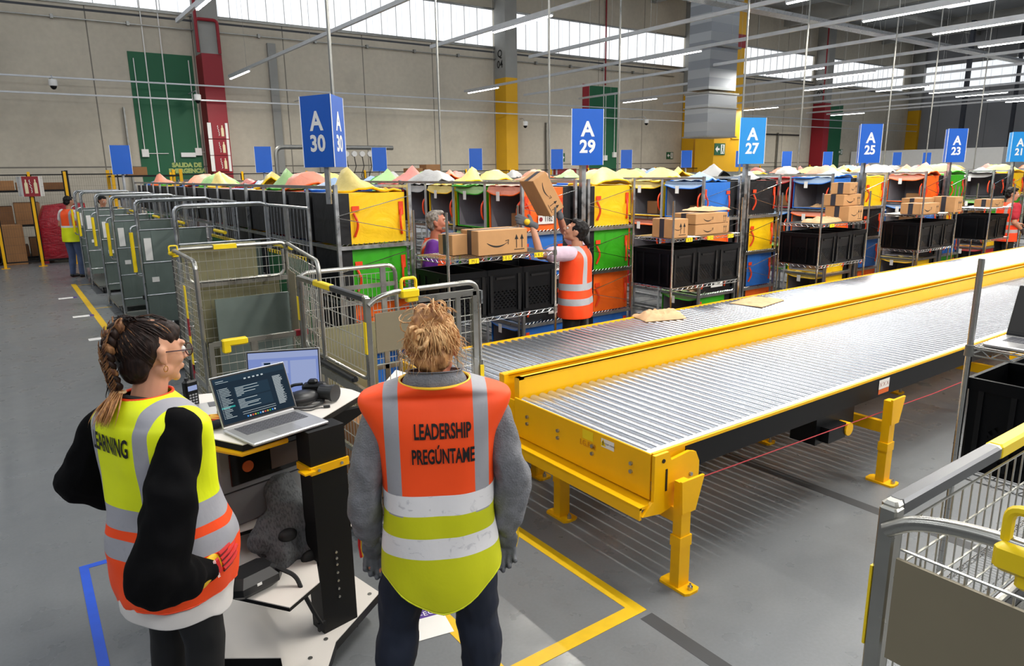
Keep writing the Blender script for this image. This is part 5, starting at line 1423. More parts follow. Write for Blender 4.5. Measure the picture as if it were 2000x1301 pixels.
def loft(name, secs, m, parent, nu=48, thick=.004, wr=.008, hem=None, seed=0, sub=5):
    """stack of super-ellipse sections (z, half width, half depth, cx, cy, power), open at the bottom"""
    def cat(a, b, c, d, t): return .5*((2*b)+(-a+c)*t+(2*a-5*b+4*c-d)*t*t+(-a+3*b-3*c+d)*t**3)
    rows = []; n = len(secs)
    for i in range(n-1):
        q = [secs[max(i-1, 0)], secs[i], secs[i+1], secs[min(i+2, n-1)]]
        for k in range(sub): t = k/sub; rows.append([cat(q[0][j], q[1][j], q[2][j], q[3][j], t) for j in range(6)])
    rows.append(list(secs[-1]))
    mb = MB(); vs = []; z0 = rows[0][0]; zr = rows[-1][0]-z0
    for j, (z, hw, hd, cx, cy, p) in enumerate(rows):
        for i in range(nu):
            a = 2*pi*i/nu; ca, sa = cos(a), sin(a)
            x = cx+hw*math.copysign(abs(ca)**(2/p), ca); y = cy+hd*math.copysign(abs(sa)**(2/p), sa)
            zz = z
            if hem: zz = z+hem(x-cx, y-cy)*(1-(z-z0)/zr)**2.2
            nrm = Vector((ca, sa, 0)); e = min(1, (len(rows)-1-j)/4)
            q = Vector((x*6+seed, y*6, z*4)); k = noise.noise(q)+.5*noise.noise(q*2.1)-.5*abs(noise.noise(Vector((x*10, y*10+seed, z*3))))
            f = wr*e*k*(1.6-1.0*(z-z0)/zr)
            vs.append(Vector((x, y, zz))+nrm*f)
    fs = [(j*nu+i, j*nu+(i+1) % nu, (j+1)*nu+(i+1) % nu, (j+1)*nu+i) for j in range(len(rows)-1) for i in range(nu)]
    mb.add(vs, fs)
    me = mb.mesh(name, m, True)
    o = bpy.data.objects.new(name, me); COL.objects.link(o)
    s = o.modifiers.new('t', 'SOLIDIFY'); s.thickness = thick; s.offset = 1
    ss = o.modifiers.new('u', 'SUBSURF'); ss.levels = 1; ss.render_levels = 1
    dg = bpy.context.evaluated_depsgraph_get(); dg.update()
    out = bpy.data.meshes.new_from_object(o.evaluated_get(dg)); bpy.data.objects.remove(o)
    out.polygons.foreach_set('use_smooth', [True]*len(out.polygons))
    out.name = name
    r = link(name, out, parent); r['_rows'] = 0; del r['_rows']
    bot = [Vector(v) for v in vs[:nu]]
    return r, bot, vs[-nu:]

def on_surface(me_txt, obj, M, m, name, parent, off=.004, depth=.6):
    """press flat lettering onto a cloth surface"""
    bm = bmesh.new(); bm.from_mesh(me_txt)
    bmesh.ops.triangulate(bm, faces=bm.faces)
    bmesh.ops.subdivide_edges(bm, edges=[e for e in bm.edges if e.calc_length() > .02], cuts=2, use_grid_fill=False)
    bmesh.ops.triangulate(bm, faces=bm.faces)
    dm = obj.data; tree = BVHTree.FromPolygons([v.co for v in dm.vertices], [p.vertices[:] for p in dm.polygons])
    zdir = (M.to_3x3() @ Vector((0, 0, 1))).normalized()
    for v in bm.verts:
        p = M @ v.co; h = tree.ray_cast(p+zdir*depth, -zdir)
        v.co = (h[0]+zdir*off) if h[0] is not None else p
    out = bpy.data.meshes.new(name); bm.to_mesh(out); bm.free(); out.materials.append(m)
    return link(name, out, parent)

def hand_blobs(mb, w, d, n, curl=.3, s=1.0, thumb=1, fat=0.0, spread=.10, curls=None):
    """hand from wrist w along d, palm facing n; thumb on side thumb*(d x n)"""
    w, d, n = Vector(w), Vector(d).normalized(), Vector(n).normalized(); n = (n-d*n.dot(d)).normalized(); sd = d.cross(n)*thumb
    R = Matrix((sd, d, n)).transposed()
    mb.ell(w+d*.05*s, (.040*s+fat, .052*s+fat, .015*s+fat), 14, 9, R)
    mb.cap(w-d*.02*s, .027*s+fat, w+d*.03*s, .024*s+fat, 10)
    mb.ell(w+d*.035*s+sd*.022*s+n*.008*s, (.02*s+fat, .035*s+fat, .017*s+fat), 10, 8, R)
    L = [(.030, .040, .026, .020), (.010, .045, .029, .022), (-.011, .041, .027, .021), (-.031, .032, .021, .018)]
    for i, (o, a, b, c) in enumerate(L):
        cu = curls[i] if curls else curl*(1+.12*i)
        p = w+d*(.092-.004*abs(i-1))*s+sd*o*s; dr = (d+sd*(o*spread*30)).normalized(); r = (.0092-.0006*(i == 3))*s+fat
        for j, l in enumerate((a, b, c)):
            ang = cu*(.8 if j == 0 else 1.0)
            ax = dr.cross(n).normalized(); q = Quaternion(ax, ang)
            dr = (q @ dr).normalized(); nn = (q @ n)
            n2 = nn
            e = p+dr*l*s; mb.cap(p, r, e, r*.92, 8); p = e; r *= .92
            n_ = n2; n = n_
        n = Vector(R.col[2])
    p = w+d*.022*s+sd*.030*s+n*.005*s; dr = (d*.62+sd*.68+n*.35).normalized()
    e = p+dr*.042*s; mb.cap(p, .0125*s+fat, e, .0108*s+fat, 8); dr = (dr+d*.5+n*.25*(1+curl)).normalized(); e2 = e+dr*.03*s; mb.cap(e, .0106*s+fat, e2, .009*s+fat, 8)

def head_blobs(mb, c, fwd, up, s=1.0, jaw=1.0):
    """head with face features; c = centre of the skull"""
    c, f, u = Vector(c), Vector(fwd).normalized(), Vector(up).normalized(); u = (u-f*u.dot(f)).normalized(); r = f.cross(u)
    R = Matrix((r, f, u)).transposed()
    P = lambda x, y, z: c+r*x*s+f*y*s+u*z*s
    S = lambda *a: tuple(k*s for k in a)
    mb.ell(P(0, -.012, .02), S(.075, .093, .092), 20, 14, R)
    mb.ell(P(0, .030, -.012), S(.064, .066, .080), 18, 12, R)
    mb.ell(P(0, .040, -.065), S(.048*jaw, .048, .048), 16, 10, R)
    mb.ell(P(0, .078, -.098), S(.021*jaw, .016, .017), 12, 8, R)
    for q in (-1, 1):
        mb.ell(P(q*.036, .066, -.028), S(.020, .022, .022), 10, 8, R)
        mb.ell(P(q*.030, .080, .028), S(.026, .014, .010), 10, 8, R)
        mb.ell(P(q*.050, .010, -.062), S(.016, .035, .026), 10, 8, R)
        # ear
        mb.ell(P(q*.078, -.008, -.008), S(.007, .017, .030), 10, 8, R); mb.ell(P(q*.080, -.013, .006), S(.008, .017, .016), 10, 8, R); mb.ell(P(q*.076, .002, -.032), S(.007, .010, .012), 8, 6, R)
    mb.cap(P(0, .092, .018), .008*s, P(0, .116, -.020), .0105*s, 10)
    mb.ell(P(0, .117, -.025), S(.012, .012, .010), 10, 8, R)
    for q in (-1, 1): mb.ell(P(q*.013, .103, -.029), S(.008, .010, .008), 8, 6, R)
    mb.ell(P(0, .095, -.056), S(.023, .011, .0065), 12, 7, R); mb.ell(P(0, .093, -.067), S(.020, .011, .007), 12, 7, R)
    return P, R

def person(label, loc, facing, J, voxel=.007, skin='skin_f', scale=1.0, head=None, hands=None, jaw=1.0, legs=True):
    """J: joints in local coordinates (+y forward). returns the Empty and the head helper"""
    rz = atan2(-facing[0], facing[1])
    t = thing('person', uniq(label), 'person', (loc[0], loc[1], 0), rz)
    mb = MB(); V = Vector
    pel, ch, nk = V(J['pelvis']), V(J['chest']), V(J['neck'])
    mb.ell(pel, (.155, .115, .12), 18, 12); mb.ell(pel+V((0, -.03, -.03)), (.15, .10, .11), 16, 10)
    mb.cap(pel+V((0, 0, .05)), .12, ch-V((0, 0, .10)), .115, 16)
    mb.ell(ch, (.165, .11, .17), 18, 12)
    hd = V(J['head'])
    mb.cap(nk-V((0, .0, .05)), .062, hd-V((0, .01, .06)), .052, 14)
    for s, k in ((-1, 'l'), (1, 'r')):
        sh, el, wr = V(J['sh_'+k]), V(J['el_'+k]), V(J['wr_'+k])
        mb.cap(V((s*.05, nk.y, nk.z-.06)), .05, sh, .052, 12)
        mb.cap(sh, .052, el, .040, 12); mb.cap(el, .040, el+(wr-el)*.45, .037, 12); mb.cap(el+(wr-el)*.45, .037, wr, .025, 12)
        if legs:
            hp, kn, an = V(J['hip_'+k]), V(J['kn_'+k]), V(J['an_'+k]); to = V(J.get('to_'+k, an+V((0, .15, -.045))))
            mb.cap(hp, .090, kn, .058, 14); mb.ell(kn+V((0, .01, 0)), (.056, .058, .06), 12, 8); mb.cap(kn+V((0, -.012, -.08)), .056, an, .036, 12)
            mb.cap(an+V((0, -.02, -.045)), .036, to, .030, 10)
        h = (hands or {}).get(k)
        if h: hand_blobs(mb, wr, h['d'], h['n'], h.get('curl', .35), .98*scale, h.get('thumb', s), curls=h.get('curls'))
        else: hand_blobs(mb, wr, (wr-el), V((-s*1.0, .0, 0)), .35, .98, s)
    P, R = head_blobs(mb, hd, J['look'], J.get('up', (0, 0, 1)), 1.0, jaw)
    o = remeshed('body', mb, voxel, mat[skin], t, smooth=3)
    # eyes
    ey = MB(); ey.ell(P(-.031, .084, .003), .0125, 12, 8); ey.ell(P(.031, .084, .003), .0125, 12, 8); 
    ey.build('eyes', plain('eye_white', '#d8d4d0', .2), t, smooth=True)
    ir = MB(); ir.ell(P(-.031, .0925, .003), .0055, 10, 6); ir.ell(P(.031, .0925, .003), .0055, 10, 6); ir.build('irises', mat['ink'], t, smooth=True)
    return t, P, R

def sleeve(mb, pts, rs, n=14):
    for (a, ra), (b, rb) in zip(list(zip(pts, rs))[:-1], list(zip(pts, rs))[1:]): mb.cap(a, ra, b, rb, n)

def strands(name, paths, m, parent, r=.0022):
    mb = MB()
    for p in paths:
        n = len(p); mb.tube(p, [r*(1-.75*abs(2*i/(n-1)-.6)) if n > 1 else r for i in range(n)], 4, cap=False)
    return mb.build(name, m, parent, smooth=True, sharp=0)

def std(hw=.185, z=1.0, **k):
    J = dict(pelvis=(0, 0, .93), chest=(0, 0, 1.24), neck=(0, -.015, 1.42), head=(0, .01, 1.56),
             sh_l=(-hw, -.01, 1.375), sh_r=(hw, -.01, 1.375), el_l=(-.25, -.03, 1.09), el_r=(.25, -.03, 1.09), wr_l=(-.25, .05, .85), wr_r=(.25, .05, .85),
             hip_l=(-.09, 0, .88), hip_r=(.09, 0, .88), kn_l=(-.11, .02, .48), kn_r=(.11, .02, .48), an_l=(-.12, -.02, .09), an_r=(.12, -.02, .09), look=(0, 1, 0))
    J.update(k); return J

def tolocal(loc, facing, p):
    rz = atan2(-facing[0], facing[1]); d = Vector((p[0]-loc[0], p[1]-loc[1], p[2])); return Matrix.Rotation(-rz, 3, 'Z') @ d

# ---------------------------------------------------- the person in jeans, seen from behind
def _lead():
    loc = (1.175, 2.12); fc = (.487, .873)
    J = std(.18, head=(.0, .02, 1.55), look=(.12, 1, -.22), up=(0, .15, 1), chest=(0, 0, 1.22), sh_l=(-.18, -.01, 1.33), sh_r=(.18, -.01, 1.33),
            el_l=(-.27, -.02, 1.05), el_r=(.275, -.02, 1.05), wr_l=(-.262, .05, .80), wr_r=(.262, .05, .80),
            hip_l=(-.10, 0, .85), hip_r=(.10, 0, .85), kn_l=(-.175, .03, .47), kn_r=(.13, .02, .47), an_l=(-.22, -.0, .09), an_r=(.15, -.02, .09))
    H = {'l': dict(d=(.05, .12, -1), n=(0, -1, -.1), curl=.65, thumb=-1), 'r': dict(d=(-.12, .12, -1), n=(0, -1, 0), curl=.55, thumb=1)}
    t, P, R = person('person seen from behind in orange and lime vest, grey fleece and dark jeans', loc, fc, J, .007, 'skin_r', hands=H)
    # jeans
    mb = MB()
    mb.ell((0, -.01, .88), (.175, .135, .13), 18, 12)
    for s, k in ((-1, 'l'), (1, 'r')):
        hp, kn, an = [Vector(J[q+k]) for q in ('hip_', 'kn_', 'an_')]
        sleeve(mb, [hp+Vector((0, -.01, 0)), (hp+kn)/2, kn, (kn+an)/2, an+Vector((0, 0, -.02))], [.112, .100, .086, .08, .074])
    remeshed('jeans', mb, .010, mat['denim'], t, smooth=4, wr=.012, wf=9)
    sh = MB()
    for k in 'lr': an = Vector(J['an_'+k]); sh.cap(an+Vector((0, -.03, -.04)), .046, an+Vector((0, .16, -.055)), .036, 12)
    remeshed('shoes', sh, .01, mat['shoe'], t, smooth=2)
    # fleece
    mb = MB()
    mb.ell((0, 0, 1.22), (.185, .125, .2), 18, 12); mb.cap((0, 0, 1.0), .135, (0, 0, 1.2), .14, 16); mb.ell((0, -.01, 1.33), (.17, .095, .07), 18, 12)
    for s, k in ((-1, 'l'), (1, 'r')):
        sh, el, wr = [Vector(J[q+k]) for q in ('sh_', 'el_', 'wr_')]
        sleeve(mb, [Vector((s*.08, -.01, 1.36)), sh, (sh+el)/2+Vector((s*.012, 0, 0)), el, (el*.5+wr*.5)+Vector((s*.005, 0, 0)), el*.22+wr*.78, wr], [.06, .066, .070, .072, .070, .062, .040])
    remeshed('fleece_jacket', mb, .009, mat['fleece'], t, smooth=4, wr=.020, wf=8, seed=3)
    c = MB()
    def col(u, v):
        a = 2*pi*u; r = .088+.016*sin(pi*v)+.012*(1-v); return Vector((r*1.05*cos(a), -.012+r*.95*sin(a)-.0, 1.385+.085*v-.015*sin(a)))
    c.grid(col, 28, 6, closed_u=True)
    def col2(u, v): a = 2*pi*u; r = .100-.028*v; return Vector((r*1.05*cos(a), -.012+r*.95*sin(a), 1.47-.015*sin(a)-.05*v*v))
    c.grid(col2, 28, 5, closed_u=True)
    o = c.build('fleece_collar', mat['fleece'], t, smooth=True)
    # vest
    vm = vest_mat('leadership_vest_fabric', '#ff4f0e', '#c9cc04', 1.01, [(.975, 1.050), (.815, .892)], (.128, .180), .97)
    secs = [(.72, .222, .165, 0, -.01, 2.3), (.82, .218, .16, 0, -.01, 2.3), (.95, .205, .150, 0, -.005, 2.4), (1.10, .200, .145, 0, 0, 2.5), (1.22, .212, .145, 0, 0, 2.7), (1.30, .240, .132, 0, -.005, 3.0),
            (1.36, .266, .108, 0, -.01, 3.2), (1.392, .262, .092, 0, -.012, 3.0), (1.415, .20, .108, 0, -.012, 2.4), (1.437, .125, .122, 0, -.012, 2)]
    hem = lambda x, y: (-.12*(1-min(1, abs(x)/.20)**1.6) if y < 0.05 else -.03)
    v, bot, top = loft('safety_vest', secs, vm, t, wr=.009, hem=hem, seed=2)
    MB().tube(bot, .004, 6, closed=True).build('lime_edging', plain('lime_edging', '#dfe60c', .5), t, smooth=True)
    MB().tube([Vector(p) for p in top], .005, 6, closed=True).build('yellow_neckband', plain('yellow_edging', '#f3c020', .5), t, smooth=True)
    # flaps over the shoulders
    Mt = plane_M((.02, -.3, 1.285), (1, 0, .0), (0, 0, 1))
    on_surface(text_mesh('LEADERSHIP', .075, .0018, 'CENTER', .48), v, Mt, mat['ink'], 'back_text', t)
    Mt = plane_M((.02, -.3, 1.195), (1, 0, .0), (0, 0, 1))
    on_surface(text_mesh('PREG\u00daNTAME', .075, .0018, 'CENTER', .455), v, Mt, mat['ink'], 'back_text', t)
    # gloves
    for s, k in ((-1, 'l'), (1, 'r')):
        h = H[k]; mb = MB(); wr = Vector(J['wr_'+k])
        hand_blobs(mb, wr, h['d'], h['n'], h['curl'], 1.0, h['thumb'], fat=.0045)
        mb.cap(wr+Vector((0, 0, .05)), .040, wr, .034, 12)
        g = remeshed('work_glove', mb, .0045, mat['glove_g'], t, smooth=2, wr=.003, wf=30)
        w2 = MB(); d = Vector(h['d']).normalized(); w2.tube([wr+Vector((s*.037, .01, .04)), wr+d*.05+Vector((s*.046, .012, 0)), wr+d*.10+Vector((s*.04, .0, 0)), wr+d*.15+Vector((s*.02, -.02, 0)), wr+d*.165+Vector((-s*.02, -.03, 0))], .0022, 6)
        w2.build('yellow_piping', mat['glove_y'], g, smooth=True)
        if s < 0: MB().tube([wr+Vector((-.046, .02, .02)), wr+d*.04+Vector((-.053, .02, 0)), wr+d*.09+Vector((-.050, .01, 0))], .0055, 8).build('red_back', mat['glove_r'], g, smooth=True)
    # hair: loose bun
    rnd = random.Random(4); mb = MB()
    mb.ell(P(0, -.022, .022), (.088, .098, .096), 20, 14, R); mb.ell(P(0, -.055, -.035), (.072, .06, .065), 18, 12, R)
    mb.ell(P(-.012, -.055, .105), (.052, .052, .042), 16, 10, R); mb.ell(P(.02, -.07, .095), (.034, .034, .036), 14, 10, R); mb.ell(P(-.035, -.075, .085), (.034, .034, .034), 14, 10, R)
    hr = remeshed('hair', mb, .006, mat['hair_blond2'], t, smooth=3, wr=.010, wf=26)
    paths = []
    bun = Vector((0, -.062, .10))
    def sk(x, y, z, r=1.06):
        v = Vector((x, y, z)).normalized(); return Vector((v.x*.088*r, -.02+v.y*.098*r, .015+v.z*.100*r))
    for i in range(620):
        a = rnd.uniform(0, 2*pi); el = rnd.uniform(-.55, .75)
        s0 = Vector((cos(a)*cos(el), sin(a)*cos(el), sin(el)))
        if s0.y > .45 and s0.z < .55: continue
        e0 = Vector((rnd.gauss(0, .25), -.62+rnd.gauss(0, .2), .85)); pts = []; rr = rnd.uniform(1.0, 1.10)
        for k in range(7):
            q = s0.lerp(e0, k/6); q = sk(q.x, q.y, q.z, rr+.05*sin(pi*k/6)*rnd.uniform(-.2, 1)); pts.append(P(*q))
        paths.append(pts)
    for i in range(150):
        c0 = bun+Vector((rnd.gauss(0, .022), rnd.gauss(0, .018), rnd.gauss(0, .016))); r0 = rnd.uniform(.018, .046); ax = Vector((rnd.gauss(0, 1), rnd.gauss(0, 1), rnd.gauss(0, .6))).normalized(); u = ax.orthogonal().normalized(); w = ax.cross(u); a0 = rnd.uniform(0, 6.3); ln = rnd.uniform(1.8, 5)
        paths.append([P(*(c0+u*(r0*cos(a0+ln*k/8))+w*(r0*.8*sin(a0+ln*k/8)))) for k in range(9)])
    strands('hair_strands', paths, mat['hair_blond'], hr, .0030)
    paths = []
    for i in range(90):                      # loose wisps
        a = rnd.uniform(pi*.95, 2.05*pi); s0 = sk(cos(a), sin(a)*.9, rnd.uniform(-.7, .3), 1.05); out = Vector((cos(a), sin(a)*.6, 0)); L = rnd.uniform(.02, .08); cu = rnd.uniform(-.02, .03)
        pts = [P(*(s0+out*(.022*sin(k*.5)*rnd.uniform(.6, 1.4)+cu*k/5)+Vector((rnd.gauss(0, .002), 0, -L*k/5)))) for k in range(6)]; paths.append(pts)
    for i in range(40):
        a = rnd.uniform(0, 2*pi); s0 = bun+Vector((.04*cos(a), .03*sin(a), .02)); pts = [P(*(s0+Vector((cos(a)*.012*k, sin(a)*.01*k, .012*k-.0028*k*k)))) for k in range(6)]; paths.append(pts)
    strands('loose_wisps', paths, mat['hair_blond'], hr, .0016)
    for i, (c0, r0) in enumerate((((-.028, -.125, .025), .030), ((-.05, -.115, .045), .022))):   # big hanging loop of the bun
        pts = [P(c0[0]+r0*.8*cos(q), c0[1]+.012*sin(2*q), c0[2]+r0*sin(q)) for q in [2*pi*k/14 for k in range(14)]]
        MB().tube(pts, .0085, 8, closed=True).build('hair_loop', mat['hair_blond'], hr, smooth=True)
_lead()
# ---------------------------------------------------- woman with braid in the yellow and orange vest
def _learn():
    loc = (.33, 2.62); fc = (.92, .39)
    J = std(.18, head=(.0, .035, 1.565), neck=(0, -.02, 1.40), look=(.10, 1, -.12), up=(0, .06, 1), chest=(0, 0, 1.2),
            sh_l=(-.18, -.02, 1.33), sh_r=(.18, -.02, 1.33), el_l=(-.32, -.11, 1.08), wr_l=(-.26, .05, .98), el_r=(.285, -.21, .955), wr_r=(.235, -.03, .815),
            hip_l=(-.095, 0, .86), hip_r=(.095, 0, .86))
    H = {'r': dict(d=(-.22, .95, .22), n=(-.95, -.2, .0), curl=.35, thumb=-1), 'l': dict(d=(.3, .8, -.2), n=(1, 0, 0), curl=.4, thumb=1)}
    t, P, R = person('woman with braided hair and glasses in yellow and orange vest, hand on hip', loc, fc, J, .006, 'skin_f', hands=H)
    mb = MB(); mb.ell((0, -.01, .86), (.175, .145, .14), 18, 12)
    for k in 'lr':
        hp, kn, an = [Vector(J[q+k]) for q in ('hip_', 'kn_', 'an_')]
        sleeve(mb, [hp+Vector((0, -.01, 0)), (hp+kn)/2, kn, (kn+an)/2, an], [.105, .092, .072, .062, .045])
    remeshed('leggings', mb, .010, mat['legging'], t, smooth=4, wr=.004, wf=9)
    sh = MB()
    for k in 'lr': an = Vector(J['an_'+k]); sh.cap(an+Vector((0, -.03, -.04)), .046, an+Vector((0, .16, -.055)), .036, 12)
    remeshed('shoes', sh, .01, mat['shoe'], t, smooth=2)
    # white shirt tail below the vest
    loft('white_shirt', [(.645, .200, .182, 0, .01, 2.2), (.71, .202, .186, 0, .01, 2.2), (.82, .19, .17, 0, .01, 2.2), (.95, .12, .11, 0, 0, 2)], mat['shirt_w'], t, wr=.014, hem=lambda x, y: -.03*abs(x)/.2-.02*(y > 0), seed=5)
    # black sweater
    mb = MB(); mb.ell((0, 0, 1.2), (.18, .125, .2), 18, 12); mb.cap((0, .01, .92), .13, (0, 0, 1.15), .14, 16)
    for s, k in ((-1, 'l'), (1, 'r')):
        sh, el, wr = [Vector(J[q+k]) for q in ('sh_', 'el_', 'wr_')]
        q = el+Vector((0, -.012, -.035)) if k == 'r' else el
        sleeve(mb, [Vector((s*.08, -.01, 1.36)), sh, (sh+el)/2+Vector((s*.01, -.01, 0)), q, (el+wr)/2+Vector((0, 0, -.03)), wr], [.06, .070, .082, .092, .080, .045], 16)
    remeshed('black_sweater', mb, .009, mat['knit'], t, smooth=4, wr=.024, wf=7, seed=8)
    vm = vest_mat('learning_vest_fabric', '#e4f000', '#ff4d0c', 1.0, [(.975, 1.055), (.868, .94)], (.105, .158), 1.0, hcol='#a2a2aa', vcol='#9c9ca4')
    secs = [(.70, .212, .195, 0, .01, 2.3), (.77, .215, .20, 0, .015, 2.3), (.86, .218, .195, 0, .015, 2.3), (.98, .205, .172, 0, .01, 2.4), (1.10, .200, .155, 0, .005, 2.5), (1.22, .208, .150, 0, 0, 2.6),
            (1.32, .228, .140, 0, -.005, 2.6), (1.355, .225, .120, 0, -.01, 2.4), (1.39, .17, .105, 0, -.012, 2.2), (1.415, .11, .09, 0, -.012, 2.0), (1.425, .085, .085, 0, -.012, 2)]
    v, bot, top = loft('safety_vest', secs, vm, t, wr=.020, seed=11, hem=lambda x, y: -.03*(x < 0))
    MB().tube(bot, .004, 6, closed=True).build('hem_edging', mat['orange_trim'], t, smooth=True)
    MB().tube([Vector(p) for p in top], .005, 6, closed=True).build('orange_neckband', mat['orange_trim'], t, smooth=True)
    on_surface(text_mesh('LEARNING', .085, .0022, 'CENTER', .52), v, plane_M((-.015, -.35, 1.28), (1, 0, 0), (0, 0, 1)), mat['ink'], 'back_text', t)
    # lanyard round the neck
    MB().tube(rounded([(-.02, -.098, 1.435), (.07, -.06, 1.425), (.105, .03, 1.39), (.085, .125, 1.28), (.05, .17, 1.1)], .05, 6), .009, 6).build('lanyard', mat['lanyard'], t, smooth=True)
    # glove on the hip
    h = H['r']; wr = Vector(J['wr_r']); mb = MB()
    hand_blobs(mb, wr, h['d'], h['n'], h['curl'], 1.05, h['thumb'], fat=.005); d = Vector(h['d']).normalized(); mb.cap(wr-d*.03, .036, wr+d*.02, .034, 12)
    g = remeshed('work_glove', mb, .0045, mat['glove_y'], t, smooth=2)
    n = -Vector(h['n']).normalized(); n = (n-d*n.dot(d)).normalized(); sd = d.cross(-n)*h['thumb']
    Rg = Matrix((sd, d, n)).transposed()
    MB().box(wr+d*.03+n*.024, (.062, .05, .010), M=Rg, bev=.004).build('red_cuff_panel', mat['glove_r'], g)
    for i, (o, L) in enumerate(((.033, .085), (.011, .095), (-.011, .088), (-.032, .07))):
        a = wr+d*.065+sd*o+n*.020
        MB().tube([a, a+d*.035+n*.002, a+d*(L*.75)-n*.004, a+d*L-n*.014], .0075, 8).build('red_finger_pad', mat['glove_r'], g, smooth=True)
        MB().tube([a+sd*.011-n*.002, a+sd*.011+d*.04-n*.002, a+sd*.011+d*(L*.8)-n*.012], .0045, 6).build('dark_finger_gap', mat['darkgrey'], g, smooth=True)
    lettering('glove_text', 'SENHADUR', .015, plane_M(wr+d*.03+n*.0295, sd, -d), mat['white'], g, .0004)
    # hair
    rnd = random.Random(9); mb = MB()
    mb.ell(P(0, -.046, .028), (.085, .080, .090), 20, 14, R); mb.ell(P(0, -.066, -.035), (.074, .050, .075), 18, 12, R); mb.ell(P(0, .012, .062), (.074, .078, .052), 16, 10, R)
    hr = remeshed('hair', mb, .006, mat['hair_brown'], t, smooth=3, wr=.007, wf=24)
    paths = []; path2 = []
    def sk(v, r=1.05): v = v.normalized(); return Vector((v.x*.087*r, -.02+v.y*.098*r, .024+v.z*.096*r))
    crown = Vector((-.1, -.75, .75))
    for i in range(620):
        a = rnd.uniform(0, 2*pi); z = rnd.uniform(-1.25, .8); s0 = Vector((cos(a), sin(a), z))
        if (s0.y > .55 and z < .55) or (s0.y > -.22 and z < .28) or (s0.y > .2 and z < .42): continue
        pts = [P(*sk(s0.lerp(crown, k/6), rnd.uniform(1.02, 1.07)+.03*sin(pi*k/6))) for k in range(7)]
        (path2 if (i % 9 == 0) else paths).append(pts)
    for i in range(40):
        pts = [P(*(sk(Vector((rnd.uniform(-.3, .3), -.5, 1)), 1.05)+Vector((rnd.gauss(0, .006)*k, -.01*k, .012*k-.003*k*k)))) for k in range(6)]; paths.append(pts)
    strands('hair_strands', paths, mat['hair_brown'], hr, .0026); strands('highlight_strands', path2, mat['hair_hl'], hr, .0024)
    # french braid down the back of the head and the tail
    bp = [P(*q) for q in ((-.005, -.095, .105), (-.008, -.128, .065), (-.008, -.142, .02), (-.006, -.14, -.03), (-.004, -.128, -.075), (0, -.115, -.115))]
    for q3 in range(3):
        pts = []
        for i in range(37):
            u = i/36*(len(bp)-1); k = min(int(u), len(bp)-2); c = bp[k].lerp(bp[k+1], u-k); ph = i/36*2*pi*3.1+q3*2*pi/3; sc_ = 1-.35*i/36
            pts.append(c+R @ Vector((.019*sc_*sin(ph), -.006-.009*sc_*sin(2*ph), 0)))
        MB().tube(pts, [.0155*(1-.3*i/36) for i in range(37)], 10).build('braid_strand', mat['hair_hl'] if q3 == 0 else mat['hair_brown'], hr, smooth=True)
    fz = []
    for i in range(90):
        u = rnd.uniform(0, len(bp)-1.01); k = int(u); c = bp[k].lerp(bp[k+1], u-k); q = rnd.choice((-1, 1))
        fz.append([c+R @ Vector((q*.026*cos(j*.5), -.02-.006*sin(j*.6)+rnd.gauss(0, .001), .02-.010*j)) for j in range(5)])
    strands('braid_fuzz', fz, mat['hair_hl'], hr, .0018)
    MB().tube([P(.0+.016*cos(a), -.113+.016*sin(a), -.130) for a in [2*pi*i/12 for i in range(12)]], .005, 6, closed=True).build('hair_tie', plain('cream_hair_tie', '#d8b98a', .6), hr, smooth=True)
    paths = []
    for i in range(75):
        x, y = rnd.gauss(0, .007), rnd.gauss(0, .007); sx, sy = rnd.gauss(0, .02), rnd.gauss(-.01, .012)
        paths.append([P(x+sx*sin(k/7*2.2), -.118+y+sy*k/7-.045*sin(k/7*1.6), -.125-.0165*k) for k in range(8)])
    strands('pony_tail', paths, mat['hair_blond2'], hr, .0032)
    paths = []
    for i in range(22):
        s0 = Vector((rnd.uniform(-.05, .02), -.12, rnd.uniform(-.1, -.03))); paths.append([P(*(s0+Vector((-.004*k*rnd.uniform(0, 1.5), -.012*sin(k*.6), -.02*k)))) for k in range(6)])
    strands('loose_wisps', paths, mat['hair_brown'], hr, .0012)
    # glasses and earring
    gl = MB()
    for q in (-1, 1):
        gl.tube([P(q*.034+.024*cos(a), .108-.012*abs(cos(a))*q*cos(a)*0, .001+.022*sin(a)) for a in [2*pi*i/16 for i in range(16)]], .0024, 6, closed=True)
        gl.tube([P(q*.058, .106, .006), P(q*.074, .09, .006), P(q*.082, .0, .006), P(q*.080, -.02, -.006)], .0022, 6)
    gl.tube([P(-.010, .112, .004), P(0, .116, .006), P(.010, .112, .004)], .002, 6)
    gl.build('glasses_frame', plain('dark_red_frame', '#3a1a22', .3), t, smooth=True)
    m = bpy.data.materials.new('lens_glass'); m.use_nodes = True; b = m.node_tree.nodes['Principled BSDF']; b.inputs['Transmission Weight'].default_value = .95; b.inputs['Roughness'].default_value = .03; b.inputs['Base Color'].default_value = (.9, .92, .93, 1); b.inputs['IOR'].default_value = 1.05
    le = MB()
    for q in (-1, 1): le.add([P(q*.034+.023*cos(a), .108, .001+.021*sin(a)) for a in [2*pi*i/16 for i in range(16)]], [tuple(range(16))])
    le.build('lenses', m, t)
    MB().tube([P(.083+.0, -.0+.007*cos(a), -.052+.010*sin(a)) for a in [2*pi*i/12 for i in range(12)]], .0014, 6, closed=True).build('earring', mat['gold'], t, smooth=True)
_learn()

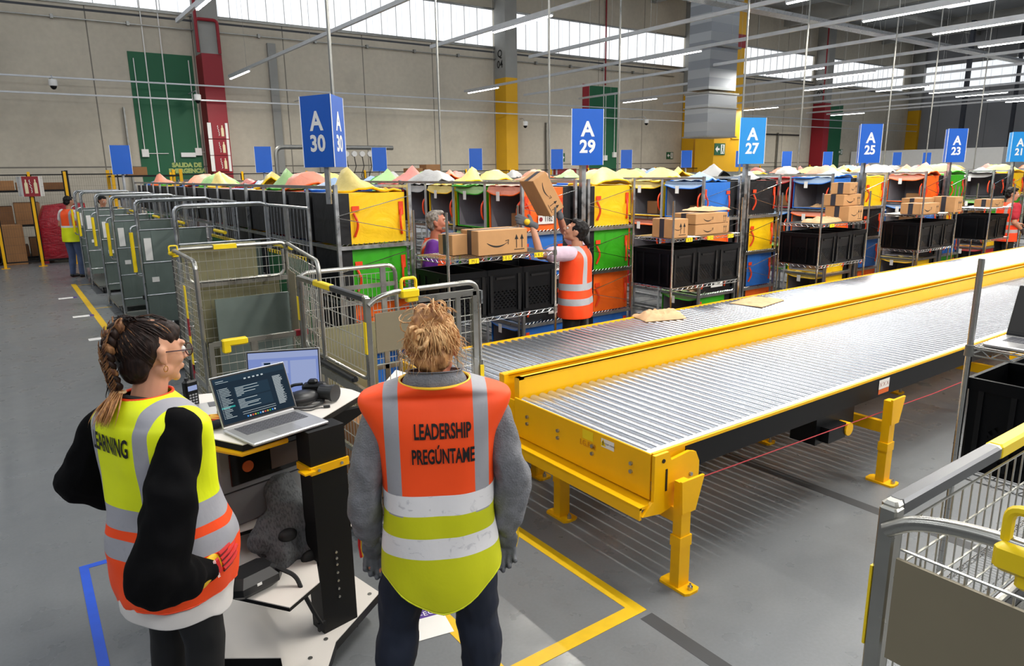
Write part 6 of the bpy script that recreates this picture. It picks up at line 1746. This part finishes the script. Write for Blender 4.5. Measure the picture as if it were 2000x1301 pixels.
def tee(t, J, m, up=.45, seed=0, r=(.072, .070), body=True):
    mb = MB()
    ch = Vector(J['chest']); mb.ell(ch, (.182, .125, .19), 18, 12); mb.cap(Vector(J['pelvis'])-Vector((0, 0, .06)), .14, ch, .13, 16); mb.ell(ch+Vector((0, -.01, .11)), (.17, .10, .075), 18, 12)
    for s, k in ((-1, 'l'), (1, 'r')):
        sh, el = Vector(J['sh_'+k]), Vector(J['el_'+k]); e = sh.lerp(el, up); sleeve(mb, [Vector((s*.09, -.01, sh.z*.5+.69)), sh, e], [.06, r[0], r[1]])
    return remeshed('t_shirt', mb, .010, m, t, smooth=3, wr=.010, wf=9, seed=seed)
def trousers(t, J, m, w=1.0):
    mb = MB(); mb.ell(Vector(J['pelvis'])-Vector((0, .01, .05)), (.17, .13, .13), 18, 12)
    for k in 'lr':
        hp, kn, an = [Vector(J[q+k]) for q in ('hip_', 'kn_', 'an_')]; sleeve(mb, [hp, (hp+kn)/2, kn, (kn+an)/2, an], [.105*w, .09*w, .07*w, .064*w, .052*w])
    remeshed('trousers', mb, .012, m, t, smooth=3, wr=.006, wf=9)
    sh = MB()
    for k in 'lr': an = Vector(J['an_'+k]); sh.cap(an+Vector((0, -.03, -.04)), .044, an+Vector((0, .15, -.055)), .036, 12)
    remeshed('shoes', sh, .012, mat['shoe'], t, smooth=2)
VSEC = [(.74, .21, .165, 0, 0, 2.3), (.88, .205, .16, 0, 0, 2.3), (1.0, .195, .15, 0, 0, 2.4), (1.2, .195, .148, 0, 0, 2.5), (1.32, .205, .138, 0, -.005, 2.5), (1.37, .19, .118, 0, -.01, 2.3), (1.41, .13, .10, 0, -.012, 2.1), (1.44, .09, .09, 0, -.012, 2)]
def short_hair(t, P, R, m, n=0, bald=0, seed=1, top=.0):
    mb = MB(); mb.ell(P(0, -.026, .030+top), (.084, .094, .092), 20, 14, R); mb.ell(P(0, -.055, -.02), (.076, .056, .07), 16, 12, R); mb.ell(P(0, .03, .088+top), (.055, .05, .028), 14, 10, R)
    return remeshed('hair', mb, .007, m, t, smooth=2, wr=.008, wf=40, seed=seed)

# ---------------------------------------------------- woman reaching up with a parcel
def _reach():
    loc = (4.52, 5.22); fc = (-.50, .866)
    L = lambda p: tuple(tolocal(loc, fc, p))
    wl = L((4.06, 5.32, 1.66)); wr = L((4.47, 5.42, 1.74))
    shl, shr = (-.185, 0, 1.38), (.185, 0, 1.40)
    def elbow(s, w, out, ln=.30):
        s, w = Vector(s), Vector(w); m = (s+w)/2; d = (w-s); h = sqrt(max(0, ln*ln-(d.length/2)**2)); o = Vector(out); o = (o-d.normalized()*o.dot(d.normalized())).normalized(); return tuple(m+o*h)
    J = std(.185, sh_l=shl, sh_r=shr, el_l=elbow(shl, wl, (-.3, -.2, -1)), el_r=elbow(shr, wr, (1, .3, -.6)), wr_l=wl, wr_r=wr, look=(-.30, 1, .42), up=(0, -.35, 1), head=(0, .0, 1.58), chest=(0, 0, 1.24))
    H = {'l': dict(d=(-.2, .75, .35), n=(.9, .3, -.3), curl=.25, thumb=-1), 'r': dict(d=(-.15, .35, .9), n=(-.5, .85, 0), curl=.35, thumb=1)}
    t, P, R = person('woman in orange vest and pale shirt reaching up with a parcel', loc, fc, J, .009, 'skin_t', hands=H)
    tee(t, J, mat['shirt_l'], .62, 3, (.075, .078)); trousers(t, J, mat['legging'])
    vm = vest_mat('orange_vest_fabric', '#ff4a10', '#ff4a10', .2, [(1.02, 1.085), (.875, .94)], (.08, .135), 1.03, hcol='#a9acb2', vcol='#a9acb2')
    v, bot, top = loft('safety_vest', VSEC, vm, t, wr=.010, seed=21)
    for s, k in ((-1, 'l'), (1, 'r')):
        h = H[k]; mb = MB(); w = Vector(J['wr_'+k]); hand_blobs(mb, w, h['d'], h['n'], h['curl'], 1.0, h['thumb'], fat=.006); d = Vector(h['d']).normalized(); mb.cap(w-d*.03, .037, w+d*.02, .034, 12)
        g = remeshed('work_glove', mb, .007, mat['glove_g'], t, smooth=2)
        n = -Vector(h['n']).normalized()
        MB().ell(w+d*.05+n*.022, (.03, .03, .03), 12, 8).build('yellow_back', mat['glove_y'] if s < 0 else mat['glove_g'], g, smooth=True)
    hr = short_hair(t, P, R, mat['hair_black'], seed=2)
    MB().cap(P(0, -.10, -.03), .032, P(0, -.155, -.075), .026, 12).cap(P(0, -.155, -.075), .026, P(0, -.165, -.125), .016, 12).build('pony_tail', mat['hair_black'], hr, smooth=True)
    return loc
_reach()
# the parcel held high above the cart, tilted
_hb = carton('tilted brown box with smile print held up by the woman in the orange vest', (.40, .26, .17), (4.236, 5.50, 1.89), 0, None, arrows=True, tape='left', rot=(0, radians(58.6), radians(-6)))


# ---------------------------------------------------- grey-haired man in the purple shirt
def _man():
    loc = (3.62, 6.40); fc = (.80, -.60)
    L = lambda p: tuple(tolocal(loc, fc, p))
    J = std(.20, pelvis=(0, 0, .96), chest=(0, 0, 1.28), neck=(0, -.01, 1.48), head=(0, .03, 1.655), look=(.05, 1, .10), sh_l=(-.2, 0, 1.42), sh_r=(.2, 0, 1.42), el_r=(.29, -.05, 1.16), wr_r=(.14, .18, 1.13), el_l=(-.28, .0, 1.16), wr_l=(-.16, .2, 1.12), hip_l=(-.1, 0, .92), hip_r=(.1, 0, .92))
    H = {'r': dict(d=(-.5, .8, .1), n=(-.3, 0, -1), curl=.6, thumb=-1), 'l': dict(d=(.3, .9, 0), n=(0, 0, -1), curl=.6, thumb=1)}
    t, P, R = person('grey-haired bearded man in purple shirt and orange vest behind the wire cart', loc, fc, J, .008, 'skin_r', hands=H, jaw=1.08)
    tee(t, J, mat['shirt_p'], .75, 5, (.082, .080)); trousers(t, J, mat['legging'])
    vm = vest_mat('orange_vest_fabric', '#ff5512', '#ff5512', .2, [(1.05, 1.11), (.9, .96)], (.09, .15), 1.03, hcol='#b0b0b4', vcol='#b3a79c')
    loft('safety_vest', [(z+.05, a*1.02, b*1.05, c, d, e) for z, a, b, c, d, e in VSEC], vm, t, wr=.010, seed=31)
    hr = short_hair(t, P, R, mat['hair_grey'], seed=3, top=.004)
    b = MB(); b.ell(P(0, .072, -.078), (.036, .030, .026), 14, 10, R); b.ell(P(.040, .045, -.062), (.012, .034, .022), 12, 8, R); b.ell(P(-.040, .045, -.062), (.012, .034, .022), 12, 8, R)
    b.cap(P(-.02, .104, -.045), .006, P(.02, .104, -.045), .006, 8)
    remeshed('beard', b, .006, mat['hair_grey'], t, smooth=2, wr=.004, wf=60)
    eb = MB()
    for q in (-1, 1): eb.cap(P(q*.018, .096, .030), .005, P(q*.045, .086, .030), .004, 8)
    eb.build('eyebrows', mat['hair_grey'], t, smooth=True)
_man()

# ---------------------------------------------------- person in the red shirt at the right edge
def _red():
    loc = (15.02, 5.28); fc = (.83, -.55)
    J = std(.19, pelvis=(0, 0, .96), chest=(0, 0.01, 1.28), neck=(0, 0, 1.47), head=(0, .04, 1.63), look=(.45, 1, -.15), sh_l=(-.19, 0, 1.41), sh_r=(.19, 0, 1.41), el_r=(.25, -.04, 1.13), wr_r=(.17, .18, 1.0), el_l=(-.24, .05, 1.15), wr_l=(-.12, .30, 1.08), hip_l=(-.1, 0, .92), hip_r=(.1, 0, .92))
    H = {'r': dict(d=(-.3, .9, -.3), n=(-.8, 0, -.5), curl=.7, thumb=-1), 'l': dict(d=(.1, .9, 0), n=(0, 0, -1), curl=.6, thumb=1)}
    t, P, R = person('person in red shirt and orange vest working behind the conveyor, far right', loc, fc, J, .010, 'skin_t', hands=H)
    tee(t, J, mat['shirt_r'], .62, 6, (.078, .076)); trousers(t, J, mat['legging'])
    vm = vest_mat('orange_vest_fabric', '#ff4410', '#ff4410', .2, [(1.08, 1.14), (.94, 1.0)], (.10, .155), 1.1, hcol='#a9a0a0', vcol='#a9a0a0')
    loft('safety_vest', [(z+.04, a*1.03, b*1.05, c, d, e) for z, a, b, c, d, e in VSEC], vm, t, wr=.010, seed=41)
    h = H['r']; mb = MB(); w = Vector(J['wr_r']); hand_blobs(mb, w, h['d'], h['n'], h['curl'], 1.0, h['thumb'], fat=.006); remeshed('work_glove', mb, .008, mat['darkgrey'], t, smooth=2)
    short_hair(t, P, R, mat['hair_black'], seed=4, top=.006)
_red()

# ---------------------------------------------------- two people far back on the left
def _back():
    loc = (1.22, 18.2); fc = (.75, .66)
    J = std(.19, pelvis=(0, 0, .97), chest=(0, 0, 1.3), neck=(0, 0, 1.48), head=(0, .03, 1.65), look=(.2, 1, -.2), sh_l=(-.19, 0, 1.42), sh_r=(.19, 0, 1.42), el_r=(.24, -.05, 1.15), wr_r=(.18, .17, 1.05), el_l=(-.24, -.05, 1.15), wr_l=(-.2, .15, 1.05), hip_l=(-.1, 0, .92), hip_r=(.1, 0, .92))
    t, P, R = person('person far left behind the containers in orange and yellow vest and jeans', loc, fc, J, .012, 'skin_t')
    tee(t, J, mat['shirt_w'], .5, 7); trousers(t, J, mat['denim_l'], 1.1)
    vm = vest_mat('two_tone_vest_fabric', '#ff5512', '#e6f000', 1.12, [(1.1, 1.14)], (.1, .15), 1.14)
    loft('safety_vest', [(z+.05, a*1.02, b*1.05, c, d, e) for z, a, b, c, d, e in VSEC], vm, t, wr=.010, seed=51)
    short_hair(t, P, R, mat['hair_black'], seed=5)
    loc = (1.95, 19.0)
    J = std(.19, head=(0, .03, 1.62), neck=(0, 0, 1.45), look=(.2, 1, -.3))
    t, P, R = person('dark-haired person in pale jeans half hidden behind the farthest containers', loc, (.6, -.8), J, .012, 'skin_t')
    tee(t, J, mat['shirt_w'], .5, 8); trousers(t, J, mat['denim_l'], 1.1); short_hair(t, P, R, mat['hair_black'], seed=6)
_back()
# ------------------------------------------------------------------ yellow-post fence, stored goods on the left
def _fence(x0, x1, y, n, H, lb, ends=None):
    cuts = ends or [x0+(x1-x0)*i/n for i in range(n+1)]
    for i in range(len(cuts)-1):
        a, b = cuts[i], cuts[i+1]
        t = thing('safety_fence', uniq('%s, %s section from the left' % (lb, ORD[i % 18])), 'fence', (a, y, 0), 0, lb[:50])
        w = b-a
        MB().b2((-.03, -.03, 0), (.03, .03, H+.06)).b2((-.09, -.06, 0), (.09, .06, .01)).build('post', mat['yel'], t)
        MB().b2((.03, -.012, H-.03), (w-.03, .012, H)).b2((.03, -.012, .12), (w-.03, .012, .15)).b2((.03, -.012, .12), (.055, .012, H)).b2((w-.055, -.012, .12), (w-.03, .012, H)).build('panel_frame', mat['black'], t)
        mb = MB(); k = int((w-.1)/.05)
        for j in range(1, k): mb.b2((.04+j*.05, -.002, .15), (.0425+j*.05, .002, H-.03))
        for j in range(1, 11): mb.b2((.05, -.003, .15+j*.2), (w-.05, .0, .153+j*.2))
        mb.build('wire_mesh', mat['darkgrey'], t)
def _storage():
    _fence(-1.6, 2.75, 21.15, 3, 2.25, 'black mesh fence with yellow posts on the far left', [-1.6, -.08, .69, 1.44, 2.65])
    _fence(4.4, 30.0, 24.0, 12, 2.22, 'black mesh fence with yellow posts along the back wall')
    _fence(32.0, 44.0, 24.3, 5, 2.25, 'black mesh fence with yellow posts at the far right')
    # storage rack with black shelves and yellow uprights behind the fence
    for i, (x0, x1, y0, y1, zs) in enumerate(((-1.5, 1.6, 22.9, 23.9, (.1, .95, 1.85)), (2.6, 4.3, 22.0, 23.0, (1.0, 1.6, 2.2)))):
        t = thing('storage_rack', uniq(('black storage rack full of brown boxes behind the far left fence', 'black rack with yellow uprights in front of the green wall field')[i]), 'shelving', (0, 0, 0))
        for x in (x0, x1):
            for y in (y0, y1): MB().b2((x-.04, y-.03, 0), (x+.04, y+.03, 2.35)).build('upright', mat['yel'] if i else mat['black'], t)
        for z in zs: MB().b2((x0, y0, z-.05), (x1, y1, z)).build('shelf', mat['black'], t)
    rnd = random.Random(8); n = 0
    rows = [('lower shelf', .1, .3, .75), ('middle shelf', .95, .3, .8), ('top shelf', 1.85, .2, .35)]
    for nm, z, h0, h1 in rows:
        x = -1.4; k = 0
        while x < 1.2 and k < 5:
            w = rnd.uniform(.4, .7); h = rnd.uniform(h0, h1)*.9
            carton('brown box on the %s behind the left fence, %s from the left' % (nm, ORD[k]), (w-.04, .8, h), (x+w/2, 23.4, z), 0, 'boxes behind the left fence', m=rnd.choice(('kraft2', 'kraftdark', 'kraftdark')), smile=False, arrows=False, tape='none')
            x += w; k += 1
    # boxes standing on the floor outside
    carton('tall brown box with white label on the floor in front of the left fence', (.5, .6, 1.0), (.14, 22.2, 0), radians(4), 'floor boxes', m='kraft2', smile=False, arrows=False, tape='none')
    carton('open brown box with orange sticker at the far left edge', (.55, .6, .72), (-.45, 22.25, 0), radians(-5), 'floor boxes', m='kraftdark', smile=False, arrows=False, tape='none')
    # pallet load wrapped in red film
    t = thing('wrapped_pallet', uniq('pallet load wrapped in dark red film behind the far left fence'), 'pallet', (1.35, 22.15, 0), 0)
    p = MB()
    for x in (-.6, 0, .5): p.b2((x, -.5, 0), (x+.1, .5, .12))
    p.b2((-.6, -.5, .12), (.6, .5, .15)); p.build('pallet', mat['red_paint'], t)
    m = Mat('red_stretch_film', '#a80d24', .32); m.bump(m.noise(3, 6, (1, 1, 2.5), dist=2), .9, .05); m.vary(.15, 4); fm = m.finish()
    def fn(u, v):
        a = 2*pi*u; ca, sa = cos(a), sin(a); k = 1-.25*max(0, v-.65)/.35
        x = .62*k*math.copysign(abs(ca)**.35, ca)+.04*noise.noise(Vector((ca*3, sa*3, v*4))); y = .5*k*math.copysign(abs(sa)**.35, sa)
        return Vector((x+.12*(v > .7)*(v-.7), y, .15+1.35*v-.25*max(0, -x)*max(0, v-.6)))
    mb = MB(); mb.grid(fn, 48, 16, closed_u=True); top = [fn(i/48, 1) for i in range(48)]; mb.add(top, [tuple(range(48))]); mb.build('wrapped_load', fm, t, smooth=True, sharp=60)
    # fire sign on the fence post
    def fire_sign(x, y, z, w, h, lb, n3=True, label=None):
        s = thing('fire_sign', uniq(lb), 'sign', (x, y, z))
        MB().b2((-w/2, -.02, 0), (w/2, 0, h)).build('sign_board', mat['red_paint'], s)
        if n3:
            MB().add([(w/2, -.02, 0), (w/2+.10, .26, 0), (w/2+.10, .26, h), (w/2, -.02, h), (w/2, 0, 0), (w/2+.09, .27, 0), (w/2+.09, .27, h), (w/2, 0, h)], [(0, 1, 2, 3), (7, 6, 5, 4), (0, 4, 5, 1), (3, 2, 6, 7), (1, 5, 6, 2)]).build('side_board', mat['paper'], s)
            MB().add([(-w/2, -.02, 0), (-w/2-.10, .26, 0), (-w/2-.10, .26, h), (-w/2, -.02, h), (-w/2, 0, 0), (-w/2-.09, .27, 0), (-w/2-.09, .27, h), (-w/2, 0, h)], [(3, 2, 1, 0), (4, 5, 6, 7), (1, 5, 4, 0), (7, 6, 2, 3), (2, 6, 5, 1)]).build('side_board', mat['paper'], s)
        e = MB(); u = w*.1; cxx = w*.28
        e.add([(cxx+a*u, -.024, h*.15+b*h*.7) for a, b in ((-1, 0), (1, 0), (1, .7), (.4, .82), (.4, 1), (-.4, 1), (-.4, .82), (-1, .7))], [tuple(range(8))]); 
        if n3: e.add([(-cxx+a*u, -.024, h*.15+b*h*.7) for a, b in ((-1, 0), (1, 0), (1, .7), (.4, .82), (.4, 1), (-.4, 1), (-.4, .82), (-1, .7))], [tuple(range(8))])
        e.build('extinguisher_symbol', plain('cream_symbol', '#e0d0a8', .5), s)
        f = MB()
        for i in range(4): f.tube([(-.02*w+.05*w*sin(k+i), -.026, h*(.18+.17*i)+k*h*.05) for k in range(4)], w*.022, 5)
        f.build('flame_symbol', mat['paper'], s)
        return s
    fire_sign(.70, 21.06, 1.72, .34, .48, 'red fire extinguisher sign with white side boards on the far left fence')
    for i, z in enumerate((3.35, 2.82, 2.3)):
        s = fire_sign(6.23, 25.18, z, .42, .5, 'red fire equipment sign on the red column, %s from the top' % ORD[i], n3=False)
        MB().b2((-.34, -.012, 0), (-.22, 0, .5)).b2((.22, -.012, 0), (.30, 0, .5)).build('white_strip', mat['paper'], s)
    # green door sign
    lettering_o = lettering('exit_lettering', 'SALIDA DE\nEMERGENCIA', .19, plane_M((5.3, YW1-.03, 2.42), (1, 0, 0), (0, 0, 1)), plain('pale_green_paint', '#a8b86a', .6), None, .012)
    tag(lettering_o, uniq('pale lettering reading SALIDA DE on the green wall field'), 'lettering')
    tag(MB().b2((5.15, YW1-.1, 2.78), (5.6, YW1-.02, 2.92)).build('emergency_lamp', mat['white']), uniq('small white emergency lamp above the lettering on the green field'), 'light')
    t = thing('emergency_door', uniq('pale door at the right edge of the green wall field'), 'door', (4.95, YW1-.06, 0)); MB().b2((0, 0, 0), (.95, .05, 2.05)).build('door_leaf', mat['wall_side'], t); MB().b2((.05, -.04, 1.0), (.2, 0, 1.05)).build('door_handle', mat['steel'], t)
    for i, (x, z) in enumerate(((4.08, 2.9), (5.7, 2.95), (24.3, 2.75), (24.9, 2.9))):
        b = thing('junction_box', uniq('small grey electric box on the back wall, %s from the left' % ORD[i]), 'electric box', (x, YW1-.12, z), 0, 'junction boxes')
        MB().b2((-.1, 0, -.12), (.1, .1, .12)).build('box_body', mat['paper'], b); MB().b2((-.012, .06, .12), (.012, .09, 3.2-.3)).build('conduit_pipe', mat['paper'], b)
        if i < 2: MB().b2((.1, .06, -.02), ((.7, .2)[i], .09, .0)).build('conduit_side', mat['paper'], b)
    for i, x in enumerate((4.42, 4.92, 24.15)):
        tag(MB().b2((x, YW1-.05, 2.6 if i else 2.3), (x+.03, YW1-.022, 8)).build('white_conduit', mat['paper']), uniq('thin white vertical conduit on a green wall field, %s from the left' % ORD[i]), 'conduit')
    # things standing on top of cabinets by the back wall
    for i, (x, y, s, lb) in enumerate(((3.25, 22.5, (.5, .4, .22), 'flat light brown box on top of the black rack by the green wall field'), (12.7, 22.6, (.62, .5, .42), 'open brown box by the back wall, right of a small blue sign'), (12.0, 22.6, (.5, .5, .3), 'brown box by the back wall, half behind a small blue sign'))):
        z = 2.20 if i == 0 else 2.02
        carton(lb, s, (x, y, z), 0, None, m='kraft2', smile=False, arrows=False, tape='none')
    t = thing('steel_cabinet', uniq('long grey cabinet row by the back wall carrying brown boxes'), 'cabinet', (11.4, 22.3, 0)); MB().b2((0, 0, 0), (2.2, .8, 2.0)).build('cabinet_body', mat['steel'], t); MB().b2((.02, -.01, .1), (1.08, 0, 1.95)).build('door', mat['lamp_body'], t); MB().b2((1.12, -.01, .1), (2.18, 0, 1.95)).build('door', mat['lamp_body'], t)
    t = thing('fire_cabinet', uniq('red wall cabinet pair by the fence right of the yellow wall column'), 'cabinet', (20.2, 24.6, 1.3))
    for i in range(2): MB().b2((i*1.5, 0, 0), (i*1.5+1.1, .3, .95)).build('cabinet_door', mat['red_paint'], t)
    MB().b2((0, .05, -1.3), (2.6, .25, 0)).build('cabinet_base', mat['steel'], t)
    t = thing('pipe_frame', uniq('grey pipe frame with hanging cables left of the A 30 sign'), 'frame', (7.2, 22.5, 0))
    MB().tube(rounded([(0, 0, 0), (0, 0, 3.0), (4.0, 0, 3.0)], .25), .07, 8).build('frame_pipe', mat['steel'], t, smooth=True)
    mb = MB()
    for k in range(4): mb.cyl((2.3+.28*k, -.05, 2.8), (2.3+.28*k, .05, 2.8), .09, n=12)
    mb.build('cable_reels', mat['paper'], t)
    for k in range(4): MB().tube([(2.3+.28*k, 0, 2.75), (2.35+.28*k, 0, 2.4), (2.25+.28*k, 0, 2.1), (2.3+.28*k, 0, 1.9)], .015, 5).build('hanging_cable', mat['ink'], t)
_storage()

# ------------------------------------------------------------------ wire cart with crates at the right edge
def _rightcart():
    wire_cart('chrome wire cart with black crates and a laptop at the right edge', (3.22, .60, 0), 0, W=1.2, D=.60, zs=(.30, .86, 1.405), H=1.78)
    for k in range(3):
        crate('black crate on the wire cart at the right edge, %s from the left' % ORD[k], (3.22+.215+.39*k, .90, .865), 0, 'crates on the right edge cart')
_rightcart()
